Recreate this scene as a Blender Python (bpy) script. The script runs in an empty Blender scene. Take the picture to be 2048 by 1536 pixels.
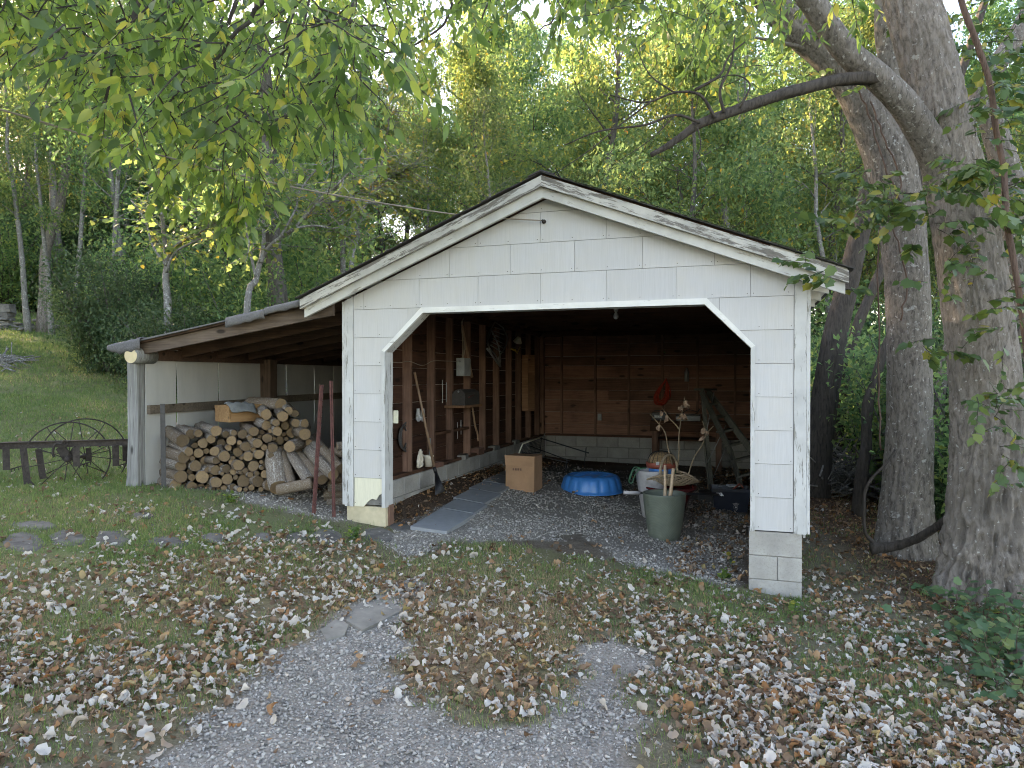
import bpy, bmesh, math, random
import numpy as np
from mathutils import Vector, Matrix, noise

# ------------------------------------------------------------------ camera, sky, sun, exposure
SC = bpy.context.scene
COL = SC.collection
R = math.radians
F = 1420.0
PITCH = math.atan(-13 / 1420.0)
EZ = 1.75
cam = bpy.data.objects.new("camera", bpy.data.cameras.new("camera"))
COL.objects.link(cam)
cam.location = (0, 0, EZ)
cam.rotation_euler = (R(90) + PITCH, 0, 0)
cam.data.sensor_width = 36
cam.data.lens = 36 * F / 2048
cam.data.clip_start = 0.05
cam.data.clip_end = 600
SC.camera = cam

SUN_EL, SUN_X, SUN_Y = 23.5, -0.78, 0.62          # the sun stands low, behind the wood on the left
W = bpy.data.worlds.new("World")
SC.world = W
W.use_nodes = True
wn = W.node_tree
wn.nodes.clear()
sky = wn.nodes.new("ShaderNodeTexSky")
sky.sky_type = 'NISHITA'
sky.sun_disc = False
sky.sun_elevation = R(SUN_EL)
sky.sun_rotation = math.atan2(SUN_X, SUN_Y)
sky.air_density = 1.0
sky.dust_density = 1.2
bg = wn.nodes.new("ShaderNodeBackground")
bg.inputs[1].default_value = 0.15
wo = wn.nodes.new("ShaderNodeOutputWorld")
wn.links.new(sky.outputs[0], bg.inputs[0])
wn.links.new(bg.outputs[0], wo.inputs[0])
sl = bpy.data.lights.new("sun", 'SUN')
sl.energy = 5.0
sl.angle = R(0.6)
sl.color = (1.0, 0.87, 0.66)
sun = bpy.data.objects.new("sun", sl)
COL.objects.link(sun)
_sd = Vector((SUN_X * math.cos(R(SUN_EL)), SUN_Y * math.cos(R(SUN_EL)), math.sin(R(SUN_EL))))
sun.rotation_euler = _sd.to_track_quat('Z', 'Y').to_euler()
SC.view_settings.view_transform = 'Standard'
SC.view_settings.look = 'None'
SC.view_settings.gamma = 1
SC.view_settings.use_curve_mapping = False
SC.view_settings.exposure = 2.75
try:
    SC.view_settings.use_white_balance = True       # the phone balanced for open shade
    SC.view_settings.white_balance_temperature = 8000
    SC.view_settings.white_balance_tint = 18
except Exception:
    pass
try:
    SC.cycles.max_bounces = 6
    SC.cycles.diffuse_bounces = 4
    SC.cycles.transmission_bounces = 4
    SC.cycles.transparent_max_bounces = 4
    SC.cycles.glossy_bounces = 2
    SC.cycles.use_adaptive_sampling = True
    SC.cycles.adaptive_threshold = 0.03
    SC.cycles.use_denoising = True
    SC.cycles.denoising_prefilter = 'ACCURATE'
    SC.cycles.pixel_filter_type = 'BLACKMAN_HARRIS'
    SC.cycles.filter_width = 1.05
    SC.cycles.sample_clamp_indirect = 6
except Exception:
    pass

rnd = random.Random(11)
rng = np.random.default_rng(11)

# ------------------------------------------------------------------ measured frame of the garage
P0 = Vector((-1.674, 7.18, 0))
ANG = -math.atan2(0.3056, 0.9522)
U = Vector((0.9522, -0.3056, 0))
V = Vector((0.3056, 0.9522, 0))


def G(s, t, z):
    return Vector((P0.x + U.x * s + V.x * t, P0.y + U.y * s + V.y * t, z))


def ray(px, py):
    x = (px - 1024) / F
    y = (768 - py) / F
    return Vector((x, math.cos(PITCH) - y * math.sin(PITCH), math.sin(PITCH) + y * math.cos(PITCH)))


def at(px, py, Y):
    d = ray(px, py)
    return Vector((0, 0, EZ)) + d * (Y / d.y)


def _loc(P):
    q = P - P0
    return Vector((q.dot(U), q.dot(V), P.z))


def onF(px, py, t=0.0):                 # photo point -> garage coordinates on the plane t = const
    d = ray(px, py)
    k = (t + P0.dot(V)) / d.dot(V)
    return _loc(Vector((0, 0, EZ)) + d * k)


def onS(px, py, s):
    d = ray(px, py)
    k = (s + P0.dot(U)) / d.dot(U)
    return _loc(Vector((0, 0, EZ)) + d * k)


# ------------------------------------------------------------------ terrain height
CP = np.array([
    (0, 0, .08), (-1, 3, .1), (1.5, 3, .03), (0, 3.1, .07), (4, 3, -.05), (-4, 3, .3), (-4, 0, .25), (4, 0, 0),
    (-1.67, 7.18, .31), (0.2, 6.6, .16), (1.4, 6.2, .04), (2.43, 5.86, -.085), (0, 5, .13), (1, 13.5, .17),
    (4.7, 12.4, .08), (1.5, 10, .2), (1.64, 7.5, .0), (0.0, 10.4, .36), (-.9, 8.2, .35), (3.2, 9.3, .0), (2.6, 7.2, -.05), (-4.25, 8, .53),
    (-2.3, 7.4, .44), (-2.5, 3.2, .2), (-2.03, 2.8, .18), (-4.1, 5.7, .43), (-3.0, 8.8, .5), (-2.5, 11, .5), (-1, 13, .4), (-6, 8.5, .47),
    (-6.5, 5, .52), (-10, 5, .8), (-9, 9, .7), (-7.8, 12, 1.0), (-10.4, 16, 1.7), (-13, 20, 2.45), (-17, 26, 3.4),
    (-22, 34, 4.8), (-30, 45, 6.3), (-5.5, 12, .8), (-6.5, 16, 1.4), (-9, 22, 2.4), (-12, 30, 3.6), (-16, 45, 5.5),
    (2, 16, .3), (3, 22, 1.0), (5, 35, 3), (8, 50, 5), (4, 7, -.1), (5.2, 11.2, -.1), (4.15, 7.5, -.12),
    (3.93, 5.97, -.1), (6, 6, -.15), (9, 8, -.25), (9, 14, -.4), (10, 20, -.3), (14, 30, .9), (3, 3, -.05),
    (0, -10, 0), (-10, -10, .8), (10, -10, -.4), (-90, -20, 10), (90, -20, -2), (-90, 110, 18), (90, 110, 8), (0, 110, 12),
    (-60, 40, 9), (60, 40, 1)], dtype=float)


def _phi(d2):
    return np.sqrt(d2 + 0.6)


_A = _phi(((CP[:, None, :2] - CP[None, :, :2]) ** 2).sum(-1)) + np.eye(len(CP)) * -0.02
_w = np.linalg.solve(_A, CP[:, 2] - CP[:, 2].mean())


def hgt(X, Y):
    X = np.asarray(X, float)
    Y = np.asarray(Y, float)
    o = np.full(X.shape, CP[:, 2].mean())
    for (cx, cy, _), w in zip(CP, _w):
        o = o + w * _phi((X - cx) ** 2 + (Y - cy) ** 2)
    return o


def h1(x, y):
    return float(hgt(np.array([x]), np.array([y]))[0])


def gnd(px, py, far=60):
    d = ray(px, py)
    k = np.arange(1.5, far, 0.02)
    hz = hgt(d.x * k, d.y * k)
    below = np.nonzero(EZ + d.z * k < hz)[0]
    i = below[0] if len(below) else len(k) - 1
    return Vector((d.x * k[i], d.y * k[i], float(hz[i])))


def topix(X, Y, Z):
    c, s = math.cos(PITCH), math.sin(PITCH)
    dz = Z - EZ
    f = np.maximum(Y * c + dz * s, 0.05)
    u = -Y * s + dz * c
    return 1024 + F * X / f, 768 - F * u / f


# ------------------------------------------------------------------ numpy value noise
_lat = rng.random((64, 64))


def vnoise(x, y):
    xi = np.floor(x).astype(int)
    yi = np.floor(y).astype(int)
    fx = x - xi
    fy = y - yi
    fx = fx * fx * (3 - 2 * fx)
    fy = fy * fy * (3 - 2 * fy)
    a = _lat[xi % 64, yi % 64]
    b = _lat[(xi + 1) % 64, yi % 64]
    c = _lat[xi % 64, (yi + 1) % 64]
    d = _lat[(xi + 1) % 64, (yi + 1) % 64]
    return (a * (1 - fx) + b * fx) * (1 - fy) + (c * (1 - fx) + d * fx) * fy


def fbm(x, y, n=3):
    o = 0
    a = .5
    for i in range(n):
        o = o + a * vnoise(x * 2 ** i + 7 * i, y * 2 ** i + 3 * i)
        a *= .5
    return o / (1 - .5 ** n)


# ------------------------------------------------------------------ materials
def NM(name):
    m = bpy.data.materials.new(name)
    m.use_nodes = True
    nt = m.node_tree
    return m, nt, nt.nodes["Principled BSDF"]


def L(nt, a, b):
    nt.links.new(a, b)


def coords(nt, scale=(1, 1, 1), kind='Object', rnd_off=True, roty=0.0):
    tc = nt.nodes.new("ShaderNodeTexCoord")
    mp = nt.nodes.new("ShaderNodeMapping")
    mp.inputs['Scale'].default_value = scale
    if roty:
        tc0 = tc
        m0 = nt.nodes.new("ShaderNodeMapping")
        m0.inputs['Rotation'].default_value = (0, roty, 0)
        L(nt, tc0.outputs[kind], m0.inputs[0])
        L(nt, m0.outputs[0], mp.inputs[0])
    if not roty:
        L(nt, tc.outputs[kind], mp.inputs[0])
    if rnd_off:
        oi = nt.nodes.new("ShaderNodeObjectInfo")
        ml = nt.nodes.new("ShaderNodeMath")
        ml.operation = 'MULTIPLY'
        ml.inputs[1].default_value = 37.0
        L(nt, oi.outputs['Random'], ml.inputs[0])
        L(nt, ml.outputs[0], mp.inputs['Location'])
    return mp.outputs[0]


def NZ(nt, vec, scale=5, detail=4, rough=.6, dist=0):
    n = nt.nodes.new("ShaderNodeTexNoise")
    n.inputs['Scale'].default_value = scale
    n.inputs['Detail'].default_value = detail
    n.inputs['Roughness'].default_value = rough
    n.inputs['Distortion'].default_value = dist
    if vec is not None:
        L(nt, vec, n.inputs['Vector'])
    return n.outputs[0]


def RAMP(nt, fac, stops):
    r = nt.nodes.new("ShaderNodeValToRGB")
    e = r.color_ramp.elements
    while len(e) > 1:
        e.remove(e[-1])
    e[0].position = stops[0][0]
    e[0].color = (*stops[0][1], 1)
    for p, c in stops[1:]:
        n = e.new(p)
        n.color = (*c, 1)
    L(nt, fac, r.inputs[0])
    return r.outputs[0]


def MIX(nt, fac, a, b, mode='MIX'):
    m = nt.nodes.new("ShaderNodeMix")
    m.data_type = 'RGBA'
    m.blend_type = mode
    for s, v in ((m.inputs[0], fac), (m.inputs[6], a), (m.inputs[7], b)):
        if hasattr(v, 'links') or hasattr(v, 'is_linked'):
            L(nt, v, s)
        elif isinstance(v, tuple):
            s.default_value = (*v, 1)
        else:
            s.default_value = v
    return m.outputs[2]


def MATH(nt, op, a, b=None):
    m = nt.nodes.new("ShaderNodeMath")
    m.operation = op
    for i, v in enumerate((a, b)):
        if v is None:
            continue
        if hasattr(v, 'is_linked'):
            L(nt, v, m.inputs[i])
        else:
            m.inputs[i].default_value = v
    return m.outputs[0]


def BUMP(nt, bsdf, h, strength=.5, dist=.01):
    b = nt.nodes.new("ShaderNodeBump")
    b.inputs['Strength'].default_value = strength
    b.inputs['Distance'].default_value = dist
    L(nt, h, b.inputs['Height'])
    L(nt, b.outputs[0], bsdf.inputs['Normal'])


def VAR(nt, col, amt=.25):
    """brightness differs from object to object"""
    oi = nt.nodes.new("ShaderNodeObjectInfo")
    h = nt.nodes.new("ShaderNodeHueSaturation")
    v = MATH(nt, 'ADD', MATH(nt, 'MULTIPLY', oi.outputs['Random'], amt), 1 - amt / 2)
    L(nt, v, h.inputs['Value'])
    L(nt, col, h.inputs['Color'])
    return h.outputs[0]


def simple(name, col, rough=.7, var=.15, nscale=8, stretch=(1, 1, 1), contrast=.25, bump=.2, bdist=.004, metal=0, objvar=.2, spec=None):
    m, nt, b = NM(name)
    v = coords(nt, stretch)
    n = NZ(nt, v, nscale, 6, .65)
    lo = tuple(c * (1 - contrast) for c in col)
    hi = tuple(min(1, c * (1 + contrast)) for c in col)
    c = RAMP(nt, n, [(.3, lo), (.7, hi)])
    c = VAR(nt, c, objvar)
    L(nt, c, b.inputs['Base Color'])
    b.inputs['Roughness'].default_value = rough
    b.inputs['Metallic'].default_value = metal
    if spec is not None:
        b.inputs['Specular IOR Level'].default_value = spec
    BUMP(nt, b, n, bump, bdist)
    return m


def wood(name, dark, light, axis='z', rough=.8, objvar=.4, knots=True, scale=1.0, stain=None):
    m, nt, b = NM(name)
    st = {'x': (.6, 14, 14), 'y': (14, .6, 14), 'z': (14, 14, .6)}[axis]
    v = coords(nt, tuple(q * scale for q in st))
    g = NZ(nt, v, 3.0, 6, .7, .6)
    c = RAMP(nt, g, [(.28, dark), (.5, tuple((a + q) / 2 for a, q in zip(dark, light))), (.72, light)])
    if knots:
        kk = {'x': (2.2, 6, 6), 'y': (6, 2.2, 6), 'z': (6, 6, 2.2)}[axis]
        v2 = coords(nt, kk)
        vo = nt.nodes.new("ShaderNodeTexVoronoi")
        vo.inputs['Scale'].default_value = 1.0
        L(nt, v2, vo.inputs['Vector'])
        k = RAMP(nt, vo.outputs['Distance'], [(.10, (1, 1, 1)), (.17, (0, 0, 0))])
        c = MIX(nt, MATH(nt, 'MULTIPLY', k, .85), c, tuple(q * .25 for q in dark))
    big = NZ(nt, coords(nt, (1.2, 1.2, 1.2)), 1.5, 4)
    c = MIX(nt, MATH(nt, 'MULTIPLY', RAMP(nt, big, [(.45, (0, 0, 0)), (.7, (1, 1, 1))]), .55), c, stain or tuple(q * .45 for q in dark))
    c = VAR(nt, c, objvar)
    L(nt, c, b.inputs['Base Color'])
    b.inputs['Roughness'].default_value = rough
    b.inputs['Specular IOR Level'].default_value = .25
    BUMP(nt, b, g, .45, .004)
    return m


def peeling(name, white, under, axis='z', amount=.5, grime=.35, roty=0.0):
    m, nt, b = NM(name)
    st = {'x': (1.2, 10, 10), 'z': (10, 10, 1.2)}[axis]
    v = coords(nt, st, roty=roty)
    n = NZ(nt, v, 2.4, 10, .72)
    fine = NZ(nt, coords(nt, st, roty=roty), 9, 6, .7)
    fac = RAMP(nt, MATH(nt, 'ADD', MATH(nt, 'MULTIPLY', n, .75), MATH(nt, 'MULTIPLY', fine, .25)), [(amount, (0, 0, 0)), (amount + .035, (1, 1, 1))])
    gr = NZ(nt, coords(nt, (3, 3, 3)), 1.6, 5)
    w = MIX(nt, MATH(nt, 'MULTIPLY', RAMP(nt, gr, [(.4, (0, 0, 0)), (.75, (1, 1, 1))]), grime), white, tuple(q * .55 for q in white))
    uw = RAMP(nt, fine, [(.35, tuple(q * .6 for q in under)), (.65, under)])
    c = MIX(nt, fac, w, uw)
    L(nt, c, b.inputs['Base Color'])
    b.inputs['Roughness'].default_value = .75
    BUMP(nt, b, MATH(nt, 'SUBTRACT', 1, fac), .35, .002)
    return m


M = {}
# asbestos-cement siding: white paint, combed vertical grain, grime washed down
m, nt, b = NM("siding_paint")
v = coords(nt, (1, 1, 1))
vs = coords(nt, (220, 220, 2.5))
st = NZ(nt, vs, 1.0, 3, .6)
big = NZ(nt, coords(nt, (2.2, 2.2, 1.2)), 1.6, 5, .6)
spk = NZ(nt, v, 60, 3, .6)
c = RAMP(nt, st, [(.30, (.46, .452, .44)), (.5, (.505, .495, .485)), (.7, (.535, .525, .515))])
c = MIX(nt, MATH(nt, 'MULTIPLY', RAMP(nt, big, [(.42, (0, 0, 0)), (.72, (1, 1, 1))]), .38), c, (.52, .48, .41))
c = MIX(nt, MATH(nt, 'MULTIPLY', RAMP(nt, spk, [(.66, (0, 0, 0)), (.74, (1, 1, 1))]), .25), c, (.40, .38, .33))
c = VAR(nt, c, .07)
L(nt, c, b.inputs['Base Color'])
b.inputs['Roughness'].default_value = .65
BUMP(nt, b, st, .35, .002)
M['siding'] = m
M['siding_cream'] = simple("siding_cream_primer", (.66, .62, .47), .7, contrast=.08, nscale=30, stretch=(5, 5, .3), objvar=.05)
M['siding_back'] = simple("siding_shadow_gap_paper", (.17, .16, .145), .9)
M['white'] = peeling("peeling_white_paint_upright", (.54, .535, .515), (.27, .26, .23), 'z', .545, .45)
for _s, _a in ((-1, .388), (1, -.368)):
    M['white_rake%d' % _s] = peeling("peeling_white_paint_rake", (.52, .50, .45), (.19, .17, .145), 'x', .50, .8, _a)
    M['white_lower%d' % _s] = peeling("white_paint_lower_rake", (.57, .56, .52), (.30, .27, .23), 'x', .57, .6, _a)
M['white_lower'] = peeling("white_paint_trim", (.74, .73, .69), (.36, .33, .29), 'x', .58, .4)
M['shingle_roof'] = simple("asphalt_shingle", (.055, .052, .05), .95, nscale=40, contrast=.5, bump=.6)
M['moss'] = simple("roof_moss", (.05, .07, .025), .95, nscale=60, contrast=.5, bump=.9)
M['felt'] = simple("rolled_roofing", (.125, .12, .12), .9, nscale=90, contrast=.35, bump=.5)
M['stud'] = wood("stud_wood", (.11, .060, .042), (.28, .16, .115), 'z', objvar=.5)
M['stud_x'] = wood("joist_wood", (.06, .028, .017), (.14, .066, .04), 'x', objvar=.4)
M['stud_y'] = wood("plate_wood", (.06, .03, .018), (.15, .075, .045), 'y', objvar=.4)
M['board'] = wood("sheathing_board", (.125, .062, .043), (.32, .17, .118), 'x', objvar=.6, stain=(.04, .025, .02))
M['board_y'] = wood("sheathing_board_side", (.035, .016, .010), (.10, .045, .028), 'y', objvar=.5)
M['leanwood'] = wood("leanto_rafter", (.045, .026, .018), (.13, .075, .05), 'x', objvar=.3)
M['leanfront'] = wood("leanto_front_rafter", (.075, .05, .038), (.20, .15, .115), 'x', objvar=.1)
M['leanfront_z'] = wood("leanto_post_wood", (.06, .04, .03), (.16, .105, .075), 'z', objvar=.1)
M['grey_wood'] = wood("weathered_post", (.085, .08, .072), (.34, .335, .32), 'z', objvar=.2, stain=(.10, .105, .08))
M['brown_rail'] = wood("rail_wood", (.09, .07, .05), (.23, .18, .135), 'y', objvar=.3)
M['crate'] = wood("crate_wood", (.20, .10, .04), (.42, .25, .12), 'x', objvar=.2)
M['ladder'] = wood("ladder_wood", (.065, .062, .05), (.15, .145, .115), 'z', objvar=.3)
M['pine'] = wood("pale_plank", (.17, .085, .045), (.34, .19, .11), 'z', objvar=.4)
M['handle'] = simple("tool_handle", (.30, .19, .12), .55, contrast=.2, nscale=20, objvar=.4)
M['blond'] = simple("blond_stick", (.46, .33, .22), .6, contrast=.25, nscale=25)
M['panel'] = simple("painted_panel", (.41, .40, .375), .6, contrast=.12, nscale=3, stretch=(1, 1, .25), bump=.08, objvar=.12)
M['mortar'] = simple("mortar", (.20, .19, .17), .95, nscale=50)
M['steel'] = simple("dull_steel", (.32, .33, .33), .45, metal=.8)
M['rust_post'] = simple("rusty_red_steel", (.115, .045, .038), .8, nscale=30, contrast=.5, metal=.2, objvar=.2)
M['rust'] = simple("dark_rusty_iron", (.050, .040, .035), .8, nscale=25, contrast=.5, metal=.3)
M['darkpost'] = simple("dark_steel_post", (.05, .045, .042), .7, nscale=25)
M['black'] = simple("black_plastic", (.012, .012, .014), .45)
M['navy'] = simple("navy_bin_plastic", (.012, .017, .03), .4)
M['wiremetal'] = simple("dark_wire", (.035, .035, .037), .5, metal=.5)
M['orange'] = simple("orange_cord", (.42, .035, .012), .5)
M['bulb'] = simple("frosted_bulb", (.5, .5, .48), .3)
M['cream'] = simple("cream_plastic", (.60, .57, .44), .5)
M['greybox'] = simple("grey_electrical_box", (.30, .32, .33), .5)
M['slab'] = simple("grey_paving_slab", (.20, .21, .215), .75, nscale=14, contrast=.10, bump=.15, objvar=.18)
M['pot_glaze'] = simple("oxblood_glaze", (.10, .012, .014), .22, objvar=.1)
M['pot_white'] = simple("grey_white_planter", (.42, .40, .40), .6)
M['terracotta'] = simple("terracotta_plastic", (.30, .075, .05), .55)
M['coir'] = simple("coir_liner", (.26, .165, .085), .95, nscale=70, contrast=.6, bump=1, bdist=.01)
M['blue_label'] = simple("blue_label", (.05, .24, .60), .5)
M['dry'] = simple("dry_leaf", (.40, .27, .19), .8, nscale=15, contrast=.3)
M['twig'] = simple("dry_stem", (.30, .22, .14), .8)
M['wicker'] = simple("wicker", (.36, .27, .18), .75, nscale=60, contrast=.4, bump=.7)
M['cardboard'] = simple("cardboard", (.36, .205, .115), .85, nscale=4, contrast=.16, objvar=.1)
M['cardboard_print'] = simple("cardboard_print", (.17, .09, .06), .85)
M['soil'] = simple("dark_soil", (.035, .027, .02), 1)
M['shell'] = simple("cream_shell_plaster", (.60, .54, .44), .6)
M['galv'] = simple("galvanised_sheet", (.30, .32, .32), .5, metal=.6)
M['rag'] = simple("blue_grey_rag", (.15, .155, .15), .95, nscale=12, contrast=.3)
M['greenhose'] = simple("green_hose", (.02, .10, .05), .5)
M['brickm'] = simple("old_brick", (.17, .085, .06), .9, nscale=20)
M['paintprint'] = simple("white_print", (.6, .6, .6), .6)
M['webbing'] = simple("grey_webbing", (.22, .24, .24), .7)
M['wire'] = simple("old_cable", (.26, .22, .17), .7)
M['yellowish'] = simple("yellow_tool", (.45, .30, .04), .5)

# concrete block
m, nt, b = NM("concrete_block")
v = coords(nt)
n = NZ(nt, v, 3.5, 6)
f = NZ(nt, v, 70, 3)
c = RAMP(nt, n, [(.3, (.27, .255, .23)), (.7, (.43, .41, .375))])
c = MIX(nt, MATH(nt, 'MULTIPLY', RAMP(nt, f, [(.5, (0, 0, 0)), (.7, (1, 1, 1))]), .4), c, (.20, .19, .17))
c = VAR(nt, c, .15)
L(nt, c, b.inputs['Base Color'])
b.inputs['Roughness'].default_value = .95
BUMP(nt, b, f, .5, .004)
M['block'] = m
M['block_cream'] = simple("cream_stained_block", (.50, .43, .29), .9, nscale=6, contrast=.2, bump=.3)

# green ribbed pot with diagonal scratches
m, nt, b = NM("sage_green_pot")
v = coords(nt, (1, 1, 1))
wv = nt.nodes.new("ShaderNodeTexWave")
wv.wave_type = 'BANDS'
wv.bands_direction = 'DIAGONAL'
wv.inputs['Scale'].default_value = 26
wv.inputs['Distortion'].default_value = 3
wv.inputs['Detail'].default_value = 3
L(nt, v, wv.inputs['Vector'])
c = RAMP(nt, NZ(nt, v, 6, 4), [(.3, (.098, .115, .088)), (.7, (.135, .155, .12))])
L(nt, c, b.inputs['Base Color'])
b.inputs['Roughness'].default_value = .5
BUMP(nt, b, wv.outputs[1], .35, .003)
M['sage'] = m
# pool plastic
M['pool'] = simple("blue_pool_plastic", (.03, .23, .60), .35, contrast=.12, nscale=5, bump=.05, spec=.6)


def bark(name, dark, light, spot=None, rs=1.0, rough_z=1.0, bump=.8, bd=.02, spotamt=.66, warm=None):
    m, nt, b = NM(name)
    v = coords(nt, (7 * rs, 7 * rs, 1.6 * rs * rough_z), rnd_off=False)
    n = NZ(nt, v, 3, 8, .72, .4)
    c = RAMP(nt, n, [(.3, dark), (.55, light), (.8, tuple(q * 1.2 for q in light))])
    if warm:
        w = NZ(nt, coords(nt, (1, 1, .8), rnd_off=False), 1.3, 3)
        c = MIX(nt, MATH(nt, 'MULTIPLY', RAMP(nt, w, [(.45, (0, 0, 0)), (.65, (1, 1, 1))]), .6), c, warm)
    if spot:
        s1 = NZ(nt, coords(nt, (1, 1, 1), rnd_off=False), 24, 4, .6)
        s2 = NZ(nt, coords(nt, (1, 1, 1.4), rnd_off=False), 5, 5, .65)
        k = RAMP(nt, MATH(nt, 'MAXIMUM', s1, MATH(nt, 'ADD', s2, -.03)), [(spotamt - .02, (0, 0, 0)), (spotamt + .02, (1, 1, 1))])
        c = MIX(nt, k, c, spot)
    L(nt, c, b.inputs['Base Color'])
    b.inputs['Roughness'].default_value = .9
    b.inputs['Specular IOR Level'].default_value = .2
    BUMP(nt, b, n, bump, bd)
    return m


M['bark_big'] = bark("hackberry_bark", (.065, .053, .043), (.275, .238, .205), (.42, .41, .38), 1.6, 1.6, 1.0, .03, .66, (.16, .14, .12))
M['bark_grey'] = bark("grey_lichen_bark", (.045, .038, .032), (.21, .185, .162), (.38, .37, .34), 1.6, 1.6, .9, .025, .635)
M['bark_dark'] = bark("dark_furrowed_bark", (.028, .024, .02), (.085, .072, .062), None, 1.6, .7, 1.0, .03)
M['bark_pale'] = bark("pale_birch_bark", (.075, .07, .062), (.20, .19, .175), (.34, .34, .32), 2.2, 1, .4, .01, .6)
M['bark_wood'] = bark("woodland_bark", (.035, .03, .026), (.11, .10, .088), (.20, .20, .18), 1.2, .8, .7, .02, .66)
M['vine'] = bark("red_brown_vine_bark", (.05, .032, .024), (.13, .085, .066), None, 3, .4, .9, .01)
M['bark_log'] = bark("firewood_bark", (.045, .034, .025), (.21, .155, .11), (.34, .31, .26), 3, 1, .9, .01, .60)
M['bark_log2'] = bark("scaly_firewood_bark", (.05, .040, .032), (.24, .19, .15), (.42, .39, .34), 3, 1, .9, .012, .57)
# log end
m, nt, b = NM("sawn_log_end")
tc = nt.nodes.new("ShaderNodeTexCoord")
wv = nt.nodes.new("ShaderNodeTexWave")
wv.wave_type = 'RINGS'
wv.rings_direction = 'Y'
wv.inputs['Scale'].default_value = 4.5
wv.inputs['Distortion'].default_value = 1.2
wv.inputs['Detail'].default_value = 2
L(nt, tc.outputs['Object'], wv.inputs['Vector'])
c = RAMP(nt, wv.outputs[1], [(.0, (.11, .070, .036)), (.6, (.21, .14, .075))])
n = NZ(nt, tc.outputs['Object'], 2.5, 6)
c = MIX(nt, MATH(nt, 'MULTIPLY', RAMP(nt, n, [(.45, (0, 0, 0)), (.7, (1, 1, 1))]), .6), c, (.12, .08, .05))
c = VAR(nt, c, .9)
L(nt, c, b.inputs['Base Color'])
b.inputs['Roughness'].default_value = .9
BUMP(nt, b, n, .3, .005)
M['logend'] = m
M['logend_pale'] = simple("pale_fresh_cut_end", (.62, .50, .30), .8, contrast=.12, nscale=6, objvar=.05)


def leafmat(name, stops, transl=.5, rough=.5, attr='lc', objvar=.0, spec=.3, tint=1.5):
    m, nt, b = NM(name)
    at_ = nt.nodes.new("ShaderNodeAttribute")
    at_.attribute_name = attr
    c = RAMP(nt, at_.outputs['Fac'], stops)
    if objvar:
        oi = nt.nodes.new("ShaderNodeObjectInfo")
        h = nt.nodes.new("ShaderNodeHueSaturation")
        L(nt, MATH(nt, 'ADD', MATH(nt, 'MULTIPLY', oi.outputs['Random'], .05), .475), h.inputs['Hue'])
        L(nt, MATH(nt, 'ADD', MATH(nt, 'MULTIPLY', oi.outputs['Random'], objvar), 1 - objvar / 2), h.inputs['Value'])
        L(nt, c, h.inputs['Color'])
        c = h.outputs[0]
    L(nt, c, b.inputs['Base Color'])
    b.inputs['Roughness'].default_value = rough
    b.inputs['Specular IOR Level'].default_value = spec
    if transl > 0:
        tr = nt.nodes.new("ShaderNodeBsdfTranslucent")
        g = nt.nodes.new("ShaderNodeHueSaturation")
        g.inputs['Value'].default_value = tint
        g.inputs['Saturation'].default_value = 1.05
        g.inputs['Hue'].default_value = .485
        L(nt, c, g.inputs['Color'])
        L(nt, g.outputs[0], tr.inputs[0])
        mx = nt.nodes.new("ShaderNodeMixShader")
        mx.inputs[0].default_value = transl
        L(nt, b.outputs[0], mx.inputs[1])
        L(nt, tr.outputs[0], mx.inputs[2])
        L(nt, mx.outputs[0], nt.nodes["Material Output"].inputs[0])
    return m


GRN = [(0, (.052, .112, .046)), (.35, (.105, .178, .070)), (.7, (.165, .24, .085)), (.93, (.28, .31, .085)), (1, (.40, .30, .06))]
M['leaf_near'] = leafmat("hanging_leaf", [(0, (.045, .090, .026)), (.5, (.120, .195, .048)), (.85, (.20, .275, .06)), (1, (.34, .31, .06))], .62, .35, spec=.7, tint=2.3)
M['leaf_creeper'] = leafmat("creeper_leaf", [(0, (.035, .075, .025)), (.5, (.07, .125, .035)), (.88, (.13, .18, .045)), (1, (.30, .27, .05))], .4, .4, spec=.5, tint=1.6)
M['leaf_wood'] = leafmat("woodland_leaf", GRN, .52, .5, objvar=.5, tint=1.9)
M['leaf_yellow'] = leafmat("yellowing_leaf", [(0, (.075, .13, .048)), (.5, (.135, .19, .06)), (.88, (.25, .27, .07)), (1, (.40, .28, .06))], .5, .5, objvar=.4, tint=1.8)
M['leaf_bush'] = leafmat("bush_leaf", [(0, (.034, .078, .034)), (.6, (.068, .125, .054)), (.95, (.12, .18, .075)), (1, (.2, .2, .05))], .35, .55, objvar=.4)
M['litter'] = leafmat("fallen_leaf", [(0, (.45, .425, .385)), (.20, (.53, .48, .42)), (.40, (.40, .335, .27)), (.45, (.235, .15, .09)),
                                      (.62, (.12, .072, .042)), (.64, (.28, .125, .045)), (.80, (.36, .225, .125)), (.95, (.30, .24, .10)), (1, (.18, .22, .05))], .15, .7)
M['grass'] = leafmat("grass_blade", [(0, (.08, .14, .045)), (.40, (.15, .22, .07)), (.6, (.235, .27, .095)), (.70, (.33, .25, .14)), (1, (.42, .30, .185))], .35, .6, objvar=0)
M['gravel'] = leafmat("crushed_limestone", [(0, (.15, .138, .125)), (.4, (.31, .287, .255)), (.8, (.48, .447, .40)), (1, (.66, .62, .56))], 0, .85)

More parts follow.
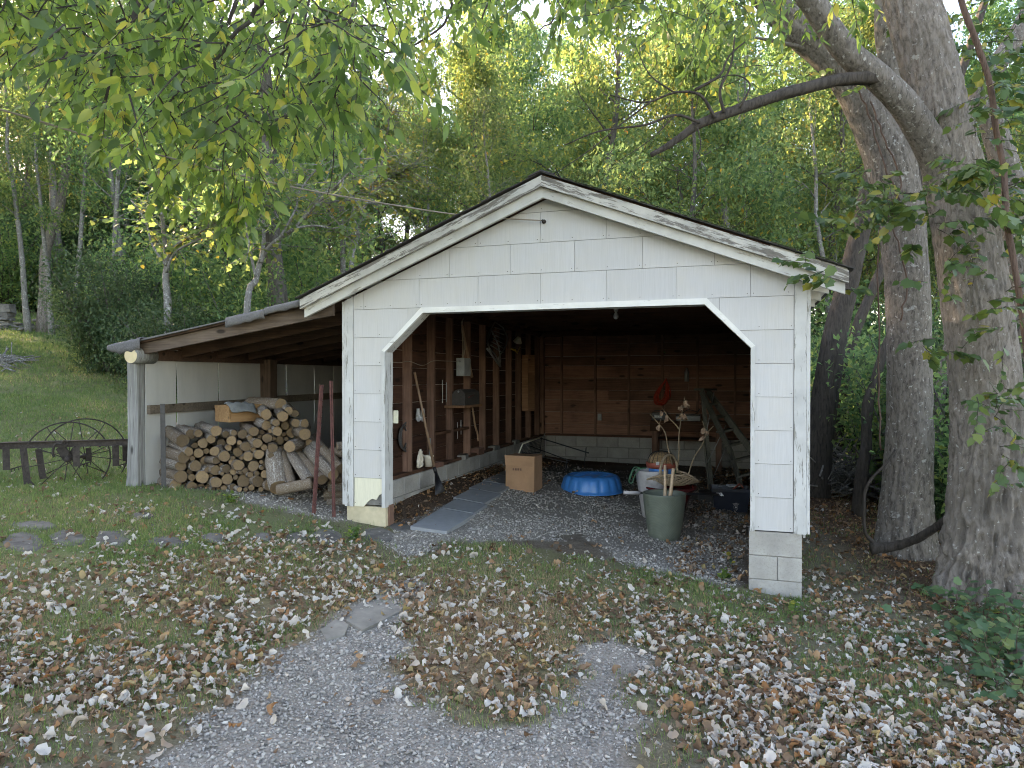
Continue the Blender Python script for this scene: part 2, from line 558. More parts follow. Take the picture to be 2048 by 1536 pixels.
# ground
m, nt, b = NM("ground_soil")
v = coords(nt, (1, 1, 1), rnd_off=False)
n1 = NZ(nt, v, 9, 6, .7)
n2 = NZ(nt, v, 60, 4, .7)
n3 = NZ(nt, v, 1.3, 5, .6)
dirt = RAMP(nt, n1, [(.3, (.075, .058, .042)), (.7, (.16, .13, .10))])
dirt = MIX(nt, MATH(nt, 'MULTIPLY', RAMP(nt, n2, [(.45, (0, 0, 0)), (.62, (1, 1, 1))]), .5), dirt, (.22, .19, .155))
gr = RAMP(nt, n2, [(.35, (.085, .115, .045)), (.6, (.165, .19, .075)), (.8, (.27, .245, .12))])
gr = MIX(nt, RAMP(nt, n3, [(.4, (0, 0, 0)), (.65, (.7, .7, .7))]), gr, (.13, .115, .065))
gv = RAMP(nt, n2, [(.3, (.13, .115, .098)), (.55, (.255, .232, .20)), (.75, (.37, .342, .30))])
duff = RAMP(nt, n2, [(.35, (.035, .022, .015)), (.55, (.11, .065, .04)), (.75, (.22, .15, .105))])


def ATT(nt, nm):
    a = nt.nodes.new("ShaderNodeAttribute")
    a.attribute_name = nm
    return a.outputs['Fac']


c = MIX(nt, ATT(nt, 'a_grass'), dirt, gr)
c = MIX(nt, ATT(nt, 'a_straw'), c, RAMP(nt, n2, [(.35, (.12, .085, .05)), (.6, (.25, .185, .11)), (.8, (.36, .28, .18))]))
c = MIX(nt, ATT(nt, 'a_duff'), c, duff)
c = MIX(nt, ATT(nt, 'a_gravel'), c, gv)
L(nt, c, b.inputs['Base Color'])
b.inputs['Roughness'].default_value = 1
b.inputs['Specular IOR Level'].default_value = .1
BUMP(nt, b, n2, .6, .015)
M['ground'] = m
M['flag'] = simple("weathered_flagstone", (.105, .096, .085), .9, nscale=11, contrast=.5, bump=.7, bdist=.01, objvar=.25)
M['stone'] = simple("field_stone", (.17, .16, .145), .9, nscale=6, contrast=.4, bump=.7, bdist=.02, objvar=.4)
M['concrete_flat'] = simple("worn_concrete", (.18, .168, .145), .95, nscale=9, contrast=.25, bump=.4, bdist=.006)


# ------------------------------------------------------------------ object helpers
def mesh(name, verts, faces, mt=None, smooth=False):
    me = bpy.data.meshes.new(name)
    me.from_pydata([tuple(v) for v in verts], [], faces)
    if mt:
        me.materials.append(mt)
    if smooth:
        me.polygons.foreach_set('use_smooth', [True] * len(me.polygons))
    me.update()
    return me


def npmesh(name, V_, T_, mt, smooth=False, lc=None, attrs=None):
    """triangles from numpy arrays; lc = one value per face"""
    me = bpy.data.meshes.new(name)
    V_ = np.asarray(V_, np.float32)
    T_ = np.asarray(T_, np.int32)
    k = T_.shape[1]
    me.vertices.add(len(V_))
    me.vertices.foreach_set('co', V_.ravel())
    me.loops.add(T_.size)
    me.loops.foreach_set('vertex_index', T_.ravel())
    me.polygons.add(len(T_))
    me.polygons.foreach_set('loop_start', np.arange(0, T_.size, k, dtype=np.int32))
    me.polygons.foreach_set('loop_total', np.full(len(T_), k, np.int32))
    if smooth:
        me.polygons.foreach_set('use_smooth', np.ones(len(T_), bool))
    me.materials.append(mt)
    if lc is not None:
        a = me.attributes.new('lc', 'FLOAT', 'FACE')
        a.data.foreach_set('value', np.asarray(lc, np.float32))
    for nme, val in (attrs or {}).items():
        a = me.attributes.new(nme, 'FLOAT', 'POINT')
        a.data.foreach_set('value', np.asarray(val, np.float32))
    me.update(calc_edges=True)
    return me


def obj(name, me, parent=None, loc=None, rot=None, **props):
    o = bpy.data.objects.new(name, me)
    COL.objects.link(o)
    if parent is not None:
        o.parent = parent
    if loc is not None:
        o.location = loc
    if rot is not None:
        o.rotation_euler = rot
    for k, v_ in props.items():
        o[k] = v_
    return o


def thing(name, label, cat, loc=(0, 0, 0), rz=0.0, group=None):
    o = obj(name, None, None, loc, (0, 0, rz), label=label, category=cat)
    o.empty_display_size = .1
    if group:
        o['group'] = group
    return o


def tag(o, label, cat, group=None):
    o['label'] = label
    o['category'] = cat
    if group:
        o['group'] = group
    return o


def jit(a):
    return (rnd.random() - .5) * 2 * a


def boxm(name, x0, x1, y0, y1, z0, z1, mt, j=0.0):
    vs = [(x, y, z) for x in (x0, x1) for y in (y0, y1) for z in (z0, z1)]
    vs = [(x + jit(j), y + jit(j), z + jit(j)) for x, y, z in vs]
    fs = [(0, 1, 3, 2), (4, 6, 7, 5), (0, 4, 5, 1), (2, 3, 7, 6), (0, 2, 6, 4), (1, 5, 7, 3)]
    return mesh(name, vs, fs, mt)


def box(name, x0, x1, y0, y1, z0, z1, mt, parent=None, j=0.0, bev=0.0, **kw):
    me = boxm(name, x0, x1, y0, y1, z0, z1, mt, j)
    if bev:
        bevel(me, bev)
    return obj(name, me, parent, **kw)


def bevel(me, w, seg=1):
    bm = bmesh.new()
    bm.from_mesh(me)
    bmesh.ops.bevel(bm, geom=bm.edges[:], offset=w, segments=seg, affect='EDGES', clamp_overlap=True)
    bm.to_mesh(me)
    bm.free()


def prism(name, poly, y0, y1, mt, parent=None, **kw):
    """polygon in the x-z plane given thickness from y0 to y1"""
    n = len(poly)
    vs = [(p[0], y0, p[1]) for p in poly] + [(p[0], y1, p[1]) for p in poly]
    fs = [tuple(range(n)), tuple(range(2 * n - 1, n - 1, -1))]
    fs += [(i, n + i, n + (i + 1) % n, (i + 1) % n) for i in range(n)]
    return obj(name, mesh(name, vs, fs, mt), parent, **kw)


def beam(name, a, b, w, h, mt, parent=None, up=(0, 0, 1), bev=0, **kw):
    """rectangular bar from a to b (its local x runs along it)"""
    a, b = Vector(a), Vector(b)
    x = (b - a)
    Ln = x.length
    x.normalize()
    y = Vector(up).cross(x)
    if y.length < 1e-4:
        y = Vector((0, 1, 0)).cross(x)
    y.normalize()
    z = x.cross(y)
    me = boxm(name, 0, Ln, -w / 2, w / 2, -h / 2, h / 2, mt)
    if bev:
        bevel(me, bev)
    o = obj(name, me, parent, **kw)
    o.matrix_local = Matrix(((x.x, y.x, z.x, a.x), (x.y, y.y, z.y, a.y), (x.z, y.z, z.z, a.z), (0, 0, 0, 1)))
    return o


def tube_arr(pts, rad, seg=8, cap=True, wob=0.0, closed=False):
    pts = [Vector(p) for p in pts]
    n = len(pts)
    if not hasattr(rad, '__len__'):
        rad = [rad] * n
    vs, fs = [], []
    nv = None
    for i, p in enumerate(pts):
        if closed:
            d = pts[(i + 1) % n] - pts[i - 1]
        else:
            d = pts[min(i + 1, n - 1)] - pts[max(i - 1, 0)]
        d.normalize()
        if nv is None:
            nv = d.orthogonal().normalized()
        else:
            nv = (nv - d * nv.dot(d))
            nv = nv.normalized() if nv.length > 1e-5 else d.orthogonal().normalized()
        bn = d.cross(nv)
        for k in range(seg):
            a = 2 * math.pi * k / seg
            r = rad[i] * (1 + (jit(wob) if wob else 0))
            vs.append(p + (nv * math.cos(a) + bn * math.sin(a)) * r)
    for i in range(n if closed else n - 1):
        for k in range(seg):
            a0 = i * seg + k
            a1 = i * seg + (k + 1) % seg
            j0 = ((i + 1) % n) * seg
            fs.append((a0, a1, j0 + (k + 1) % seg, j0 + k))
    if cap and not closed:
        fs.append(tuple(range(seg - 1, -1, -1)))
        fs.append(tuple((n - 1) * seg + k for k in range(seg)))
    return vs, fs


def tube(name, pts, rad, mt, parent=None, seg=8, smooth=True, wob=0, closed=False, **kw):
    vs, fs = tube_arr(pts, rad, seg, True, wob, closed)
    return obj(name, mesh(name, vs, fs, mt, smooth), parent, **kw)


class MB:
    """collects several shapes of one part into one mesh"""
    def __init__(s):
        s.v, s.f = [], []

    def add(s, vs, fs):
        o = len(s.v)
        s.v += [Vector(v_) for v_ in vs]
        s.f += [tuple(i + o for i in f_) for f_ in fs]
        return s

    def tube(s, pts, rad, seg=6, closed=False, wob=0):
        return s.add(*tube_arr(pts, rad, seg, True, wob, closed))

    def box(s, x0, x1, y0, y1, z0, z1):
        vs = [(x, y, z) for x in (x0, x1) for y in (y0, y1) for z in (z0, z1)]
        return s.add(vs, [(0, 1, 3, 2), (4, 6, 7, 5), (0, 4, 5, 1), (2, 3, 7, 6), (0, 2, 6, 4), (1, 5, 7, 3)])

    def obj(s, name, mt, parent=None, smooth=True, **kw):
        return obj(name, mesh(name, s.v, s.f, mt, smooth), parent, **kw)


def lathe_arr(prof, seg=32, fn=None):
    vs, fs = [], []
    for i, (r, z) in enumerate(prof):
        for k in range(seg):
            a = 2 * math.pi * k / seg
            rr = r * (fn(a, z) if fn else 1)
            vs.append((rr * math.cos(a), rr * math.sin(a), z))
    for i in range(len(prof) - 1):
        for k in range(seg):
            fs.append((i * seg + k, i * seg + (k + 1) % seg, (i + 1) * seg + (k + 1) % seg, (i + 1) * seg + k))
    return vs, fs


def lathe(name, prof, mt, parent=None, seg=32, fn=None, smooth=True, **kw):
    vs, fs = lathe_arr(prof, seg, fn)
    return obj(name, mesh(name, vs, fs, mt, smooth), parent, **kw)


def arc(c, r, a0, a1, n, ax='xz', squash=1.0):
    o = []
    for i in range(n):
        a = a0 + (a1 - a0) * i / (n - 1)
        u_, w_ = r * math.cos(a), r * math.sin(a) * squash
        p = {'xz': (u_, 0, w_), 'yz': (0, u_, w_), 'xy': (u_, w_, 0)}[ax]
        o.append(Vector(c) + Vector(p))
    return o


def smooth_path(pts, n=6):
    """Catmull-Rom through the points"""
    pts = [Vector(p) for p in pts]
    P = [pts[0] * 2 - pts[1]] + pts + [pts[-1] * 2 - pts[-2]]
    o = []
    for i in range(1, len(P) - 2):
        for k in range(n):
            t = k / n
            a, b_, c_, d = P[i - 1], P[i], P[i + 1], P[i + 2]
            o.append(.5 * ((2 * b_) + (c_ - a) * t + (2 * a - 5 * b_ + 4 * c_ - d) * t * t + (3 * b_ - a - 3 * c_ + d) * t ** 3))
    o.append(pts[-1])
    return o


def interp(vals, n=6):
    o = []
    for i in range(len(vals) - 1):
        for k in range(n):
            o.append(vals[i] + (vals[i + 1] - vals[i]) * k / n)
    return o + [vals[-1]]

# ------------------------------------------------------------------ ground cover maps
def polyXY(pts):
    return [tuple(gnd(*p)[:2]) for p in pts]


def sdist(X, Y, poly):
    """signed distance to a polygon (positive inside)"""
    d = np.full(X.shape, 1e9)
    ins = np.zeros(X.shape, bool)
    n = len(poly)
    for i in range(n):
        ax, ay = poly[i]
        bx, by = poly[(i + 1) % n]
        ex, ey = bx - ax, by - ay
        t = np.clip(((X - ax) * ex + (Y - ay) * ey) / (ex * ex + ey * ey + 1e-9), 0, 1)
        d = np.minimum(d, np.hypot(X - ax - t * ex, Y - ay - t * ey))
        c = ((ay > Y) != (by > Y)) & (X < ex * (Y - ay) / (ey if abs(ey) > 1e-9 else 1e-9) + ax)
        ins ^= c
    return np.where(ins, d, -d)


DRIVE = polyXY([(300, 1535), (430, 1440), (560, 1330), (640, 1245), (700, 1195), (790, 1210), (800, 1280), (812, 1385), (880, 1450), (1000, 1475), (1090, 1440),
                (1145, 1370), (1165, 1280), (1230, 1265), (1275, 1320), (1265, 1400), (1290, 1535)])
_a, _b = DRIVE[0], DRIVE[-1]
DRIVE = DRIVE + [(_b[0] + .1, -3), (_a[0] + .2, -3)]
FLOORG = polyXY([(760, 1075), (850, 1040), (960, 1000), (1100, 930), (1490, 960), (1495, 1120), (1480, 1180), (1300, 1150), (1180, 1075), (900, 1085), (820, 1110)])
SHEDG = polyXY([(420, 985), (560, 960), (700, 985), (700, 1045), (620, 1040), (520, 1020)])

TY = np.array([600, 700, 800, 900, 1000, 1060, 1120, 1180, 1260, 1340, 1440, 1536.])
TLEAF = np.array([
    [.02, .02, 0, 0, 0, 0, .3, .5, .5], [.02, .02, 0, 0, 0, 0, .4, .5, .6], [.02, .02, 0, 0, 0, 0, .4, .5, .6],
    [.03, .03, .02, 0, .02, .02, .4, .7, .7], [.10, .12, .05, .02, .04, .03, .10, .8, .7],
    [.12, .16, .14, .06, .02, .02, .12, .7, .6], [.25, .3, .5, .25, .12, .08, .12, .5, .5],
    [.4, .4, .55, .5, .4, .4, .35, .3, .5], [.5, .45, .6, .3, .55, .6, .7, .6, .6], [.5, .6, .55, .15, .6, .3, .9, .85, .8],
    [.85, 1, .6, .05, .35, .25, .9, 1, 1], [1, 1, .4, .06, .12, .15, .95, 1, 1]])
TGRASS = np.array([
    [1, 1, .2, 0, 0, 0, 0, 0, 0], [1, 1, .2, 0, 0, 0, 0, 0, 0], [1, 1, .5, 0, 0, 0, 0, 0, 0],
    [1, 1, .6, 0, 0, 0, 0, 0, .1], [1, 1, .6, .1, .1, .05, 0, .03, .1], [.9, .95, .8, .35, .5, .4, .1, .05, .1],
    [.9, .8, .7, .5, .95, .4, .45, .05, .1], [.8, .7, .6, .4, .8, .7, .55, .1, .2], [.8, .7, .5, .5, .8, .5, .5, .4, .3],
    [.7, .6, .5, .3, .7, .4, .4, .45, .4], [.5, .4, .3, .1, .4, .2, .4, .45, .4], [.4, .3, .1, .05, .2, .15, .3, .35, .3]])


def table(T, X, Y, Z):
    px, py = topix(X, np.maximum(Y, 2.2), Z)
    fx = np.clip(px / 256, 0, 7.999)
    fy = np.clip(np.interp(py, TY, np.arange(len(TY))), 0, len(TY) - 1.001)
    i, j = fy.astype(int), fx.astype(int)
    a, b_ = fy - i, fx - j
    return (T[i, j] * (1 - a) * (1 - b_) + T[i + 1, j] * a * (1 - b_) + T[i, j + 1] * (1 - a) * b_ + T[i + 1, j + 1] * a * b_)


def st_of(X, Y):
    qx, qy = X - P0.x, Y - P0.y
    return qx * U.x + qy * U.y, qx * V.x + qy * V.y


def masks(X, Y, Z):
    wx = (fbm(X * 1.3 + 5, Y * 1.3, 3) - .5) * .7
    wy = (fbm(X * 1.3 + 31, Y * 1.3 + 9, 3) - .5) * .7
    fr = (fbm(X * 6, Y * 6, 2) - .5) * .25
    g = np.maximum(sdist(X + wx * .4, Y + wy * .4, DRIVE), sdist(X + wx * .5, Y + wy * .5, FLOORG))
    g = np.maximum(g, sdist(X + wx * .3, Y + wy * .3, SHEDG) - .05)
    g = np.clip((g + fr) / .12 + .5, 0, 1)
    s, t = st_of(X, Y)
    ing = (s > .05) & (s < 4.25) & (t > .05)
    inl = (s > -2.6) & (s <= .05) & (t > .0)
    g = np.where(ing & (t > 4.3), g * .25, g)
    gr = table(TGRASS, X, Y, Z) * (1 - g) * ~ing * ~inl
    lf = table(TLEAF, X, Y, Z) * (1 - .93 * g)
    lf = np.where(ing, np.where((s < .75) | (s > 3.2), .35, .03), lf)
    lf = np.where(inl, .06, lf)
    woods = np.clip((X - 2.9 - .12 * (Y - 5)) * 1.2, 0, 1) * (Y > 5.2)
    back = np.clip((t - 7.6) / 1.5, 0, 1) * (s > -3.6)
    duff = np.clip(np.maximum(woods, back), 0, 1)
    duff = np.where(ing & (s < .75), .8, duff)
    lawn = np.clip((-X - .30 * Y - 1.2) / 1.5, 0, 1) * np.clip((36 - Y) / 6, 0, 1)
    far = (Y > 13) & (lawn < .5)
    duff = np.where(far, 1, duff)
    gr = np.where(far, gr * .1, gr)
    return g, gr, lf, duff, ing, inl


def straw_of(X, Y, Z):
    px, py = topix(X, np.maximum(Y, 2.2), Z)
    s = np.exp(-((px - 960) / 210) ** 2 - ((py - 1270) / 120) ** 2) * 1.3 + np.where((px < 760) & (py > 1110), .45, 0)
    return np.clip(s * (fbm(X * 2.3 + 9, Y * 2.3, 3) * 2.0 - .25), 0, 1) * (Y > 2)


# ------------------------------------------------------------------ ground sheet
def axis_pts(a, fine0, fine1, b_, step):
    mid = np.arange(fine0, fine1, step)
    o = [fine0]
    st_ = step
    lo = []
    x = fine0
    while x > a:
        st_ = min(st_ * 1.12, 4)
        x -= st_
        lo.append(x)
    st_ = step
    hi = []
    x = mid[-1]
    while x < b_:
        st_ = min(st_ * 1.10, 4)
        x += st_
        hi.append(x)
    return np.concatenate([lo[::-1], mid, hi])


gx = axis_pts(-95, -6.5, 6.0, 95, .07)
gy = axis_pts(-25, 2.3, 11.5, 115, .07)
GX, GY = np.meshgrid(gx, gy)
GZ = hgt(GX, GY)
GZ = GZ + (fbm(GX * 2.2, GY * 2.2, 3) - .5) * .03 + (fbm(GX * 9, GY * 9, 2) - .5) * .012
g_, gr_, lf_, df_, ing_, inl_ = masks(GX.ravel(), GY.ravel(), GZ.ravel())
nx, ny = len(gx), len(gy)
idx = np.arange(nx * ny).reshape(ny, nx)
Q = np.stack([idx[:-1, :-1].ravel(), idx[:-1, 1:].ravel(), idx[1:, 1:].ravel(), idx[1:, :-1].ravel()], 1)
me = npmesh("ground", np.stack([GX.ravel(), GY.ravel(), GZ.ravel()], 1), Q, M['ground'], True,
            attrs={'a_gravel': g_, 'a_grass': np.clip(gr_ * 1.1, 0, 1), 'a_duff': df_, 'a_straw': straw_of(GX.ravel(), GY.ravel(), GZ.ravel())})
obj("ground", me, kind="structure")


def zmicro(X, Y):
    return hgt(X, Y) + (fbm(X * 2.2, Y * 2.2, 3) - .5) * .03


# ------------------------------------------------------------------ scattering
def euler_mats(yaw, pitch, roll):
    cy, sy = np.cos(yaw), np.sin(yaw)
    cp, sp = np.cos(pitch), np.sin(pitch)
    cr, sr = np.cos(roll), np.sin(roll)
    R_ = np.empty((len(yaw), 3, 3))
    R_[:, 0, 0] = cy * cp
    R_[:, 0, 1] = cy * sp * sr - sy * cr
    R_[:, 0, 2] = cy * sp * cr + sy * sr
    R_[:, 1, 0] = sy * cp
    R_[:, 1, 1] = sy * sp * sr + cy * cr
    R_[:, 1, 2] = sy * sp * cr - cy * sr
    R_[:, 2, 0] = -sp
    R_[:, 2, 1] = cp * sr
    R_[:, 2, 2] = cp * cr
    return R_


def scatter(templ, P, S, Rm, lc):
    """templ: list of (verts, tris); merges copies at P with size S and rotation Rm"""
    which = rng.integers(0, len(templ), len(P))
    VV, TT, LL = [], [], []
    base = 0
    for k, (tv, tt) in enumerate(templ):
        sel = np.nonzero(which == k)[0]
        if not len(sel):
            continue
        v_ = np.einsum('nij,vj->nvi', Rm[sel], tv) * S[sel][:, None, None] + P[sel][:, None, :]
        o = base + np.arange(len(sel))[:, None, None] * len(tv) + tt[None]
        VV.append(v_.reshape(-1, 3))
        TT.append(o.reshape(-1, tt.shape[1]))
        LL.append(np.repeat(lc[sel], len(tt)))
        base += len(sel) * len(tv)
    return np.concatenate(VV), np.concatenate(TT), np.concatenate(LL)


def hull_template(n=8, flat=.6):
    p = rng.normal(size=(n, 3))
    p /= np.linalg.norm(p, axis=1)[:, None]
    p *= rng.uniform(.75, 1, (n, 1)) * .5
    p[:, 2] *= flat
    bm = bmesh.new()
    for q in p:
        bm.verts.new(q)
    r = bmesh.ops.convex_hull(bm, input=bm.verts[:])
    bmesh.ops.triangulate(bm, faces=bm.faces[:])
    bm.verts.ensure_lookup_table()
    keep = [v_ for v_ in bm.verts if v_.link_faces]
    ix = {v_: i for i, v_ in enumerate(keep)}
    vv = np.array([v_.co[:] for v_ in keep])
    tt = np.array([[ix[v_] for v_ in f_.verts] for f_ in bm.faces])
    bm.free()
    return vv, tt


def in_view_pts(n, y0, y1, k=.80, pad=.9):
    Y = rng.uniform(y0, y1, n)
    X = rng.uniform(-1, 1, n) * (y1 * k + pad)
    ok = np.abs(X) < Y * k + pad
    return X[ok], Y[ok]


def area(y0, y1, k=.8, pad=.9):
    return 2 * (y1 * k + pad) * (y1 - y0)


# gravel
PX, PY = [], []
for y0, y1, dens in ((2.3, 4.5, 4200), (4.5, 6.5, 3000), (6.5, 9, 1500), (9, 13.6, 500)):
    x, y = in_view_pts(int(area(y0, y1) * dens), y0, y1)
    z = hgt(x, y)
    g, gr, lf, df, ing, inl = masks(x, y, z)
    keep = rng.random(len(x)) < np.clip(g * 1.02 + .05 * (y < 6.5) + .02, 0, 1) * (.35 + .65 * (fbm(x * 1.7, y * 1.7, 2) > .36))
    PX.append(x[keep])
    PY.append(y[keep])
PX, PY = np.concatenate(PX), np.concatenate(PY)
n = len(PX)
S = rng.lognormal(math.log(.0175), .42, n) * np.interp(PY, [3, 8, 13], [1, 1.25, 1.6])
S = np.minimum(S, .045)
P = np.stack([PX, PY, zmicro(PX, PY) + S * .12], 1)
gt = [hull_template(7) for _ in range(7)]
Rm = euler_mats(rng.uniform(0, 6.28, n), rng.normal(0, .35, n), rng.normal(0, .35, n))
lcg = np.clip(rng.normal(.42, .2, n), 0, 1)
_v, _t, _l = scatter(gt, P, S, Rm, lcg)
obj("driveway_gravel", npmesh("driveway_gravel", _v, _t, M['gravel'], lc=_l), kind="stuff")
n_gravel = len(_t)


# fallen leaves
def leaf_template(rows=6, curl=1.0, bend=.5, lobes=.25):
    us = np.linspace(0, 1, rows)
    prof = np.sin(np.pi * np.clip(us * .93 + .04, 0, 1)) ** .8 * .42
    vv = []
    for i, u in enumerate(us):
        w = prof[i] * (1 + rng.uniform(-lobes, lobes))
        for s in (-1, 0, 1):
            a = curl * (1 + rng.uniform(-.3, .3))
            x = w * s
            if s:
                rr = 1 / max(a, .05)
                ang = w / rr
                x = s * rr * math.sin(ang)
                zz = rr * (1 - math.cos(ang))
            else:
                zz = 0
            bz = -bend * (u - .5) ** 2 * 1.0
            vv.append((u - .5, x + rng.uniform(-.02, .02), zz + bz + rng.uniform(-.06, .06)))
    tt = []
    for i in range(rows - 1):
        for k in range(2):
            a = i * 3 + k
            tt += [(a, a + 1, a + 4), (a, a + 4, a + 3)]
    return np.array(vv), np.array(tt)


PX, PY = [], []
for y0, y1, dens in ((2.3, 4.5, 1250), (4.5, 7, 850), (7, 13, 450)):
    x, y = in_view_pts(int(area(y0, y1) * dens), y0, y1)
    z = hgt(x, y)
    g, gr, lf, df, ing, inl = masks(x, y, z)
    cl = np.clip((fbm(x * 1.9 + 3, y * 1.9 + 8, 3) - .33) * 4.6, .22, 1.4)
    keep = rng.random(len(x)) < lf * cl
    PX.append(x[keep])
    PY.append(y[keep])
PX, PY = np.concatenate(PX), np.concatenate(PY)
n = len(PX)
S = .024 + .050 * rng.random(n) ** 1.5
P = np.stack([PX, PY, zmicro(PX, PY) + .012 + rng.uniform(0, .02, n)], 1)
lt = [leaf_template(7, c, b_, .42) for c, b_ in ((2.2, .3), (3.4, .8), (4.5, .2), (3.2, -.6), (2.8, -.9), (5.2, .5), (4.2, .6), (3.8, -.3), (1.8, 1.0), (2.5, 0))]
flip = rng.random(n) < .55
Rm = euler_mats(rng.uniform(0, 6.28, n), rng.normal(0, .55, n), rng.normal(0, .6, n) + np.where(flip, math.pi, 0))
u = rng.random(n)
s_, t_ = st_of(PX, PY)
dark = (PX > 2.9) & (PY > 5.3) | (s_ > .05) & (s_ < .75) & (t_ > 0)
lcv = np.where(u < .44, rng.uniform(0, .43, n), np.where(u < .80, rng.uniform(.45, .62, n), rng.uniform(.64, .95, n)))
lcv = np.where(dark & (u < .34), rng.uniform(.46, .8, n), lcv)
_v, _t, _l = scatter(lt, P, S, Rm, lcv)
obj("fallen_leaves", npmesh("fallen_leaves", _v, _t, M['litter'], lc=_l), kind="stuff")
n_leaf = len(_t)

# brown crumbled leaf debris under the whole ones
x, y = in_view_pts(int(area(2.3, 12.5) * 430), 2.3, 12.5)
g, gr, lf, df, ing, inl = masks(x, y, hgt(x, y))
keep = rng.random(len(x)) < np.clip(lf * 1.3 + .6 * (df > .5), 0, 1) * .75
x, y = x[keep], y[keep]
n = len(x)
P = np.stack([x, y, zmicro(x, y) + .007], 1)
ct = [(np.array([(-.5, -.25, 0), (.1, -.35, .08), (.5, .1, .0), (-.1, .35, .12)]), np.array([(0, 1, 2), (0, 2, 3)])),
      (np.array([(-.5, 0, .1), (0, -.3, 0), (.5, .1, .15), (0, .25, .0)]), np.array([(0, 1, 2), (0, 2, 3)]))]
Rm = euler_mats(rng.uniform(0, 6.28, n), rng.normal(0, .4, n), rng.normal(0, .4, n))
_v, _t, _l = scatter(ct, P, rng.uniform(.015, .05, n), Rm, np.where(rng.random(n) < .75, rng.uniform(.5, .63, n), rng.uniform(.66, .85, n)))
obj("leaf_crumbs", npmesh("leaf_crumbs", _v, _t, M['litter'], lc=_l), kind="stuff")


# grass
def blade(bend, w=.06):
    vv = np.array([(-w, 0, 0), (w, 0, 0), (-w * .8, bend * .35, .55), (w * .8, bend * .35, .55), (0, bend, .95)])
    return vv, np.array([(0, 1, 3), (0, 3, 2), (2, 3, 4)])


bt = [blade(b_, w) for b_, w in ((.1, .05), (.35, .045), (.6, .05), (.9, .04), (.25, .06))]
bt1 = [(np.array([(-.09, 0, 0), (.09, 0, 0), (0, q, .9)]), np.array([(0, 1, 2)])) for q in (.1, .4, .7, -.3)]
FLAGS = [(45, 1087, 52, 22), (135, 1078, 46, 18), (225, 1080, 45, 19), (338, 1086, 50, 12), (427, 1078, 28, 10), (70, 1052, 60, 9), (285, 1033, 30, 7),
         (596, 1077, 32, 9), (655, 1074, 34, 15), (755, 1072, 44, 14), (800, 1055, 28, 10), (525, 1076, 26, 8)]
FLAGS = [(a, b, c * .86, d) for a, b, c, d in FLAGS]
FLAGW = [(gnd(cx, cy), cx, cy, rx, ry) for cx, cy, rx, ry in FLAGS]


def grass_obj(name, zones, tmpl, hsc, tuft=5):
    XX, YY = [], []
    for y0, y1, dens in zones:
        x, y = in_view_pts(int(area(y0, y1) * dens / tuft), y0, y1)
        z = hgt(x, y)
        g, gr, lf, df, ing, inl = masks(x, y, z)
        cl = np.clip((fbm(x * 2.6 + 13, y * 2.6, 3) - .33) * 5, .08, 1.2)
        cl = np.where(y > 8, np.maximum(cl, .75), cl)
        keep = rng.random(len(x)) < gr * cl
        px, py = topix(x, y, z)
        for _, cx, cy, rx, ry in FLAGW:
            keep &= ~(((px - cx) / rx) ** 2 + ((py - cy) / ry) ** 2 < .55)
        XX.append(np.repeat(x[keep], tuft))
        YY.append(np.repeat(y[keep], tuft))
    x, y = np.concatenate(XX), np.concatenate(YY)
    n = len(x)
    sc_ = np.interp(y, [3, 8, 30], [.022, .03, .10])
    x = x + rng.normal(0, 1, n) * sc_
    y = y + rng.normal(0, 1, n) * sc_
    z = zmicro(x, y) - .004
    tone = fbm(x * .9 + 40, y * .9 + 3, 3)
    px, py = topix(x, y, z)
    straw = np.exp(-((px - 980) / 230) ** 2 - ((py - 1260) / 120) ** 2) * 1.3 + np.where((px < 700) & (py > 1120), .32, 0) + np.where(py > 1190, .1, 0)
    st_ = rng.random(n) < np.clip(straw + (tone - .5) * 1.1 + .04, .02, .85)
    lc = np.where(st_, rng.uniform(.66, 1, n), np.clip(rng.normal(.28, .16, n) + (tone - .5) * .5, 0, .6))
    S = rng.uniform(.5, 1.2, n) * np.interp(y, [2.5, 6, 12, 30], [.042, .048, .07, .15]) * hsc
    S = np.where(st_, S * .75, S)
    Rm = euler_mats(rng.uniform(0, 6.28, n), rng.normal(0, .25, n), rng.normal(0, .3, n))
    v_, t_, l_ = scatter(tmpl, np.stack([x, y, z], 1), S, Rm, lc)
    obj(name, npmesh(name, v_, t_, M['grass'], lc=l_), kind="stuff")
    return len(t_)


ng = grass_obj("lawn_grass", ((2.3, 4.5, 8000), (4.5, 6.5, 6800), (6.5, 9, 3400)), bt, 1.0)
ng += grass_obj("meadow_grass", ((9, 14, 1500), (14, 22, 600), (22, 36, 180)), bt1, 1.0)
print("TRIS gravel", n_gravel, "leaves", n_leaf, "grass", ng)

# ------------------------------------------------------------------ flagstones, slabs, stones
row = thing("stone_edging", "row of flat weathered stones sunk across the lawn in front of the lean-to", "stone edging")
for (c0, cx, cy, rx, ry) in FLAGW:
    k = rnd.randint(7, 9)
    ps = []
    for i in range(k):
        a = 2 * math.pi * (i + jit(.22)) / k
        rr = rnd.uniform(.85, 1.1)
        ps.append(gnd(cx + rx * rr * math.cos(a), cy + ry * rr * math.sin(a)))
    up = .004
    n = len(ps)
    top = [Vector((p.x, p.y, p.z + up + jit(.004))) for p in ps]
    inn = [Vector((c0.x + (p.x - c0.x) * .9, c0.y + (p.y - c0.y) * .9, p.z + .009)) for p in top]
    bot = [Vector((p.x, p.y, p.z - .08)) for p in ps]
    fs = [tuple(range(2 * n, 3 * n))] + [(n + i, n + (i + 1) % n, (i + 1) % n, i) for i in range(n)] + [(i, (i + 1) % n, 2 * n + (i + 1) % n, 2 * n + i) for i in range(n)]
    obj("flagstone", mesh("flagstone", top + bot + inn, fs, M['flag']), row)
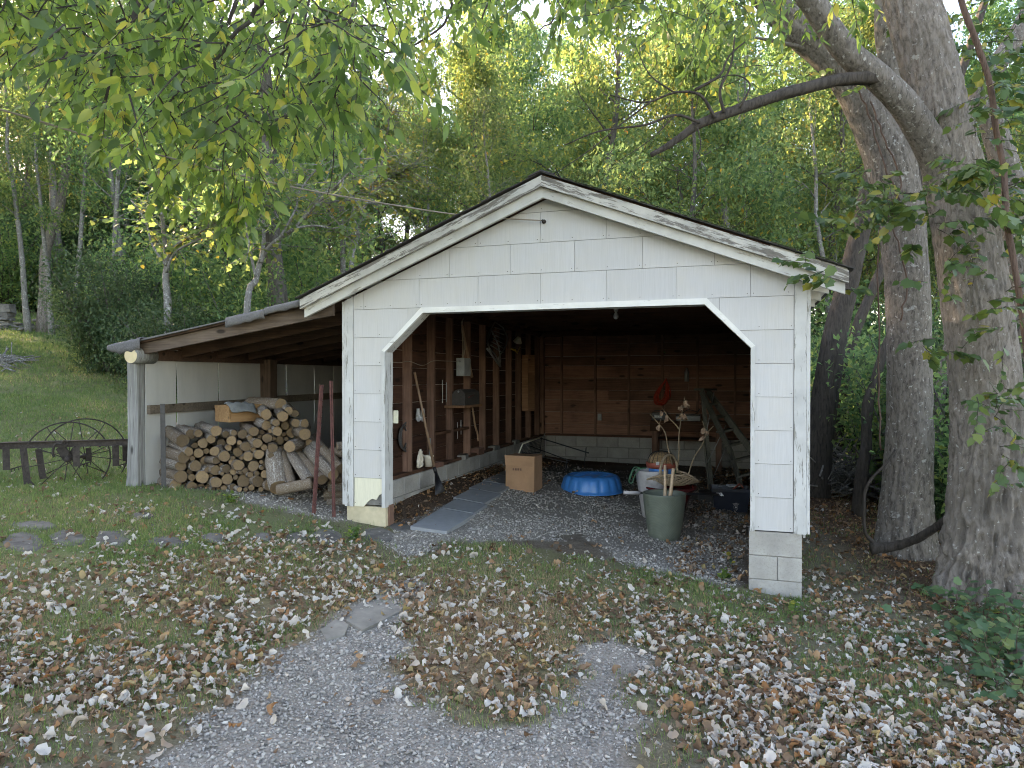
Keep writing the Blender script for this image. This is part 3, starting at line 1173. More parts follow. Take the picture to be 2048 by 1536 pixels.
pads = thing("worn_concrete_pads", "worn pale concrete patches at the top of the left gravel track", "concrete pad")
for pts in ([(690, 1245), (715, 1210), (770, 1180), (830, 1160), (850, 1170), (838, 1195), (800, 1225), (760, 1250), (720, 1262)],
            [(640, 1262), (672, 1240), (700, 1252), (690, 1275), (655, 1285)]):
    ps = [gnd(*p) for p in pts]
    n = len(ps)
    top = [Vector((p.x + jit(.02), p.y + jit(.02), p.z + .009)) for p in ps]
    bot = [Vector((p.x, p.y, p.z - .08)) for p in ps]
    obj("pad", mesh("pad", top + bot, [tuple(range(n))] + [(i, n + i, n + (i + 1) % n, (i + 1) % n) for i in range(n)], M['concrete_flat']), pads)

# five grey slabs inside the garage along the left wall
slabs = thing("slab_path", "row of grey paving slabs laid inside the garage along its left block wall", "paving")
for (x0, x1, ya, yb) in ((.69, 1.08, .04, .80), (.68, 1.06, .82, 1.26), (.63, 1.02, 1.28, 1.86), (.60, .98, 1.88, 2.42), (.57, .95, 2.44, 3.0), (.55, .92, 3.02, 3.55)):
    c0 = G((x0 + x1) / 2, (ya + yb) / 2, 0)
    z = float(hgt(np.array([c0.x]), np.array([c0.y]))[0]) + .03
    vs = []
    for zz in (-.04, 0):
        for (s, t) in ((x0, ya), (x1, ya), (x1, yb), (x0, yb)):
            p = G(s, t, 0)
            h_ = h1(p.x, p.y)
            vs.append((p.x + jit(.006), p.y + jit(.006), h_ + .035 + zz))
    me = mesh("slab", vs, [(0, 3, 2, 1), (4, 5, 6, 7), (0, 1, 5, 4), (1, 2, 6, 5), (2, 3, 7, 6), (3, 0, 4, 7)], M['slab'])
    obj("slab", me, slabs)
# ------------------------------------------------------------------ the garage
WID, DEP = 4.31, 7.15
SLO, SHI = .455, 3.875            # opening between these
CHZ, TOPZ = 2.0, 2.375
CX0, CX1 = .865, 3.50
RIDGE = 2.10
RZ = 3.55                         # roof underside plane at the ridge (fascia top)
KL, KR = .408, .385


def roofz(s, d=0.0):
    return RZ - d - (KL * (RIDGE - s) if s < RIDGE else KR * (s - RIDGE))


garage = thing("garage", "white clapboard-gabled single garage with wide open front and cut top corners", "garage", P0, ANG)
garage['label'] = "white shingle-sided gabled garage with a wide doorless opening and cut top corners"


def clip(poly, a, b, c):
    """keep a*x + b*z <= c"""
    out = []
    n = len(poly)
    for i in range(n):
        p, q = poly[i], poly[(i + 1) % n]
        dp = a * p[0] + b * p[1] - c
        dq = a * q[0] + b * q[1] - c
        if dp <= 0:
            out.append(p)
        if (dp < 0 < dq) or (dq < 0 < dp):
            t = dp / (dp - dq)
            out.append((p[0] + (q[0] - p[0]) * t, p[1] + (q[1] - p[1]) * t))
    return out


def parea(p):
    return abs(sum(p[i][0] * p[(i + 1) % len(p)][1] - p[(i + 1) % len(p)][0] * p[i][1] for i in range(len(p)))) / 2


CW = .098                          # corner boards
kL = (TOPZ - CHZ) / (CX0 - SLO)
kR = (TOPZ - CHZ) / (SHI - CX1)
TR = .035
Z0, CH = .469, .28
TRIMZ = TOPZ + .055


def front_pieces(x0, x1, z0, z1):
    """a siding rectangle cut by the rakes and by the opening"""
    base = [(x0, z0), (x1, z0), (x1, z1), (x0, z1)]
    dd = .17
    base = clip(base, -KL, 1, RZ - dd - KL * RIDGE)
    base = clip(base, KR, 1, RZ - dd + KR * RIDGE) if base else base
    if not base:
        return []
    if z0 >= TRIMZ - .01:
        return [base]
    res = []
    # left and right of the opening, below and above the start of the cut corner
    for side in (-1, 1):
        low = clip(base, 0, 1, CHZ)
        hi = clip(clip(base, 0, -1, -CHZ), 0, 1, TRIMZ) if len(base) > 2 else []
        if side < 0:
            low = clip(low, 1, 0, SLO - TR) if low else []
            hi = clip(hi, kL, -1, kL * (SLO - TR) - CHZ) if hi else []
            hi = clip(hi, 1, 0, 2.15) if hi else []
        else:
            low = clip(low, -1, 0, -(SHI + TR)) if low else []
            hi = clip(hi, -kR, -1, -kR * (SHI + TR) - CHZ) if hi else []
            hi = clip(hi, -1, 0, -2.15) if hi else []
        for q in (low, hi):
            if len(q) > 2 and parea(q) > 1e-4:
                res.append(q)
    return res


def side_shingle(polys, y0, y1, mt, nm="siding_shingle"):
    vs, fs = [], []
    for q in polys:
        o = len(vs)
        n = len(q)
        vs += [(p[0], y0, p[1]) for p in q] + [(p[0], y1, p[1]) for p in q]
        fs += [tuple(o + i for i in range(n)), tuple(o + i for i in range(2 * n - 1, n - 1, -1))]
        fs += [(o + i, o + n + i, o + n + (i + 1) % n, o + (i + 1) % n) for i in range(n)]
    # bottom edge stands a little proud of the course below
    zmin, zmax = min(v_[2] for v_ in vs), max(v_[2] for v_ in vs)
    vs = [(x, y - (.004 * (1 - (z - zmin) / CH) if y == y0 else 0), z) for x, y, z in vs]
    return obj(nm, mesh(nm, vs, fs, mt), garage)


gap = .003
for k in range(12):
    z0, z1 = Z0 + CH * k, Z0 + CH * (k + 1) - .003
    off = .21 if k % 2 else .53
    if k < 6:
        xs = [CW, SLO - .02] if False else [CW, 2.0, WID - CW]
    elif k == 6:
        xs = [CW, .70, 2.15, 3.62, WID - CW]
    else:
        xs = [CW] + [x for x in np.arange(off - .61, 4.3, .61) if CW + .04 < x < WID - CW - .04] + [WID - CW]
    for a, b_ in zip(xs[:-1], xs[1:]):
        ps = front_pieces(a + gap / 2, b_ - gap / 2, z0, z1)
        if k < 6:
            ps = [q for q in ps if parea(q) > .001]
        if not ps:
            continue
        if k == 0 and a < 1:                     # the broken bottom shingle
            x1 = SLO - TR - gap / 2
            q = [(a + .01, z0 - .01), (a + .115, z0 - .01)] + [(a + .115 + .10 * i / 6, z0 - .01 + .085 * math.sin(i / 6 * 1.4)) for i in range(1, 7)]
            q += [(a + .255, z0 + .065), (a + .27, z0 + .09), (a + .285, z0 + .115), (x1, z0 + .13), (x1, z1), (a + .01, z1)]
            side_shingle([q], -.030, -.020, M['siding_cream'])
            continue
        d = .0015 * rnd.random()
        side_shingle(ps, -.026 - d, -.018, M['siding'])
# dark sheathing behind the siding
for q in front_pieces(.02, WID - .02, Z0 + .01, 3.5):
    pass
back_polys = []
for k in range(12):
    back_polys += front_pieces(.02, 2.15, Z0 + CH * k + (.01 if k == 0 else 0), Z0 + CH * (k + 1)) + front_pieces(2.15, WID - .02, Z0 + CH * k + (.01 if k == 0 else 0), Z0 + CH * (k + 1))
vs, fs = [], []
for q in back_polys:
    o = len(vs)
    vs += [(p[0], -.016, p[1]) for p in q] + [(p[0], .0, p[1]) for p in q]
    n = len(q)
    fs += [tuple(o + i for i in range(n)), tuple(o + i for i in range(2 * n - 1, n - 1, -1))] + [(o + i, o + n + i, o + n + (i + 1) % n, o + (i + 1) % n) for i in range(n)]
obj("front_sheathing", mesh("front_sheathing", vs, fs, M['siding_back']), garage)

# nail heads on the siding
nb = MB()
for k in range(12):
    off = .21 if k % 2 else .53
    xs = [CW + .02, SLO - TR - .03, SHI + TR + .03, WID - CW - .02] if k < 7 else [x + d for x in np.arange(off - .61, 4.3, .61) for d in (.025, -.025, .3)]
    for x in xs:
        z = Z0 + CH * k + .028
        if .1 < x < WID - .1 and z < roofz(x, .2) and not (SLO - TR < x < SHI + TR and z < TRIMZ):
            nb.box(x - .003, x + .003, -.0335, -.0285, z - .003, z + .003)
o = nb.obj("nail_heads", M['rust'], garage, smooth=False)
o['kind'] = "stuff"

# corner boards, opening trim and jambs
prism("corner_board", [(0, .455), (CW - .003, .455), (CW - .003, roofz(CW, .175)), (0, roofz(0, .175))], -.036, -.002, M['white'], garage)
prism("corner_board", [(WID - CW + .003, .455), (WID, .455), (WID, roofz(WID, .175)), (WID - CW + .003, roofz(WID - CW, .175))], -.036, -.002, M['white'], garage)
box("side_corner_board", -.028, -.002, -.034, .09, .47, roofz(0, .18), M['white'], garage)
box("side_corner_board", WID + .002, WID + .028, -.034, .09, .46, roofz(WID, .18), M['white'], garage)
OUT = [(SLO, .46), (SLO, CHZ), (CX0, TOPZ), (CX1, TOPZ), (SHI, CHZ), (SHI, .46)]


def offs(w):
    return [(SLO - w, .46), (SLO - w, CHZ + w * .45), (CX0 - w * .5, TOPZ + w * 1.5), (CX1 + w * .5, TOPZ + w * 1.5), (SHI + w, CHZ + w * .45), (SHI + w, .46)]


outer = offs(TR)
for i in range(5):
    q = [OUT[i], OUT[i + 1], outer[i + 1], outer[i]]
    prism("opening_trim", q, -.046, -.014, M['white'] if i in (0, 4) else M['white_lower'], garage)
    a, b_ = Vector((OUT[i][0], 0, OUT[i][1])), Vector((OUT[i + 1][0], 0, OUT[i + 1][1]))
    w = .02
    outr = offs(w)
    q = [OUT[i], OUT[i + 1], outr[i + 1], outr[i]]
    q = [(p[0], p[1]) for p in q]
    prism("jamb", q, -.0135, .125, M['white'], garage)

# rake boards (two stepped boards either side) and the roof
for side, end in ((-1, -.40), (1, 4.60)):
    for nm, d0, d1, y0, y1, mt in (("rake_board", .0, .095, -.215, -.165, M['white_rake%d' % side]), ("frieze_board", .075, .185, -.164, -.125, M['white_lower%d' % side])):
        e = end + (.02 if nm == "frieze_board" else 0) * (1 if side < 0 else -1)
        q = [(RIDGE, RZ - d0), (e, roofz(e, d0)), (e, roofz(e, d1)), (RIDGE, RZ - d1)]
        prism(nm, q, y0, y1, mt, garage)
    # solid block between frieze and wall (boxed rake)
    q = [(RIDGE, RZ - .09), (end + .05 * -side, roofz(end + .05 * -side, .09)), (end + .05 * -side, roofz(end + .05 * -side, .125)), (RIDGE, RZ - .125)]
    prism("rake_soffit", q, -.124, -.037, M['white_lower'], garage)
    # deck boards run along the ridge
    nd = 13
    for i in range(nd):
        s0 = RIDGE + (end - RIDGE) * i / nd
        s1 = RIDGE + (end - RIDGE) * (i + 1) / nd - .004 * side
        q = [(s0, roofz(s0, -.002)), (s1, roofz(s1, -.002)), (s1, roofz(s1, -.022)), (s0, roofz(s0, -.022))]
        prism("roof_board", q, -.164 if i < nd else 0, DEP + .2, M['stud_y'] if i < nd - 3 else M['white_lower'], garage)
    # shingle courses
    nc = 18
    for i in range(nc):
        e2 = end + .035 * side
        s0 = RIDGE + (e2 - RIDGE) * i / nc
        s1 = RIDGE + (e2 - RIDGE) * (i + 1) / nc
        th = .012
        q = [(s0, roofz(s0, -.023)), (s1, roofz(s1, -.023)), (s1, roofz(s1, -.023 - th)), (s0, roofz(s0, -.027))]
        y = -.235 + jit(.008)
        prism("roof_shingle", q, y, DEP + .23, M['shingle_roof'], garage)
prism("ridge_cap", [(RIDGE - .12, roofz(RIDGE - .12, -.036)), (RIDGE, RZ + .030), (RIDGE + .12, roofz(RIDGE + .12, -.036)), (RIDGE + .12, roofz(RIDGE + .12, -.046)), (RIDGE, RZ + .045), (RIDGE - .12, roofz(RIDGE - .12, -.046))],
      -.24, DEP + .24, M['shingle_roof'], garage)
# moss clumps along the front right edge of the roof
mb = MB()
for i in range(420):
    s = rnd.uniform(2.3, 4.55)
    r = rnd.uniform(.004, .011)
    z = roofz(s, -.034)
    vs_, fs_ = tube_arr([(s - r, -.235 + jit(.012), z), (s, -.24 + jit(.01), z + r * .4), (s + r, -.23, z)], [r * .3, r * .6, r * .3], 5)
    mb.add(vs_, fs_)
o = mb.obj("moss", M['moss'], garage)
o['kind'] = "stuff"

# rafters with white painted tails
for i in range(12):
    t = .02 + i * .64
    for side, end in ((-1, -.36), (1, 4.55)):
        wallx = 0 if side < 0 else WID
        q = [(RIDGE, RZ - .004), (wallx, roofz(wallx, .004)), (wallx, roofz(wallx, .12)), (RIDGE, RZ - .14)]
        prism("rafter", q, t - .02, t + .02, M['stud_x'], garage)
        e = end + (.16 if side < 0 and i == 0 else 0)
        q = [(wallx, roofz(wallx, .004)), (e, roofz(e, .004)), (e, roofz(e, .10)), (wallx, roofz(wallx, .13))]
        prism("rafter_tail", q, t - .02 + (.0 if i else .05), t + .02 + (.0 if i else .05), M['white_lower'], garage)
    if 0 < i:
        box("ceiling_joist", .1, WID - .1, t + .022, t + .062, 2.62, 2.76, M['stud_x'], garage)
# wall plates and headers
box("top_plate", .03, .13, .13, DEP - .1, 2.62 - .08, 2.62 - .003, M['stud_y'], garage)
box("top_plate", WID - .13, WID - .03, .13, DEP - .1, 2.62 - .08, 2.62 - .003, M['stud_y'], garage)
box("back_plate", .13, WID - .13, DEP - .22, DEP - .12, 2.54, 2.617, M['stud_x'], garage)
box("header_beam", SLO - .02, SHI + .02, .004, .12, TOPZ + .022, TOPZ + .2, M['stud_x'], garage)

# foundation: concrete blocks with recessed mortar
ZB = .617


def block_wall(axis, c0, l0, l1, ztop, n, first=0, thick=.14, face=1):
    """rows of blocks; axis 'y': wall at x=c0 running along y; axis 'x': wall at y=c0 running along x"""
    Lb, Hb, jt = .406, .200, .010
    for r_ in range(n):
        zt = ztop - r_ * Hb
        p = l0 - (Lb / 2 if (r_ + first) % 2 else 0)
        while p < l1 - .03:
            a, b_ = max(p, l0), min(p + Lb - jt, l1)
            if b_ - a > .04:
                dj = jit(.002)
                if axis == 'y':
                    box("concrete_block", c0 - thick / 2 + dj, c0 + thick / 2 + dj, a, b_, zt - Hb + jt, zt, M['block'], garage, bev=.004)
                else:
                    box("concrete_block", a, b_, c0 - thick / 2 + dj, c0 + thick / 2 + dj, zt - Hb + jt, zt, M['block'], garage, bev=.004)
            p += Lb
    q = thick / 2 - .006
    zb = ztop - n * Hb
    if axis == 'y':
        box("mortar_core", c0 - q, c0 + q, l0 + .002, l1 - .002, zb, ztop - .006, M['mortar'], garage)
    else:
        box("mortar_core", l0 + .002, l1 - .002, c0 - q, c0 + q, zb, ztop - .006, M['mortar'], garage)


block_wall('y', .10, .14, DEP - .07, ZB, 3)
block_wall('y', WID - .10, .14, DEP - .07, ZB, 5)
block_wall('x', DEP, .18, WID - .18, ZB, 4, 1)
# front piers
box("pier_block", .012, SLO - .008, -.018, .13, .268, .462, M['block_cream'], garage, bev=.004)
box("pier_block", .012, SLO - .008, -.018, .13, .05, .262, M['block_cream'], garage, bev=.004)
box("pier_form_board", SLO - .004, SLO + .014, .03, .118, .16, .475, M['stud'], garage)
for (x0, x1, z0, z1) in ((SHI - .01, WID - .03, .256, .457), (SHI - .01, 4.088, .056, .25), (4.094, WID - .03, .056, .25), (SHI - .01, WID - .03, -.15, .05), (SHI - .01, WID - .03, -.36, -.156)):
    box("pier_block", x0, x1, -.02, .13, z0, z1, M['block'], garage, bev=.004)
box("pier_mortar", SHI, WID - .04, -.012, .12, -.4, .45, M['mortar'], garage)

# left wall: studs, sheathing, plate
SILL = ZB + .04
box("sill_plate", .04, .15, .14, DEP - .1, ZB + .002, SILL, M['stud_y'], garage)
box("sill_plate", WID - .15, WID - .04, .14, DEP - .1, ZB + .002, SILL, M['stud_y'], garage)
box("sill_plate", .16, WID - .16, DEP - .06, DEP + .04, ZB + .002, SILL, M['stud_x'], garage)
stud_px = [822, 869, 906, 941, 971, 998, 1023, 1042]
stud_t = [onS(x, 850, .15).y for x in stud_px]
stud_t += [stud_t[-1] + .61, stud_t[-1] + 1.2]
print("STUDS", [round(t, 2) for t in stud_t])
stud_t = [t for t in stud_t if t < DEP - .2]
for t in stud_t:
    box("stud", .055, .15, t - .028, t + .028, SILL + .001, 2.54, M['stud'], garage, j=.003)
    box("stud", WID - .15, WID - .055, t - .022, t + .022, SILL + .001, 2.54, M['stud'], garage, j=.003)
nb_ = 10
for side in (0, 1):
    for i in range(nb_):
        z0 = SILL - .02 + i * .205
        x0, x1 = (.030, .052) if side == 0 else (WID - .052, WID - .030)
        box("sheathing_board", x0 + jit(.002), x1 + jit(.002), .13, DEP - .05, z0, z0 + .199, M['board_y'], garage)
    # outer siding of the long walls: courses of shingles
    for k in range(8):
        z0 = .40 + CH * k
        for j in range(12):
            y0 = .095 + j * .61 - (.3 if k % 2 else 0)
            a, b_ = max(y0, .095), min(y0 + .606, DEP)
            if b_ - a < .05:
                continue
            xa = (-.006, .012) if side == 0 else (WID - .012, WID + .006)
            box("siding_shingle", xa[0], xa[1], a, b_, z0, min(z0 + CH - .003, 2.64), M['siding'], garage)
# blocking between studs
for (i, z) in ((1, 1.02), (2, 1.02)):
    box("blocking", .06, .14, stud_t[i] + .03, stud_t[i + 1] - .03, z, z + .035, M['stud_y'], garage)
# back wall: horizontal boards on studs
zb = SILL
i = 0
gaps = {4: .006, 6: .008}
while zb < 2.9:
    h_ = .235 if i % 3 else .19
    x = .16
    cuts = [.035, rnd.uniform(1.4, 2.9), WID - .035]
    for a, b_ in zip(cuts[:-1], cuts[1:]):
        box("wall_board", a, b_ - .003, DEP + .012, DEP + .034, zb, zb + h_ - gaps.get(i, .004), M['board'], garage, j=.0015)
    zb += h_
    i += 1
for px in (1085, 1124, 1191, 1258, 1325, 1395, 1470):
    s = onF(px, 800, DEP).x
    box("stud", s - .02, s + .02, DEP - .055, DEP + .008, SILL + .001, 2.54, M['stud'], garage, j=.002)
box("outer_back_wall", 0, WID, DEP + .04, DEP + .055, .2, 2.5, M['siding'], garage)
prism("back_gable", [(0, 2.5), (WID, 2.5), (WID, roofz(WID, .01)), (RIDGE, RZ - .01), (0, roofz(0, .01))], DEP + .036, DEP + .058, M['siding'], garage)
box("corner_post", .05, .16, DEP - .17, DEP - .06, SILL, 2.54, M['stud'], garage)
# outlet and light switch on their boards
o = box("outlet_box", onF(1200, 858, DEP - .06).x - .045, onF(1200, 858, DEP - .06).x + .03, DEP - .075, DEP - .057, .93, 1.06, M['greybox'], garage, bev=.004)
sw = onS(786, 834, SLO + .01)
box("switch_plate", SLO + .002, SLO + .055, .13, .142, sw.z - .065, sw.z + .065, M['cream'], garage, bev=.003)
# ceramic socket and bulb hang from a joist
lb = onF(1232, 636, 2.2)
bulb = thing("ceiling_bulb", "bare unlit bulb in a white ceramic socket under the dark garage ceiling", "light bulb", G(lb.x, lb.y, 2.62))
lathe("socket", [(0, 0), (.055, 0), (.055, -.015), (.028, -.045), (.024, -.075), (0, -.075)], M['bulb'], bulb, 20)
lathe("bulb", [(.013, -.07), (.014, -.085), (.028, -.115), (.032, -.14), (.024, -.163), (0, -.172)], M['bulb'], bulb, 18)
# hook and cable on the gable
hk = onF(1090, 445)
lathe("cable_hook", [(0, 0), (.02, 0), (.02, .01), (.006, .015), (.006, .05), (.012, .055), (0, .06)], M['rust'], garage, 10, loc=(hk.x, -.032, hk.z), rot=(R(90), 0, 0))
p1 = G(hk.x, -.08, hk.z)
q = [p1]
for (px, py, Y) in ((920, 430, 6.6), (693, 394, 6.0), (511, 358, 5.3), (208, 281, 4.4), (0, 219, 3.9), (-400, 118, 3.2)):
    q.append(at(px, py, Y))
tag(tube("cable", smooth_path(q, 5), .006, M['wire'], None, 6), "thin brown cable stretched from the garage gable into the trees at upper left", "cable")

# ------------------------------------------------------------------ the lean-to
lean = thing("lean_to", "dark open-fronted wooden lean-to sloping down from the garage, sheltering firewood", "lean-to", P0, ANG)
LS = -2.57
LD = 7.1


def lz(s, d=0.0):
    return 2.115 + .163 * (s + 2.80) - d


for i in range(9):
    t = -.06 + i * .60
    q = [(-2.86 if i else -2.66, lz(-2.86 if i else -2.66, .03)), (-.12 if i == 0 else -.035, lz(-.12 if i == 0 else -.035, .03)), (-.12 if i == 0 else -.035, lz(-.12 if i == 0 else -.035, .175)), (-2.86 if i else -2.62, lz(-2.86, .165) if i else lz(-2.62, .15))]
    prism("rafter", q, t, t + .042, M['leanfront'] if i == 0 else M['leanwood'], lean)
# roof boards (underside seen) and metal/felt sheet
nb2 = 15
for i in range(nb2):
    s0 = -2.88 + (2.50) * i / nb2
    s1 = s0 + 2.50 / nb2 - .006
    q = [(s0, lz(s0, .028)), (s1, lz(s1, .028)), (s1, lz(s1, .006)), (s0, lz(s0, .006))]
    prism("roof_board", q, -.10 + jit(.006), LD, M['leanwood'], lean)
prism("roof_board", [(-.376, lz(-.376, .028)), (-.04, lz(-.04, .028)), (-.04, lz(-.04, .006)), (-.376, lz(-.376, .006))], -.0, LD, M['leanwood'], lean)
prism("roof_felt", [(-2.95, lz(-2.95, .012)), (-.42, lz(-.42, .004)), (-.42, lz(-.42, -.006)), (-2.95, lz(-2.95, -.008))], -.135, LD, M['felt'], lean)
# torn felt flaps folded over the front edge
for (a, b_, dz, th) in ((-2.93, -2.47, .105, .03), (-1.34, -.86, .07, .035), (-.86, -.44, .045, .045)):
    vs, fs = [], []
    n = 9
    for i in range(n):
        s = a + (b_ - a) * i / (n - 1)
        prof = (.25 + .75 * min(1, i / 3.0)) if a < -2.5 else 1
        drop = dz * prof * rnd.uniform(.8, 1.08)
        for (y, z) in ((.06, .022), (-.11, .024), (-.155, .012), (-.165, -.010), (-.162, -.010 - drop * .6), (-.155 + jit(.01), -.012 - drop)):
            vs.append((s, y, lz(s, 0) + z + (th - .03) * 1 + jit(.003)))
    for i in range(n - 1):
        for k in range(5):
            fs.append((i * 6 + k, (i + 1) * 6 + k, (i + 1) * 6 + k + 1, i * 6 + k + 1))
    o = obj("felt_flap", mesh("felt_flap", vs, fs, M['felt'], True), lean)
    sm = o.modifiers.new("solid", 'SOLIDIFY')
    sm.thickness = .006
# round log beam on the posts
bx, bz = onF(268, 711, -.12).x, onF(268, 711, -.12).z
tube("log_beam", [(bx, -.16, bz), (bx, -.02, bz), (bx, .14, bz)], [.092, .09, .09], M['grey_wood'], lean, 18)
box("eave_beam", bx - .05, bx + .05, .142, LD, bz - .05, bz + .075, M['leanwood'], lean)
vs = [(0, 0, 0)] + [(.088 * math.cos(a), 0, .086 * math.sin(a)) for a in np.linspace(0, 2 * math.pi, 24, endpoint=False) if not (.35 < a < 1.2)]
obj("cut_end", mesh("cut_end", vs, [tuple(range(1, len(vs)))], M['logend_pale']), lean, loc=(bx, -.165, bz))
# posts
pz = h1(*G(-2.68, 0, 0)[:2])
o = MB()
o.add(*tube_arr([(-2.70, .02, pz - .1), (-2.695, .02, pz + .1), (-2.69, .02, pz + .45), (-2.69, .02, 1.3), (-2.70, .02, bz - .075)], [.125, .112, .100, .096, .096], 4, True, .03))
post = o.obj("post", M['grey_wood'], lean, smooth=False)
vsx = [v_.co.copy() for v_ in post.data.vertices]
t2 = 2.12
for t in (t2, 4.4, 6.9):
    z_ = h1(*G(-2.62, t, 0)[:2])
    box("post", -2.60, -2.44, t - .06, t + .10, z_ - .1, lz(-2.5, .17), M['leanfront_z'], lean, j=.006)
# girt rail and panels on the outside wall
prev = 0.06
for t0, t1, z0, z1 in ((.06, t2 - .065, 1.385, 1.41), (t2 + .105, 4.35, 1.435, 1.45), (4.5, 6.8, 1.45, 1.46)):
    beam("rail", (-2.575, t0, z0), (-2.575, t1, z1), .045, .10, M['brown_rail'], lean)
edges = [0.04] + [onS(x, 780, LS - .03).y for x in (352, 437, 508, 572, 628, 668)] + [5.1, 5.9, 6.7, 7.2]
print("PANELS", [round(e, 2) for e in edges])
for i, (a, b_) in enumerate(zip(edges[:-1], edges[1:])):
    zlo = h1(*G(-2.6, (a + b_) / 2, 0)[:2]) - .05
    g0 = (.035, .012, .03, .03)[(1, 2, 4, 5).index(i)] if i in (1, 2, 4, 5) else .002
    # panel with a slightly bowed edge so daylight shows in the seam
    n = 9
    vs = []
    for y_off, side in ((a, 0), (b_, 1)):
        for k in range(n):
            z = zlo + (2.075 - zlo) * k / (n - 1)
            f = math.sin(math.pi * min(1, max(0, (z - .9) / 1.15)))
            e = g0 * f if side == 0 else 0
            vs.append((-2.606 - (.006 if i % 2 else 0), y_off + e + (-.001 if side else .001), z))
    fs = [(k, k + 1, n + k + 1, n + k) for k in range(n - 1)]
    o = obj("wall_panel", mesh("wall_panel", vs, fs, M['panel']), lean)
    o.modifiers.new("solid", 'SOLIDIFY').thickness = .006
# trim strip outside the front post
box("edge_strip", -2.835, -2.80, .02, .05, .55, 2.02, M['siding'], lean)
box("panel_top_rail", -2.60, -2.555, .1, 6.9, 2.078, 2.13, M['leanwood'], lean)
# far end wall of the lean-to
for i in range(4):
    box("end_panel", LS + .02 + i * .63, LS + .02 + (i + 1) * .63 - .01, LD - .08, LD - .07, .3, 2.15 + i * .1, M['panel'], lean)
# ------------------------------------------------------------------ trees and plants
def unit(a):
    return a / np.maximum(np.linalg.norm(a, axis=-1, keepdims=True), 1e-6)


def leaf_quads(P, D, N, ln, wd):
    """folded diamond leaves: 4 corners, 2 triangles each"""
    D = unit(D)
    S = unit(np.cross(D, N))
    N2 = np.cross(S, D)
    b_ = P
    tip = P + D * ln[:, None] + N2 * (-.12 * ln)[:, None]
    m_ = P + D * (.42 * ln)[:, None]
    l = m_ - S * (wd / 2)[:, None] + N2 * (.18 * wd)[:, None]
    r = m_ + S * (wd / 2)[:, None] + N2 * (.18 * wd)[:, None]
    Vv = np.stack([b_, l, tip, r], 1).reshape(-1, 3)
    o = np.arange(len(P))[:, None] * 4
    T = np.concatenate([o + np.array([[0, 2, 1]]), o + np.array([[0, 3, 2]])], 1).reshape(-1, 3)
    return Vv, T


def tree_template(seed, H, r0, crown0, spread, nl, nleaf, lsize, lean=.05, droop=.0, sec=5, seg=7, sigma=.24, narrow=.5):
    r = random.Random(seed)
    rg = np.random.default_rng(seed)
    mbt = MB()
    pts, rad = [], []
    x = y = 0.0
    la = r.uniform(0, 6.28)
    for i in range(11):
        f = i / 10
        pts.append(Vector((x, y, f * H)))
        rad.append(r0 * (1 - f) ** .8 + .012 + (r0 * .45 if i == 0 else 0))
        x += lean * H / 10 * math.cos(la) + r.gauss(0, .02 * H / 3)
        y += lean * H / 10 * math.sin(la) + r.gauss(0, .02 * H / 3)
    pts[0].z = -.3
    sp = smooth_path(pts, 2)
    mbt.tube(sp, interp(rad, 2), seg)
    cl = []
    for i in range(nl):
        f = crown0 + (1 - crown0) * (i + .5) / nl * .98
        k = f * (len(sp) - 1)
        j = int(k)
        a = sp[j].lerp(sp[min(j + 1, len(sp) - 1)], k - j)
        az = i * 2.4 + r.uniform(-.5, .5)
        g = (f - crown0) / (1 - crown0)
        ln = spread * (math.sin(math.pi * min(.97, .22 + g * .75)) ** .7) * r.uniform(.65, 1.15)
        el = r.uniform(.25, .75) + g * .5
        p = a.copy()
        d = Vector((math.cos(az) * math.cos(el), math.sin(az) * math.cos(el), math.sin(el)))
        lp = [p.copy()]
        ns = 5
        for s in range(ns):
            d = (d + Vector((r.gauss(0, .18), r.gauss(0, .18), r.gauss(0, .12) - droop))).normalized()
            p = p + d * ln / ns
            lp.append(p.copy())
            if s > 0:
                cl.append((p.copy(), 1.0))
        rb = max(.012, r0 * .30 * (1 - g * .6))
        mbt.tube(lp, [rb * (1 - .17 * q) for q in range(ns + 1)], 5)
        for s in range(sec):
            q = r.uniform(.3, 1) * ns
            j = min(int(q), ns - 1)
            b_ = lp[j].lerp(lp[j + 1], q - j)
            dd = (d + Vector((r.gauss(0, .8), r.gauss(0, .8), r.gauss(0, .5)))).normalized()
            l2 = ln * r.uniform(.25, .5)
            e = b_ + dd * l2 + Vector((0, 0, -droop * l2))
            mbt.tube([b_, b_.lerp(e, .5) + Vector((r.gauss(0, .05), r.gauss(0, .05), r.gauss(0, .05))), e], [rb * .4, rb * .28, .006], 4)
            for q2 in (.4, .7, 1.0):
                cl.append((b_.lerp(e, q2), 1.0))
    cl = np.array([c[:] for c, _ in cl])
    # clumps of different density
    wgt = rg.lognormal(0, .7, len(cl))
    ix = rg.choice(len(cl), nleaf, p=wgt / wgt.sum())
    P = cl[ix] + rg.normal(0, 1, (nleaf, 3)) * np.array([sigma, sigma, sigma * .7])
    D = rg.normal(0, 1, (nleaf, 3)) + np.array([0, 0, -.7])
    N = rg.normal(0, .6, (nleaf, 3)) + np.array([0, 0, 1.0])
    ln = rg.uniform(.7, 1.3, nleaf) * lsize
    Vv, T = leaf_quads(P, D, N, ln, ln * rg.uniform(.42, .58, nleaf))
    tone = rg.normal(0, .12, len(cl))[ix] + rg.uniform(.05, .8, nleaf)
    tone = np.where(rg.random(nleaf) < .012, 1, np.clip(tone, 0, .95))
    return mbt, (Vv, T, np.repeat(tone, 2))


TPL = {}


def reg(nm, leafm, barkm, **kw):
    mbt, (Vv, T, tone) = tree_template(**kw)
    tm = mesh("trunk", mbt.v, mbt.f, M[barkm], True)
    cm = npmesh("crown", Vv, T, M[leafm], lc=tone)
    TPL[nm] = (tm, cm)


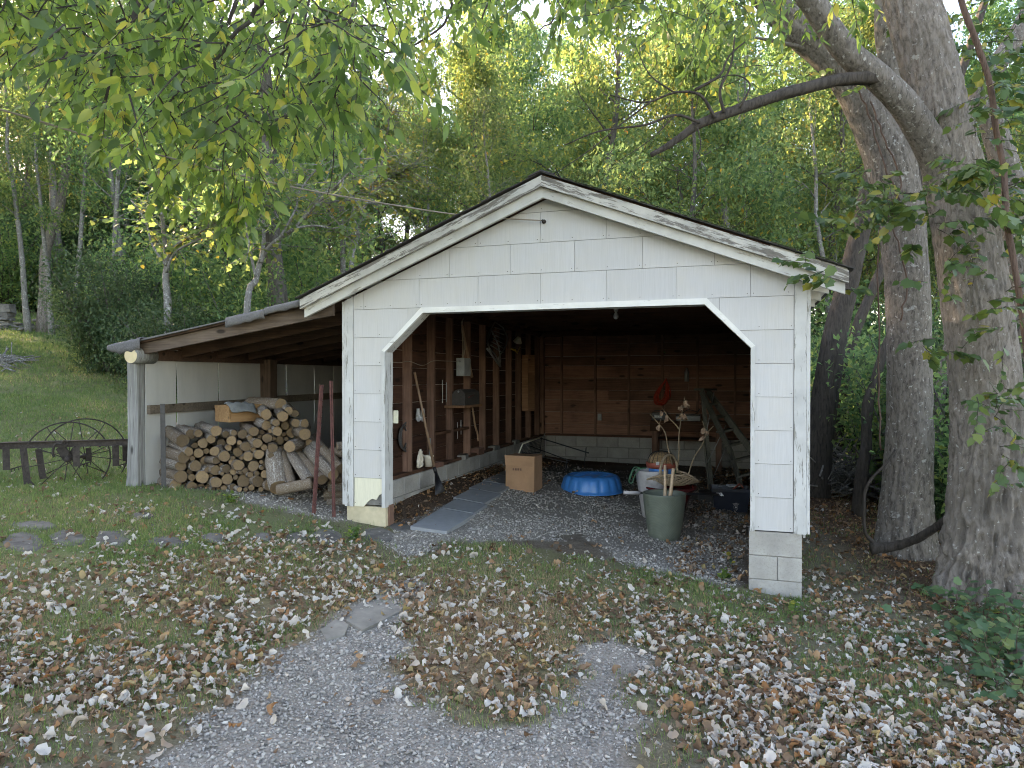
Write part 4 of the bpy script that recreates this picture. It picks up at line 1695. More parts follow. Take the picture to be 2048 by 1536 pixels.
reg('tall', 'leaf_wood', 'bark_wood', seed=1, H=14, r0=.19, crown0=.20, spread=3.6, nl=20, nleaf=24000, lsize=.14, sigma=.36)
reg('tall2', 'leaf_wood', 'bark_grey', seed=2, H=13, r0=.16, crown0=.28, spread=3.0, nl=18, nleaf=20000, lsize=.135, sigma=.36)
reg('tall3', 'leaf_yellow', 'bark_wood', seed=3, H=12, r0=.15, crown0=.25, spread=3.0, nl=18, nleaf=18000, lsize=.13, sigma=.36)
reg('mid', 'leaf_wood', 'bark_wood', seed=4, H=8.5, r0=.10, crown0=.15, spread=2.7, nl=16, nleaf=15000, lsize=.115, sigma=.30)
reg('mid2', 'leaf_yellow', 'bark_pale', seed=5, H=8, r0=.075, crown0=.25, spread=2.2, nl=13, nleaf=3600, lsize=.115, sigma=.3)
reg('thin', 'leaf_wood', 'bark_pale', seed=6, H=10, r0=.085, crown0=.35, spread=1.7, nl=12, nleaf=3600, lsize=.12, sigma=.3)
reg('pole', 'leaf_wood', 'bark_grey', seed=8, H=13, r0=.17, crown0=.5, spread=3.3, nl=14, nleaf=9500, lsize=.15, sigma=.36)


def shrub_template(seed, nm, leafm, H, rr, nst, nleaf, lsize):
    r = random.Random(seed)
    rg = np.random.default_rng(seed)
    mbt = MB()
    cl = []
    for i in range(nst):
        az = r.uniform(0, 6.28)
        top = Vector((math.cos(az) * rr * r.uniform(.2, 1), math.sin(az) * rr * r.uniform(.2, 1), H * r.uniform(.5, 1)))
        b_ = Vector((jit(.15), jit(.15), -.1))
        mid = b_.lerp(top, .5) + Vector((jit(.15), jit(.15), .15))
        mbt.tube([b_, mid, top], [.022, .014, .005], 4)
        for q in (.2, .35, .5, .65, .8, .92, 1):
            c = (b_ * (1 - q) ** 2 + mid * 2 * q * (1 - q) + top * q * q)
            cl.append(c[:])
            cl.append((c + Vector((jit(.35), jit(.35), jit(.2))))[:])
    cl = np.array(cl)
    ix = rg.integers(0, len(cl), nleaf)
    P = cl[ix] + rg.normal(0, .17, (nleaf, 3))
    P[:, 2] = np.maximum(P[:, 2], .02)
    D = rg.normal(0, 1, (nleaf, 3)) + np.array([0, 0, -.2])
    N = rg.normal(0, .6, (nleaf, 3)) + np.array([0, 0, 1.0])
    ln = rg.uniform(.7, 1.3, nleaf) * lsize
    Vv, T = leaf_quads(P, D, N, ln, ln * .55)
    tone = np.clip(rg.normal(0, .12, len(cl))[ix] + rg.uniform(.1, .8, nleaf), 0, .97)
    TPL[nm] = (mesh("stem", mbt.v, mbt.f, M['bark_wood'], True), npmesh("foliage", Vv, T, M[leafm], lc=np.repeat(tone, 2)))


shrub_template(21, 'shrub', 'leaf_bush', 2.2, 1.15, 34, 11000, .075)
shrub_template(22, 'shrub2', 'leaf_bush', 1.7, 1.3, 26, 7000, .08)
shrub_template(23, 'shrub3', 'leaf_wood', 2.4, 1.4, 26, 7000, .09)

n_tree = 0
NOTES = []
ORD = "first second third fourth fifth sixth seventh eighth ninth tenth eleventh twelfth thirteenth fourteenth fifteenth sixteenth seventeenth eighteenth nineteenth twentieth twenty-first twenty-second twenty-third twenty-fourth twenty-fifth".split()


def note(o, tp, px, Y):
    """a label from what the thing looks like, how far it stands and what it stands over"""
    look = {'tall': "tall green tree", 'tall2': "tall grey-barked tree", 'tall3': "tall yellowing tree", 'mid': "low green tree", 'mid2': "low thin-leaved yellowing tree", 'thin': "slim pale-stemmed tree", 'shrub': "leafy bush"}[tp]
    dist = "close" if Y < 20 else "farther back" if Y < 32 else "deep inside" if Y < 46 else "farthest back"
    wh = "beyond the left picture edge" if px < -30 else "at the far left by the lawn" if px < 250 else "above the lean-to roof" if px < 640 else "over left roof slope" if px < 960 else "over the roof ridge" if px < 1200 else \
        "over right roof slope" if px < 1560 else "by the leaning trees" if px < 1760 else "behind the forked tree" if px < 1900 else "at the right edge" if px < 2090 else "beyond the right picture edge"
    NOTES.append((o, f"{look} {dist}, {wh}", px))


def settle(notes):
    by = {}
    for o, lb, px in notes:
        by.setdefault(lb, []).append((px, o))
    for lb, lst in by.items():
        lst.sort(key=lambda q: q[0])
        for i, (_, o) in enumerate(lst):
            o['label'] = lb if len(lst) == 1 else lb + ", " + (ORD[min(i, 24)] + " from left")




def put(tpl, x, y, sc=1.0, label="", cat="tree", group=None, rz=None, name=None, lean=(0, 0), szz=1.0):
    global n_tree
    n_tree += 1
    z = h1(x, y)
    nm = name or ("tree" if cat == "tree" else "shrub")
    t = thing(nm, label, cat, (x, y, z), rnd.uniform(0, 6.28) if rz is None else rz, group)
    t.rotation_euler[0], t.rotation_euler[1] = lean
    t.scale = (sc, sc, sc * szz)
    tm, cm = TPL[tpl]
    obj("trunk" if cat == "tree" else "stem", tm, t)
    obj("crown" if cat == "tree" else "foliage", cm, t)
    return t


def atx(px, Y):
    return (px - 1024) / F * Y, Y


# trees one can pick out at the edge of the lawn
EDGE = [
    ('pole', 88, 26, 1.15, "thick dark trunk in the middle of the group at the lawn's upper left edge"),
    ('thin', 60, 25.5, 1.1, "slender dark tree just left of the thick trunk by the stone heap"),
    ('thin', 105, 25, .95, "slender pale tree just right of the thick trunk by the stone heap"),
    ('thin', 150, 24, 1.0, "thin tree between the trunk group and the big dark bush on the lawn"),
    ('pole', 22, 40, 1.2, "tall trunk in the dark wood beyond the stone heap at far left"),
    ('pole', 116, 35, 1.3, "wide grey trunk standing back in the dark wood behind the lawn"),
    ('thin', 222, 22, 1.05, "pale grey stemmed tree rising behind the big dark bush"),
    ('thin', 262, 23, 1.1, "pale leaning stemmed tree second behind the big dark bush"),
]
for tp, px, Y, sc, lb in EDGE:
    x, y = atx(px, Y)
    put(tp, x, y, sc, lb)
# big dark bush beside the lawn and the undergrowth behind the lean-to
x, y = atx(228, 17.5)
put('shrub', x, y, 1.22, "big rounded dark green bush at the edge of the lawn behind the lean-to corner", "bush", szz=1.05)
x, y = atx(190, 18.3)
put('shrub', x, y, .85, "smaller dark bush growing against the left side of the big rounded bush", "bush")
UB = "bluish green bushes filling the gap behind the lean-to roof"
for px, Y, sc in ((290, 17, 1.0), (350, 15, 1.0), (410, 16, 1.15), (470, 15, 1.0), (540, 16, 1.2), (610, 17, 1.25), (380, 20, 1.5), (520, 20, 1.5), (660, 19, 1.5), (720, 21, 1.6), (300, 22, 1.4)):
    x, y = atx(px, Y)
    note(put('shrub2' if px % 20 else 'shrub3', x, y, sc, "", "bush", UB), 'shrub', px, Y)
# woodland trees
placed = [atx(px, Y) for _, px, Y, _, _ in EDGE]
GB = "leafy trees of the wood behind the garage"
GL = "trees of the wood along the left of the lawn"
GR = "trees of the wood to the right of the garage"
tries = 0
cnt = 0
while cnt < 105 and tries < 6000:
    tries += 1
    Y = 15 + 50 * rnd.random() ** 1.25
    X = rnd.uniform(-1, 1) * (.86 * Y + 4)
    if X < -.30 * Y - .6 and Y < 34:
        continue
    s, t = st_of(np.array([X]), np.array([Y]))
    if t[0] < 10.5 and -5 < s[0] < 6.5:
        continue
    if X > 0 and Y < 13:
        continue
    px = 1024 + F * X / Y
    if 850 < px < 1560 and Y > 30 and rnd.random() < .55:      # the wood is thinner here, sky shows through
        continue
    if any((X - a) ** 2 + (Y - b_) ** 2 < (1.8 + .028 * Y) ** 2 for a, b_ in placed):
        continue
    placed.append((X, Y))
    cnt += 1
    u = rnd.random()
    tp = 'tall' if u < .24 else 'tall2' if u < .42 else 'tall3' if u < .62 else 'mid' if u < .80 else 'mid2' if u < .9 else 'thin'
    if Y > 30 and tp in ('mid', 'mid2', 'thin'):
        tp = 'tall'
    sc = rnd.uniform(.85, 1.15)
    if px < 600:
        note(put(tp, X, Y, sc * (1.1 if Y > 33 else 1), "", "tree", GL), tp, px, Y)
    elif px < 1560:
        note(put(tp, X, Y, sc * (.98 if Y > 25 else .92), "", "tree", GB), tp, px, Y)
    else:
        note(put(tp, X, Y, sc, "", "tree", GR), tp, px, Y)
# unseen trees added on the sun's side to shade the lawn and foreground
for i in range(1):
    d_ = rnd.uniform(36, 64)
    X, Y = -3 - .78 * d_ + jit(7), 6 + .62 * d_ + jit(6)
    put('tall' if i % 2 else 'tall2', X, Y, 1.3, "", "tree", "unseen trees added for shade beyond the left edge of the lawn")
    note(COL.objects[-1].parent, 'tall3', -500 + X, Y)
for i in range(34):
    X, Y = -27 - rnd.random() * 22, 4 + rnd.random() * 34
    if X > -.86 * Y - 6 and Y > 30:
        X -= 10
    put('tall' if i % 2 else 'tall2', X, Y, 1.3, "", "tree", "unseen trees added for shade beyond the left edge of the lawn")
    note(COL.objects[-1].parent, 'tall', -500 + X, Y)
# the wood goes on behind
for px, Y in ((925, 36), (985, 41), (1040, 35), (1095, 43), (1180, 38), (1530, 34)):
    X = (px - 1024) / F * Y
    note(put('tall2' if px % 2 else 'tall', X, Y, 1.12, "", "tree", GB), 'tall', px, Y)
for i in range(34):
    Y = rnd.uniform(56, 76)
    px = rnd.uniform(-150, 860) if i % 3 else rnd.uniform(1500, 2200)
    X = (px - 1024) / F * Y
    note(put('tall' if i % 2 else 'pole', X, Y, rnd.uniform(1.1, 1.4), "", "tree", "far trees at the back of the wood"), 'tall', px, Y)
# undergrowth along the wood
GU2 = "tall thicket along the back of the lawn"
for i in range(22):
    Y = rnd.uniform(37, 50)
    px = rnd.uniform(-120, 620)
    note(put(rnd.choice(('shrub', 'shrub3', 'shrub2')), (px - 1024) / F * Y, Y, rnd.uniform(2.3, 3.3), "", "bush", GU2), 'shrub', px, Y)
GU = "undergrowth bushes under the trees"
for i in range(46):
    Y = rnd.uniform(33.5, 44) if i < 20 else rnd.uniform(13, 34)
    X = rnd.uniform(-.8 * Y, -.30 * Y) if i < 20 else rnd.uniform(-.3, .85) * Y
    s, t = st_of(np.array([X]), np.array([Y]))
    if t[0] < 9.5 and s[0] < 6.0:
        continue
    put(rnd.choice(('shrub', 'shrub2', 'shrub3')), X, Y, rnd.uniform(1.1, 2.1) if i < 20 else rnd.uniform(.9, 1.6), "", "bush", GU)
    note(COL.objects[-1].parent, 'shrub', 1024 + F * X / Y, Y)
GRU = "bushes in the shade right of the garage"
for px, Y, sc in ((1660, 13.5, 1.0), (1720, 14.5, 1.2), (1790, 12.0, 1.1), (1850, 11, 1.1), (1890, 9.6, .9), (1960, 10, 1.2), (2040, 9, 1.1), (1700, 18, 1.6), (1800, 17, 1.6), (1930, 16, 1.7), (2080, 13, 1.5), (1640, 22, 1.8), (1880, 8.8, .55), (2075, 7.2, .9)):
    x, y = atx(px, Y)
    put('shrub3' if px % 40 else 'shrub', x, y, sc, "", "bush", GRU)
    note(COL.objects[-1].parent, 'shrub', px, Y)


# ---- the big near trees, limb by limb
def limb_pts(pp, Y):
    o = []
    for i, p in enumerate(pp):
        yy = p[2] if len(p) > 2 else Y
        o.append(at(p[0], p[1], yy))
    return o


def noisy_trunk(name, pts, rad, mt, parent, seg=56, n=14, ridge=.022, freq=9, knots=(), flare=0):
    sp = smooth_path(pts, n)
    rr = interp(rad, n)
    vs, fs = tube_arr(sp, rr, seg)
    N = len(sp)
    for i in range(N):
        c = sp[i]
        for k in range(seg):
            p = vs[i * seg + k]
            d = (p - c)
            r = d.length
            a = 2 * math.pi * k / seg
            low = max(0, 1 - (p.z - .3) / 1.6) if flare else .35
            q = .5 - 1.6 * abs(noise.noise(Vector((math.cos(a) * freq * r * 1.9, math.sin(a) * freq * r * 1.9, p.z * 2.6))))
            q2 = noise.noise(Vector((p.x * 22, p.y * 22, p.z * 13)))
            lob = math.sin(a * 5 + 1.3) * .5 + math.sin(a * 3 + .4) * .5
            fl = flare * max(0, 1 - max(0, p.z) / .55) ** 2
            vs[i * seg + k] = c + d * (1 + (ridge * (q * (.35 + low) + q2 * .45 * (.4 + low))) / max(r, .05) + lob * fl * .30 + fl * .22 + lob * .02)
    return obj(name, mesh(name, vs, fs, mt, True), parent)


def LEAFT(rows=5, wmax=.42, droop=.25, fold=.2, lobed=0):
    us = np.linspace(0, 1, rows + 1)
    vv = [(0, 0, 0)]
    for u in us[1:-1]:
        w = wmax * (math.sin(math.pi * u ** .72)) ** 1.0 * (1 + (lobed * (1 if int(u * rows) % 2 else -.6)))
        zz = -droop * u * u
        vv += [(u, -w, zz + fold * w), (u, 0, zz), (u, w, zz + fold * w)]
    vv.append((1, 0, -droop))
    tt = [(0, 2, 1), (0, 3, 2)]
    m_ = rows - 1
    for i in range(m_ - 1):
        a = 1 + i * 3
        for k in range(2):
            tt += [(a + k, a + k + 1, a + k + 4), (a + k, a + k + 4, a + k + 3)]
    a = 1 + (m_ - 1) * 3
    e = len(vv) - 1
    tt += [(a, a + 1, e), (a + 1, a + 2, e)]
    return np.array(vv, float), np.array(tt)


HANG = [LEAFT(5, .20, .10, .25), LEAFT(5, .22, .28, .15), LEAFT(5, .18, -.08, .35), LEAFT(5, .235, .18, .05)]
IVY = [LEAFT(5, .36, .12, .12, .22), LEAFT(5, .40, .25, .05, .3), LEAFT(5, .33, .05, .2, .15)]


def orient(D, N):
    D = unit(D)
    S = unit(np.cross(N, D))
    N2 = np.cross(D, S)
    return np.stack([D, S, N2], 2)


def sprays(specs, seed, leafsize, per=13, hang=1.0):
    """specs: (start, direction, length, radius) -> twig MB, leaf arrays"""
    r = random.Random(seed)
    tw = MB()
    P, D, N, S = [], [], [], []
    for (st_, d, ln, rad) in specs:
        d = Vector(d).normalized()
        p = Vector(st_)
        pts = [p.copy()]
        ns = 6
        for i in range(ns):
            d = (d + Vector((r.gauss(0, .16), r.gauss(0, .16), r.gauss(0, .1) - .10 * hang))).normalized()
            p = p + d * ln / ns
            pts.append(p.copy())
        tw.tube(pts, [rad * (1 - .13 * i) for i in range(ns + 1)], 4)
        side = 1
        for k in range(per):
            q = (k + .7) / per * ns
            j = min(int(q), ns - 1)
            c = pts[j].lerp(pts[j + 1], min(1, q - j))
            dv = (pts[j + 1] - pts[j]).normalized()
            sd = dv.cross(Vector((0, 0, 1)))
            if sd.length < .2:
                sd = Vector((r.gauss(0, 1), r.gauss(0, 1), 0))
            sd.normalize()
            side = -side
            ld = (dv * .5 + sd * side * r.uniform(.4, .9) + Vector((r.gauss(0, .25), r.gauss(0, .25), -r.uniform(.3, 1.3) * hang)))
            P.append(c[:])
            D.append(ld[:])
            N.append((r.gauss(0, .55), r.gauss(0, .55) - .25, 1.0 if hang < .6 else r.gauss(.5, .45)))
            S.append(leafsize * r.choice((.45, .65, .85, 1, 1.1, 1.3)) * r.uniform(.85, 1.15))
    return tw, np.array(P), np.array(D), np.array(N), np.array(S)


def leafobj(name, parent, tmpl, mt, data, seed, kind=None):
    _, P, D, N, S = data
    rg = np.random.default_rng(seed)
    lc = np.clip(rg.normal(.47, .30, len(P)), 0, .97)
    lc = np.where(rg.random(len(P)) < .01, 1, lc)
    v_, t_, l_ = scatter(tmpl, P, S, orient(D, N), lc)
    o = obj(name, npmesh(name, v_, t_, mt, smooth=False, lc=l_), parent)
    if kind:
        o['kind'] = kind
    return o


# tree A: the thick trunk at the right
ta = thing("hackberry_tree", "thickest pale grey trunk with furrowed base nearest the camera at the right, limb arching left", "tree", (0, 0, 0))
pa = limb_pts([(1962, 1235), (1962, 1170), (1968, 1050), (1976, 900), (1968, 750), (1950, 600), (1932, 480), (1912, 370), (1888, 270), (1864, 160), (1838, 60), (1810, -40), (1770, -260), (1730, -620)], 6.0)
ta.location = (pa[1].x, pa[1].y, h1(pa[1].x, pa[1].y))


def rel(o, par):
    o.location = -par.location
    return o


rel(noisy_trunk("trunk", pa, [.34, .31, .275, .262, .256, .248, .24, .225, .212, .205, .205, .19, .16, .12], M['bark_big'], ta, 200, 34, .052, 11, flare=.5), ta)
pl = limb_pts([(1905, 400, 6.0), (1880, 330, 5.95), (1845, 265, 5.85), (1805, 205, 5.75), (1755, 155, 5.7), (1705, 115, 5.65), (1662, 62, 5.6), (1625, 5, 5.55), (1585, -40, 5.5), (1480, -110, 5.3), (1200, -220, 5.0), (850, -300, 4.7), (450, -330, 4.5)], 6)
rel(noisy_trunk("limb", pl, [.16, .14, .12, .108, .10, .095, .092, .09, .085, .075, .06, .045, .03], M['bark_grey'], ta, 20, 6, .012, 9), ta)
pb = limb_pts([(1765, 160, 5.7), (1738, 156, 5.65), (1690, 158, 5.6), (1640, 168, 5.55), (1560, 190, 5.5), (1490, 214, 5.45), (1440, 232, 5.4), (1398, 248, 5.4), (1370, 268, 5.4), (1335, 292, 5.4), (1302, 310, 5.4)], 6)
rel(noisy_trunk("limb", pb, [.06, .052, .046, .042, .040, .038, .034, .031, .028, .024, .017], M['bark_dark'], ta, 14, 8, .022, 14), ta)
twb = MB()
for pth, r0 in (([(1448, 225), (1440, 180), (1462, 130), (1470, 70)], .014), ([(1430, 235), (1400, 190), (1350, 185), (1290, 205), (1220, 190)], .013), ([(1400, 245), (1350, 230), (1290, 250), (1200, 262), (1130, 290)], .012),
                ([(1390, 180), (1440, 150), (1460, 110), (1520, 60)], .012), ([(1480, 215), (1500, 170), (1470, 150), (1420, 160)], .009), ([(1395, 255), (1400, 300), (1360, 340), (1330, 335)], .006), ([(1350, 186), (1300, 150), (1270, 90)], .007),
                ([(1300, 205), (1240, 250), (1180, 300), (1105, 350)], .007), ([(1350, 230), (1300, 280), (1225, 330)], .006)):
    q = smooth_path(limb_pts(pth, 5.35), 4)
    rel(tube("branch", q, [r0 * (1 - .7 * i / len(q)) for i in range(len(q))], M['bark_dark'], ta, 6), ta)
# thick bough drawings in the hanging crown
for pth, r0, Y in (([(480, -60), (465, 30), (405, 85), (320, 100)], .016, 4.6), ([(560, -60), (512, 22), (445, 100), (425, 142)], .018, 4.4), ([(285, -60), (268, 45), (235, 110), (214, 200)], .016, 4.0), ([(720, -60), (690, 55), (642, 135), (605, 200), (530, 272)], .020, 5.2),
                   ([(640, -60), (600, 60), (560, 160), (540, 250), (548, 300)], .010, 5.0), ([(880, -60), (900, 30), (830, 90), (760, 110)], .014, 5.6), ([(1010, -60), (960, 40), (955, 100)], .010, 5.4), ([(1180, -60), (1120, 30), (1080, 60)], .010, 5.5),
                   ([(330, -60), (300, 20), (150, 60), (85, 50)], .010, 4.2), ([(700, 60), (672, 200), (668, 320), (655, 390)], .007, 5.0)):
    q = smooth_path(limb_pts(pth, Y), 4)
    q = [p + Vector((jit(.012), jit(.012), jit(.012))) for p in q]
    rel(tube("branch", q, [r0 * (1 - .65 * i / len(q)) for i in range(len(q))], M['bark_dark'], ta, 6), ta)
BX = [-200, 0, 100, 180, 250, 350, 450, 520, 560, 650, 720, 760, 850, 1000, 1150, 1300, 1450, 1600, 1750, 2300]
BYv = [190, 190, 215, 300, 340, 400, 440, 425, 345, 340, 340, 240, 160, 125, 95, 140, 110, 60, 40, 40]
specs = []
for i in range(520):
    px = rnd.uniform(-180, 760)
    Y = rnd.uniform(3.3, 6.2)
    lim = float(np.interp(px, BX, BYv))
    ln = rnd.uniform(.35, .75)
    py = lim - ln * .75 * F / Y - rnd.random() ** 1.3 * 420
    specs.append((at(px, py, Y), (jit(1.2) - .2, jit(.9), -rnd.uniform(.0, .9)), ln, .0055))
for i in range(170):
    px = rnd.uniform(740, 1750)
    Y = rnd.uniform(4.5, 7.5)
    lim = float(np.interp(px, BX, BYv))
    ln = rnd.uniform(.3, .6)
    py = lim - ln * .6 * F / Y - rnd.random() ** 1.2 * 200
    specs.append((at(px, py, Y), (jit(.6) - .15, jit(.5), -rnd.uniform(.1, .8)), ln, .004))
# the few long hanging tips that reach lowest at the left
for px, py, Y in ((470, 330, 4.6), (485, 360, 4.4), (462, 370, 4.6), (478, 398, 4.5), (474, 380, 4.5), (340, 310, 4.5), (355, 330, 4.6), (400, 330, 4.6), (440, 340, 4.7), (520, 330, 4.9), (200, 210, 4.2), (240, 220, 4.3)):
    for k in range(2):
        specs.append((at(px + jit(12), py + jit(15), Y), (jit(.15), jit(.2), -1), .36, .003))
data = sprays(specs, 5, .086, 17, .65)
rel(data[0].obj("twigs", M['bark_dark'], ta), ta)
ta_tw = [c for c in ta.children if c.name.startswith("twigs")][0]
ta_tw['kind'] = "stuff"
# the 300 leaves that show largest are leaves of their own, the rest one mass
_, P, D, N, S = data
px, py = topix(P[:, 0], P[:, 1], P[:, 2])
vis = (px > 20) & (px < 2030) & (py > 15) & (py < 480)
big = np.argsort(-(S / P[:, 1]) * vis)[:290]
mask = np.ones(len(P), bool)
mask[big] = False
OM = orient(D, N)
LM = []
for tv, tt in HANG:
    for tone in (.05, .3, .55, .9):
        LM.append(npmesh("leaf", tv, tt, M['leaf_near'], lc=np.full(len(tt), tone)))
for i in big:
    o = obj("leaf", rnd.choice(LM), ta)
    mm = OM[i] * S[i]
    o.matrix_local = Matrix([[*mm[0], P[i][0] - ta.location.x], [*mm[1], P[i][1] - ta.location.y], [*mm[2], P[i][2] - ta.location.z], [0, 0, 0, 1]])
rel(leafobj("crown", ta, HANG, M['leaf_near'], (None, P[mask], D[mask], N[mask], S[mask]), 3, "stuff"), ta)

# tree B behind it
tb = thing("forked_tree", "grey lichen-spotted forked tree standing between the garage corner and the thickest trunk", "tree", (0, 0, 0))
pbt = limb_pts([(1806, 1135), (1808, 1090), (1812, 1000), (1818, 880), (1818, 740), (1815, 600), (1806, 480), (1795, 400), (1775, 320), (1742, 240), (1705, 170), (1660, 115), (1605, 70), (1545, 10), (1470, -80), (1380, -220)], 7.5)
tb.location = (pbt[1].x, pbt[1].y, h1(pbt[1].x, pbt[1].y))
rel(noisy_trunk("trunk", pbt, [.29, .27, .235, .22, .21, .21, .215, .235, .22, .20, .185, .17, .155, .14, .11, .08], M['bark_grey'], tb, 110, 16, .026, 9, flare=.35), tb)
for pp, rr in (([(1800, 400), (1806, 330), (1800, 250), (1788, 160), (1772, 60), (1768, -60), (1760, -250)], [.16, .14, .125, .115, .11, .09, .06]),
               ([(1800, 250), (1830, 180), (1860, 90), (1880, -40)], [.06, .055, .05, .04]),
               ([(1680, 140), (1640, 90), (1600, 30), (1590, -60)], [.05, .04, .035, .03]),
               ([(1700, 160), (1650, 110), (1560, 85), (1510, 75)], [.03, .025, .02, .01])):
    rel(noisy_trunk("limb", limb_pts(pp, 7.45), rr, M['bark_grey'], tb, 16, 5, .012, 8), tb)
specs = []
for i in range(260):
    px = rnd.uniform(1180, 1800)
    Y = rnd.uniform(7.0, 10.0)
    py = rnd.uniform(-260, 200 if px > 1400 else 120) - rnd.random() * 40
    specs.append((at(px, py, Y), (jit(1), jit(1), jit(.5) - .1), rnd.uniform(.4, .8), .005))
data = sprays(specs, 15, .10, 14, .6)
o = rel(data[0].obj("twigs", M['bark_dark'], tb), tb)
o['kind'] = "stuff"
rel(leafobj("crown", tb, HANG, M['leaf_near'], data, 4, "stuff"), tb)
# creeper climbing tree B
cr = MB()
for pp in (([(1760, 900, 7.25), (1758, 700, 7.25), (1757, 500, 7.25), (1765, 420, 7.22), (1800, 370, 7.2), (1770, 280, 7.25), (1740, 200, 7.28)]), ([(1800, 400, 7.2), (1770, 330, 7.25), (1730, 210, 7.3), (1700, 150, 7.3)]), ([(1800, 640, 7.24), (1815, 560, 7.24), (1790, 470, 7.22), (1770, 400, 7.22)])):
    q = smooth_path(limb_pts(pp, 7), 6)
    cr.tube([p + Vector((jit(.015), 0, jit(.015))) for p in q], .009, 5)
tag(cr.obj("creeper_vine", M['vine']), "thin dark creeper stems climbing the forked grey tree", "vine")

# trees C, D and the bent sapling
for nm, lb, Y, pp, rr, mt, fl in (
        ("leaning_tree", "dark furrowed tree leaning right, just behind the garage's right corner", 11.0, [(1618, 1000), (1625, 960), (1640, 860), (1655, 760), (1672, 660), (1690, 590), (1706, 520), (1730, 420), (1760, 250), (1790, -50)], [.27, .24, .20, .19, .175, .165, .15, .14, .12, .10], 'bark_dark', .3),
        ("leaning_tree", "thin black leaning tree crossing behind the dark furrowed one at the garage corner", 12.5, [(1668, 990), (1675, 900), (1688, 760), (1712, 660), (1745, 580), (1790, 480), (1850, 330), (1920, 150), (1990, -60)], [.10, .09, .085, .085, .08, .09, .08, .07, .06], 'bark_dark', 0),
        ("crooked_tree", "slim crooked dark tree between the leaning trees and the forked trunk", 9.6, [(1716, 1010), (1722, 960), (1733, 880), (1735, 810), (1748, 770), (1768, 700), (1800, 620), (1815, 500), (1840, 300), (1850, 40)], [.085, .075, .066, .07, .06, .055, .05, .045, .04, .03], 'bark_dark', .2),
        ("slender_tree", "slender grey tree between the forked trunk and the thickest trunk", 9.0, [(1868, 1060), (1872, 950), (1880, 800), (1895, 700), (1912, 600), (1905, 500), (1880, 430)], [.07, .065, .06, .06, .055, .05, .04], 'bark_grey', .2),
        ("far_right_tree", "dark mottled limb rising behind the thickest trunk at the right edge", 8.5, [(2080, 1000), (2060, 700), (2030, 420), (1985, 250), (1960, 190), (2040, 60), (2100, -60)], [.2, .18, .16, .13, .11, .10, .09], 'bark_grey', 0)):
    t = thing(nm, lb, "tree", (0, 0, 0))
    pp = limb_pts(pp, Y)
    t.location = (pp[1].x, pp[1].y, h1(pp[1].x, pp[1].y))
    pp[0].z = min(pp[0].z, t.location.z - .1)
    rel(noisy_trunk("trunk", pp, rr, M[mt], t, 28, 7, .018, 12, flare=fl), t)
# hanging brown vine in front of the big trunk
tag(tube("grape_vine", smooth_path(limb_pts([(1905, -80, 5.3), (1925, 10, 5.3), (1955, 90, 5.3), (1980, 170, 5.3), (1992, 260, 5.3), (2008, 340, 5.25), (2012, 430, 5.2), (2030, 540, 5.2), (2046, 640, 5.2), (2062, 800, 5.2), (2075, 1100, 5.3), (2080, 1300, 5.35)], 5), 8),
         [.021] * 89, M['vine'], None, 10, wob=.12), "twisted reddish brown vine hanging down at the right edge in front of the thickest trunk", "vine")
# fallen limb and looping stem at the foot of tree B
tag(tube("fallen_branch", smooth_path([at(1742, 1098, 6.95), at(1790, 1092, 6.9), at(1838, 1075, 6.75), at(1875, 1052, 6.6), at(1905, 1030, 6.45), at(1960, 990, 6.5)], 6), interp([.055, .042, .040, .036, .032, .026], 6), M['bark_dark'], None, 12, wob=.14),
    "dark fallen branch lying from the forked tree's foot to the thickest trunk", "branch")
tag(tube("looping_stem", smooth_path([at(1752, 1090, 7.2), at(1732, 1068, 7.2), at(1728, 1040, 7.2), at(1730, 985, 7.2), at(1745, 955, 7.2), at(1770, 930, 7.2), at(1790, 900, 7.3)], 6), interp([.024, .017, .015, .016, .014, .012, .009], 6), M['bark_dark'], None, 8, wob=.2),
    "dark looping bare stem bent up beside the forked tree's base", "stem")

# creeper foliage round the right hand trunks and along the right edge
tv = thing("creeper_foliage", "green and yellowing leafy creeper sprays around the thickest trunk at the right", "vine", (0, 0, 0))
specs = []
for (cx, cy, sx, sy, Y0, Y1, n) in ((1800, 420, 190, 70, 5.0, 6.2, 46), (1960, 360, 90, 60, 4.8, 5.6, 24), (1900, 540, 60, 60, 5.2, 5.7, 7), (2010, 620, 60, 90, 4.6, 5.6, 12), (1985, 800, 50, 60, 4.8, 5.5, 11), (2020, 930, 30, 60, 4.8, 5.4, 6), (1870, 700, 50, 30, 5.4, 5.7, 5),
                                    (2010, 160, 60, 150, 5.0, 7.5, 60), (1920, 60, 100, 80, 6.5, 8, 20), (1640, 548, 40, 25, 5.2, 5.5, 5), (1700, 380, 90, 60, 6, 7, 14), (2040, 420, 40, 120, 5.5, 7, 30)):
    for i in range(n):
        specs.append((at(cx + rnd.gauss(0, sx / 2), cy + rnd.gauss(0, sy / 2), rnd.uniform(Y0, Y1)), (jit(1), jit(.7) - .2, jit(.4)), rnd.uniform(.18, .42), .0035))
data = sprays(specs, 25, .082, 10, .45)
rel(data[0].obj("twigs", M['bark_dark'], tv), tv)['kind'] = "stuff"
rel(leafobj("leaves", tv, IVY, M['leaf_creeper'], data, 6, "stuff"), tv)
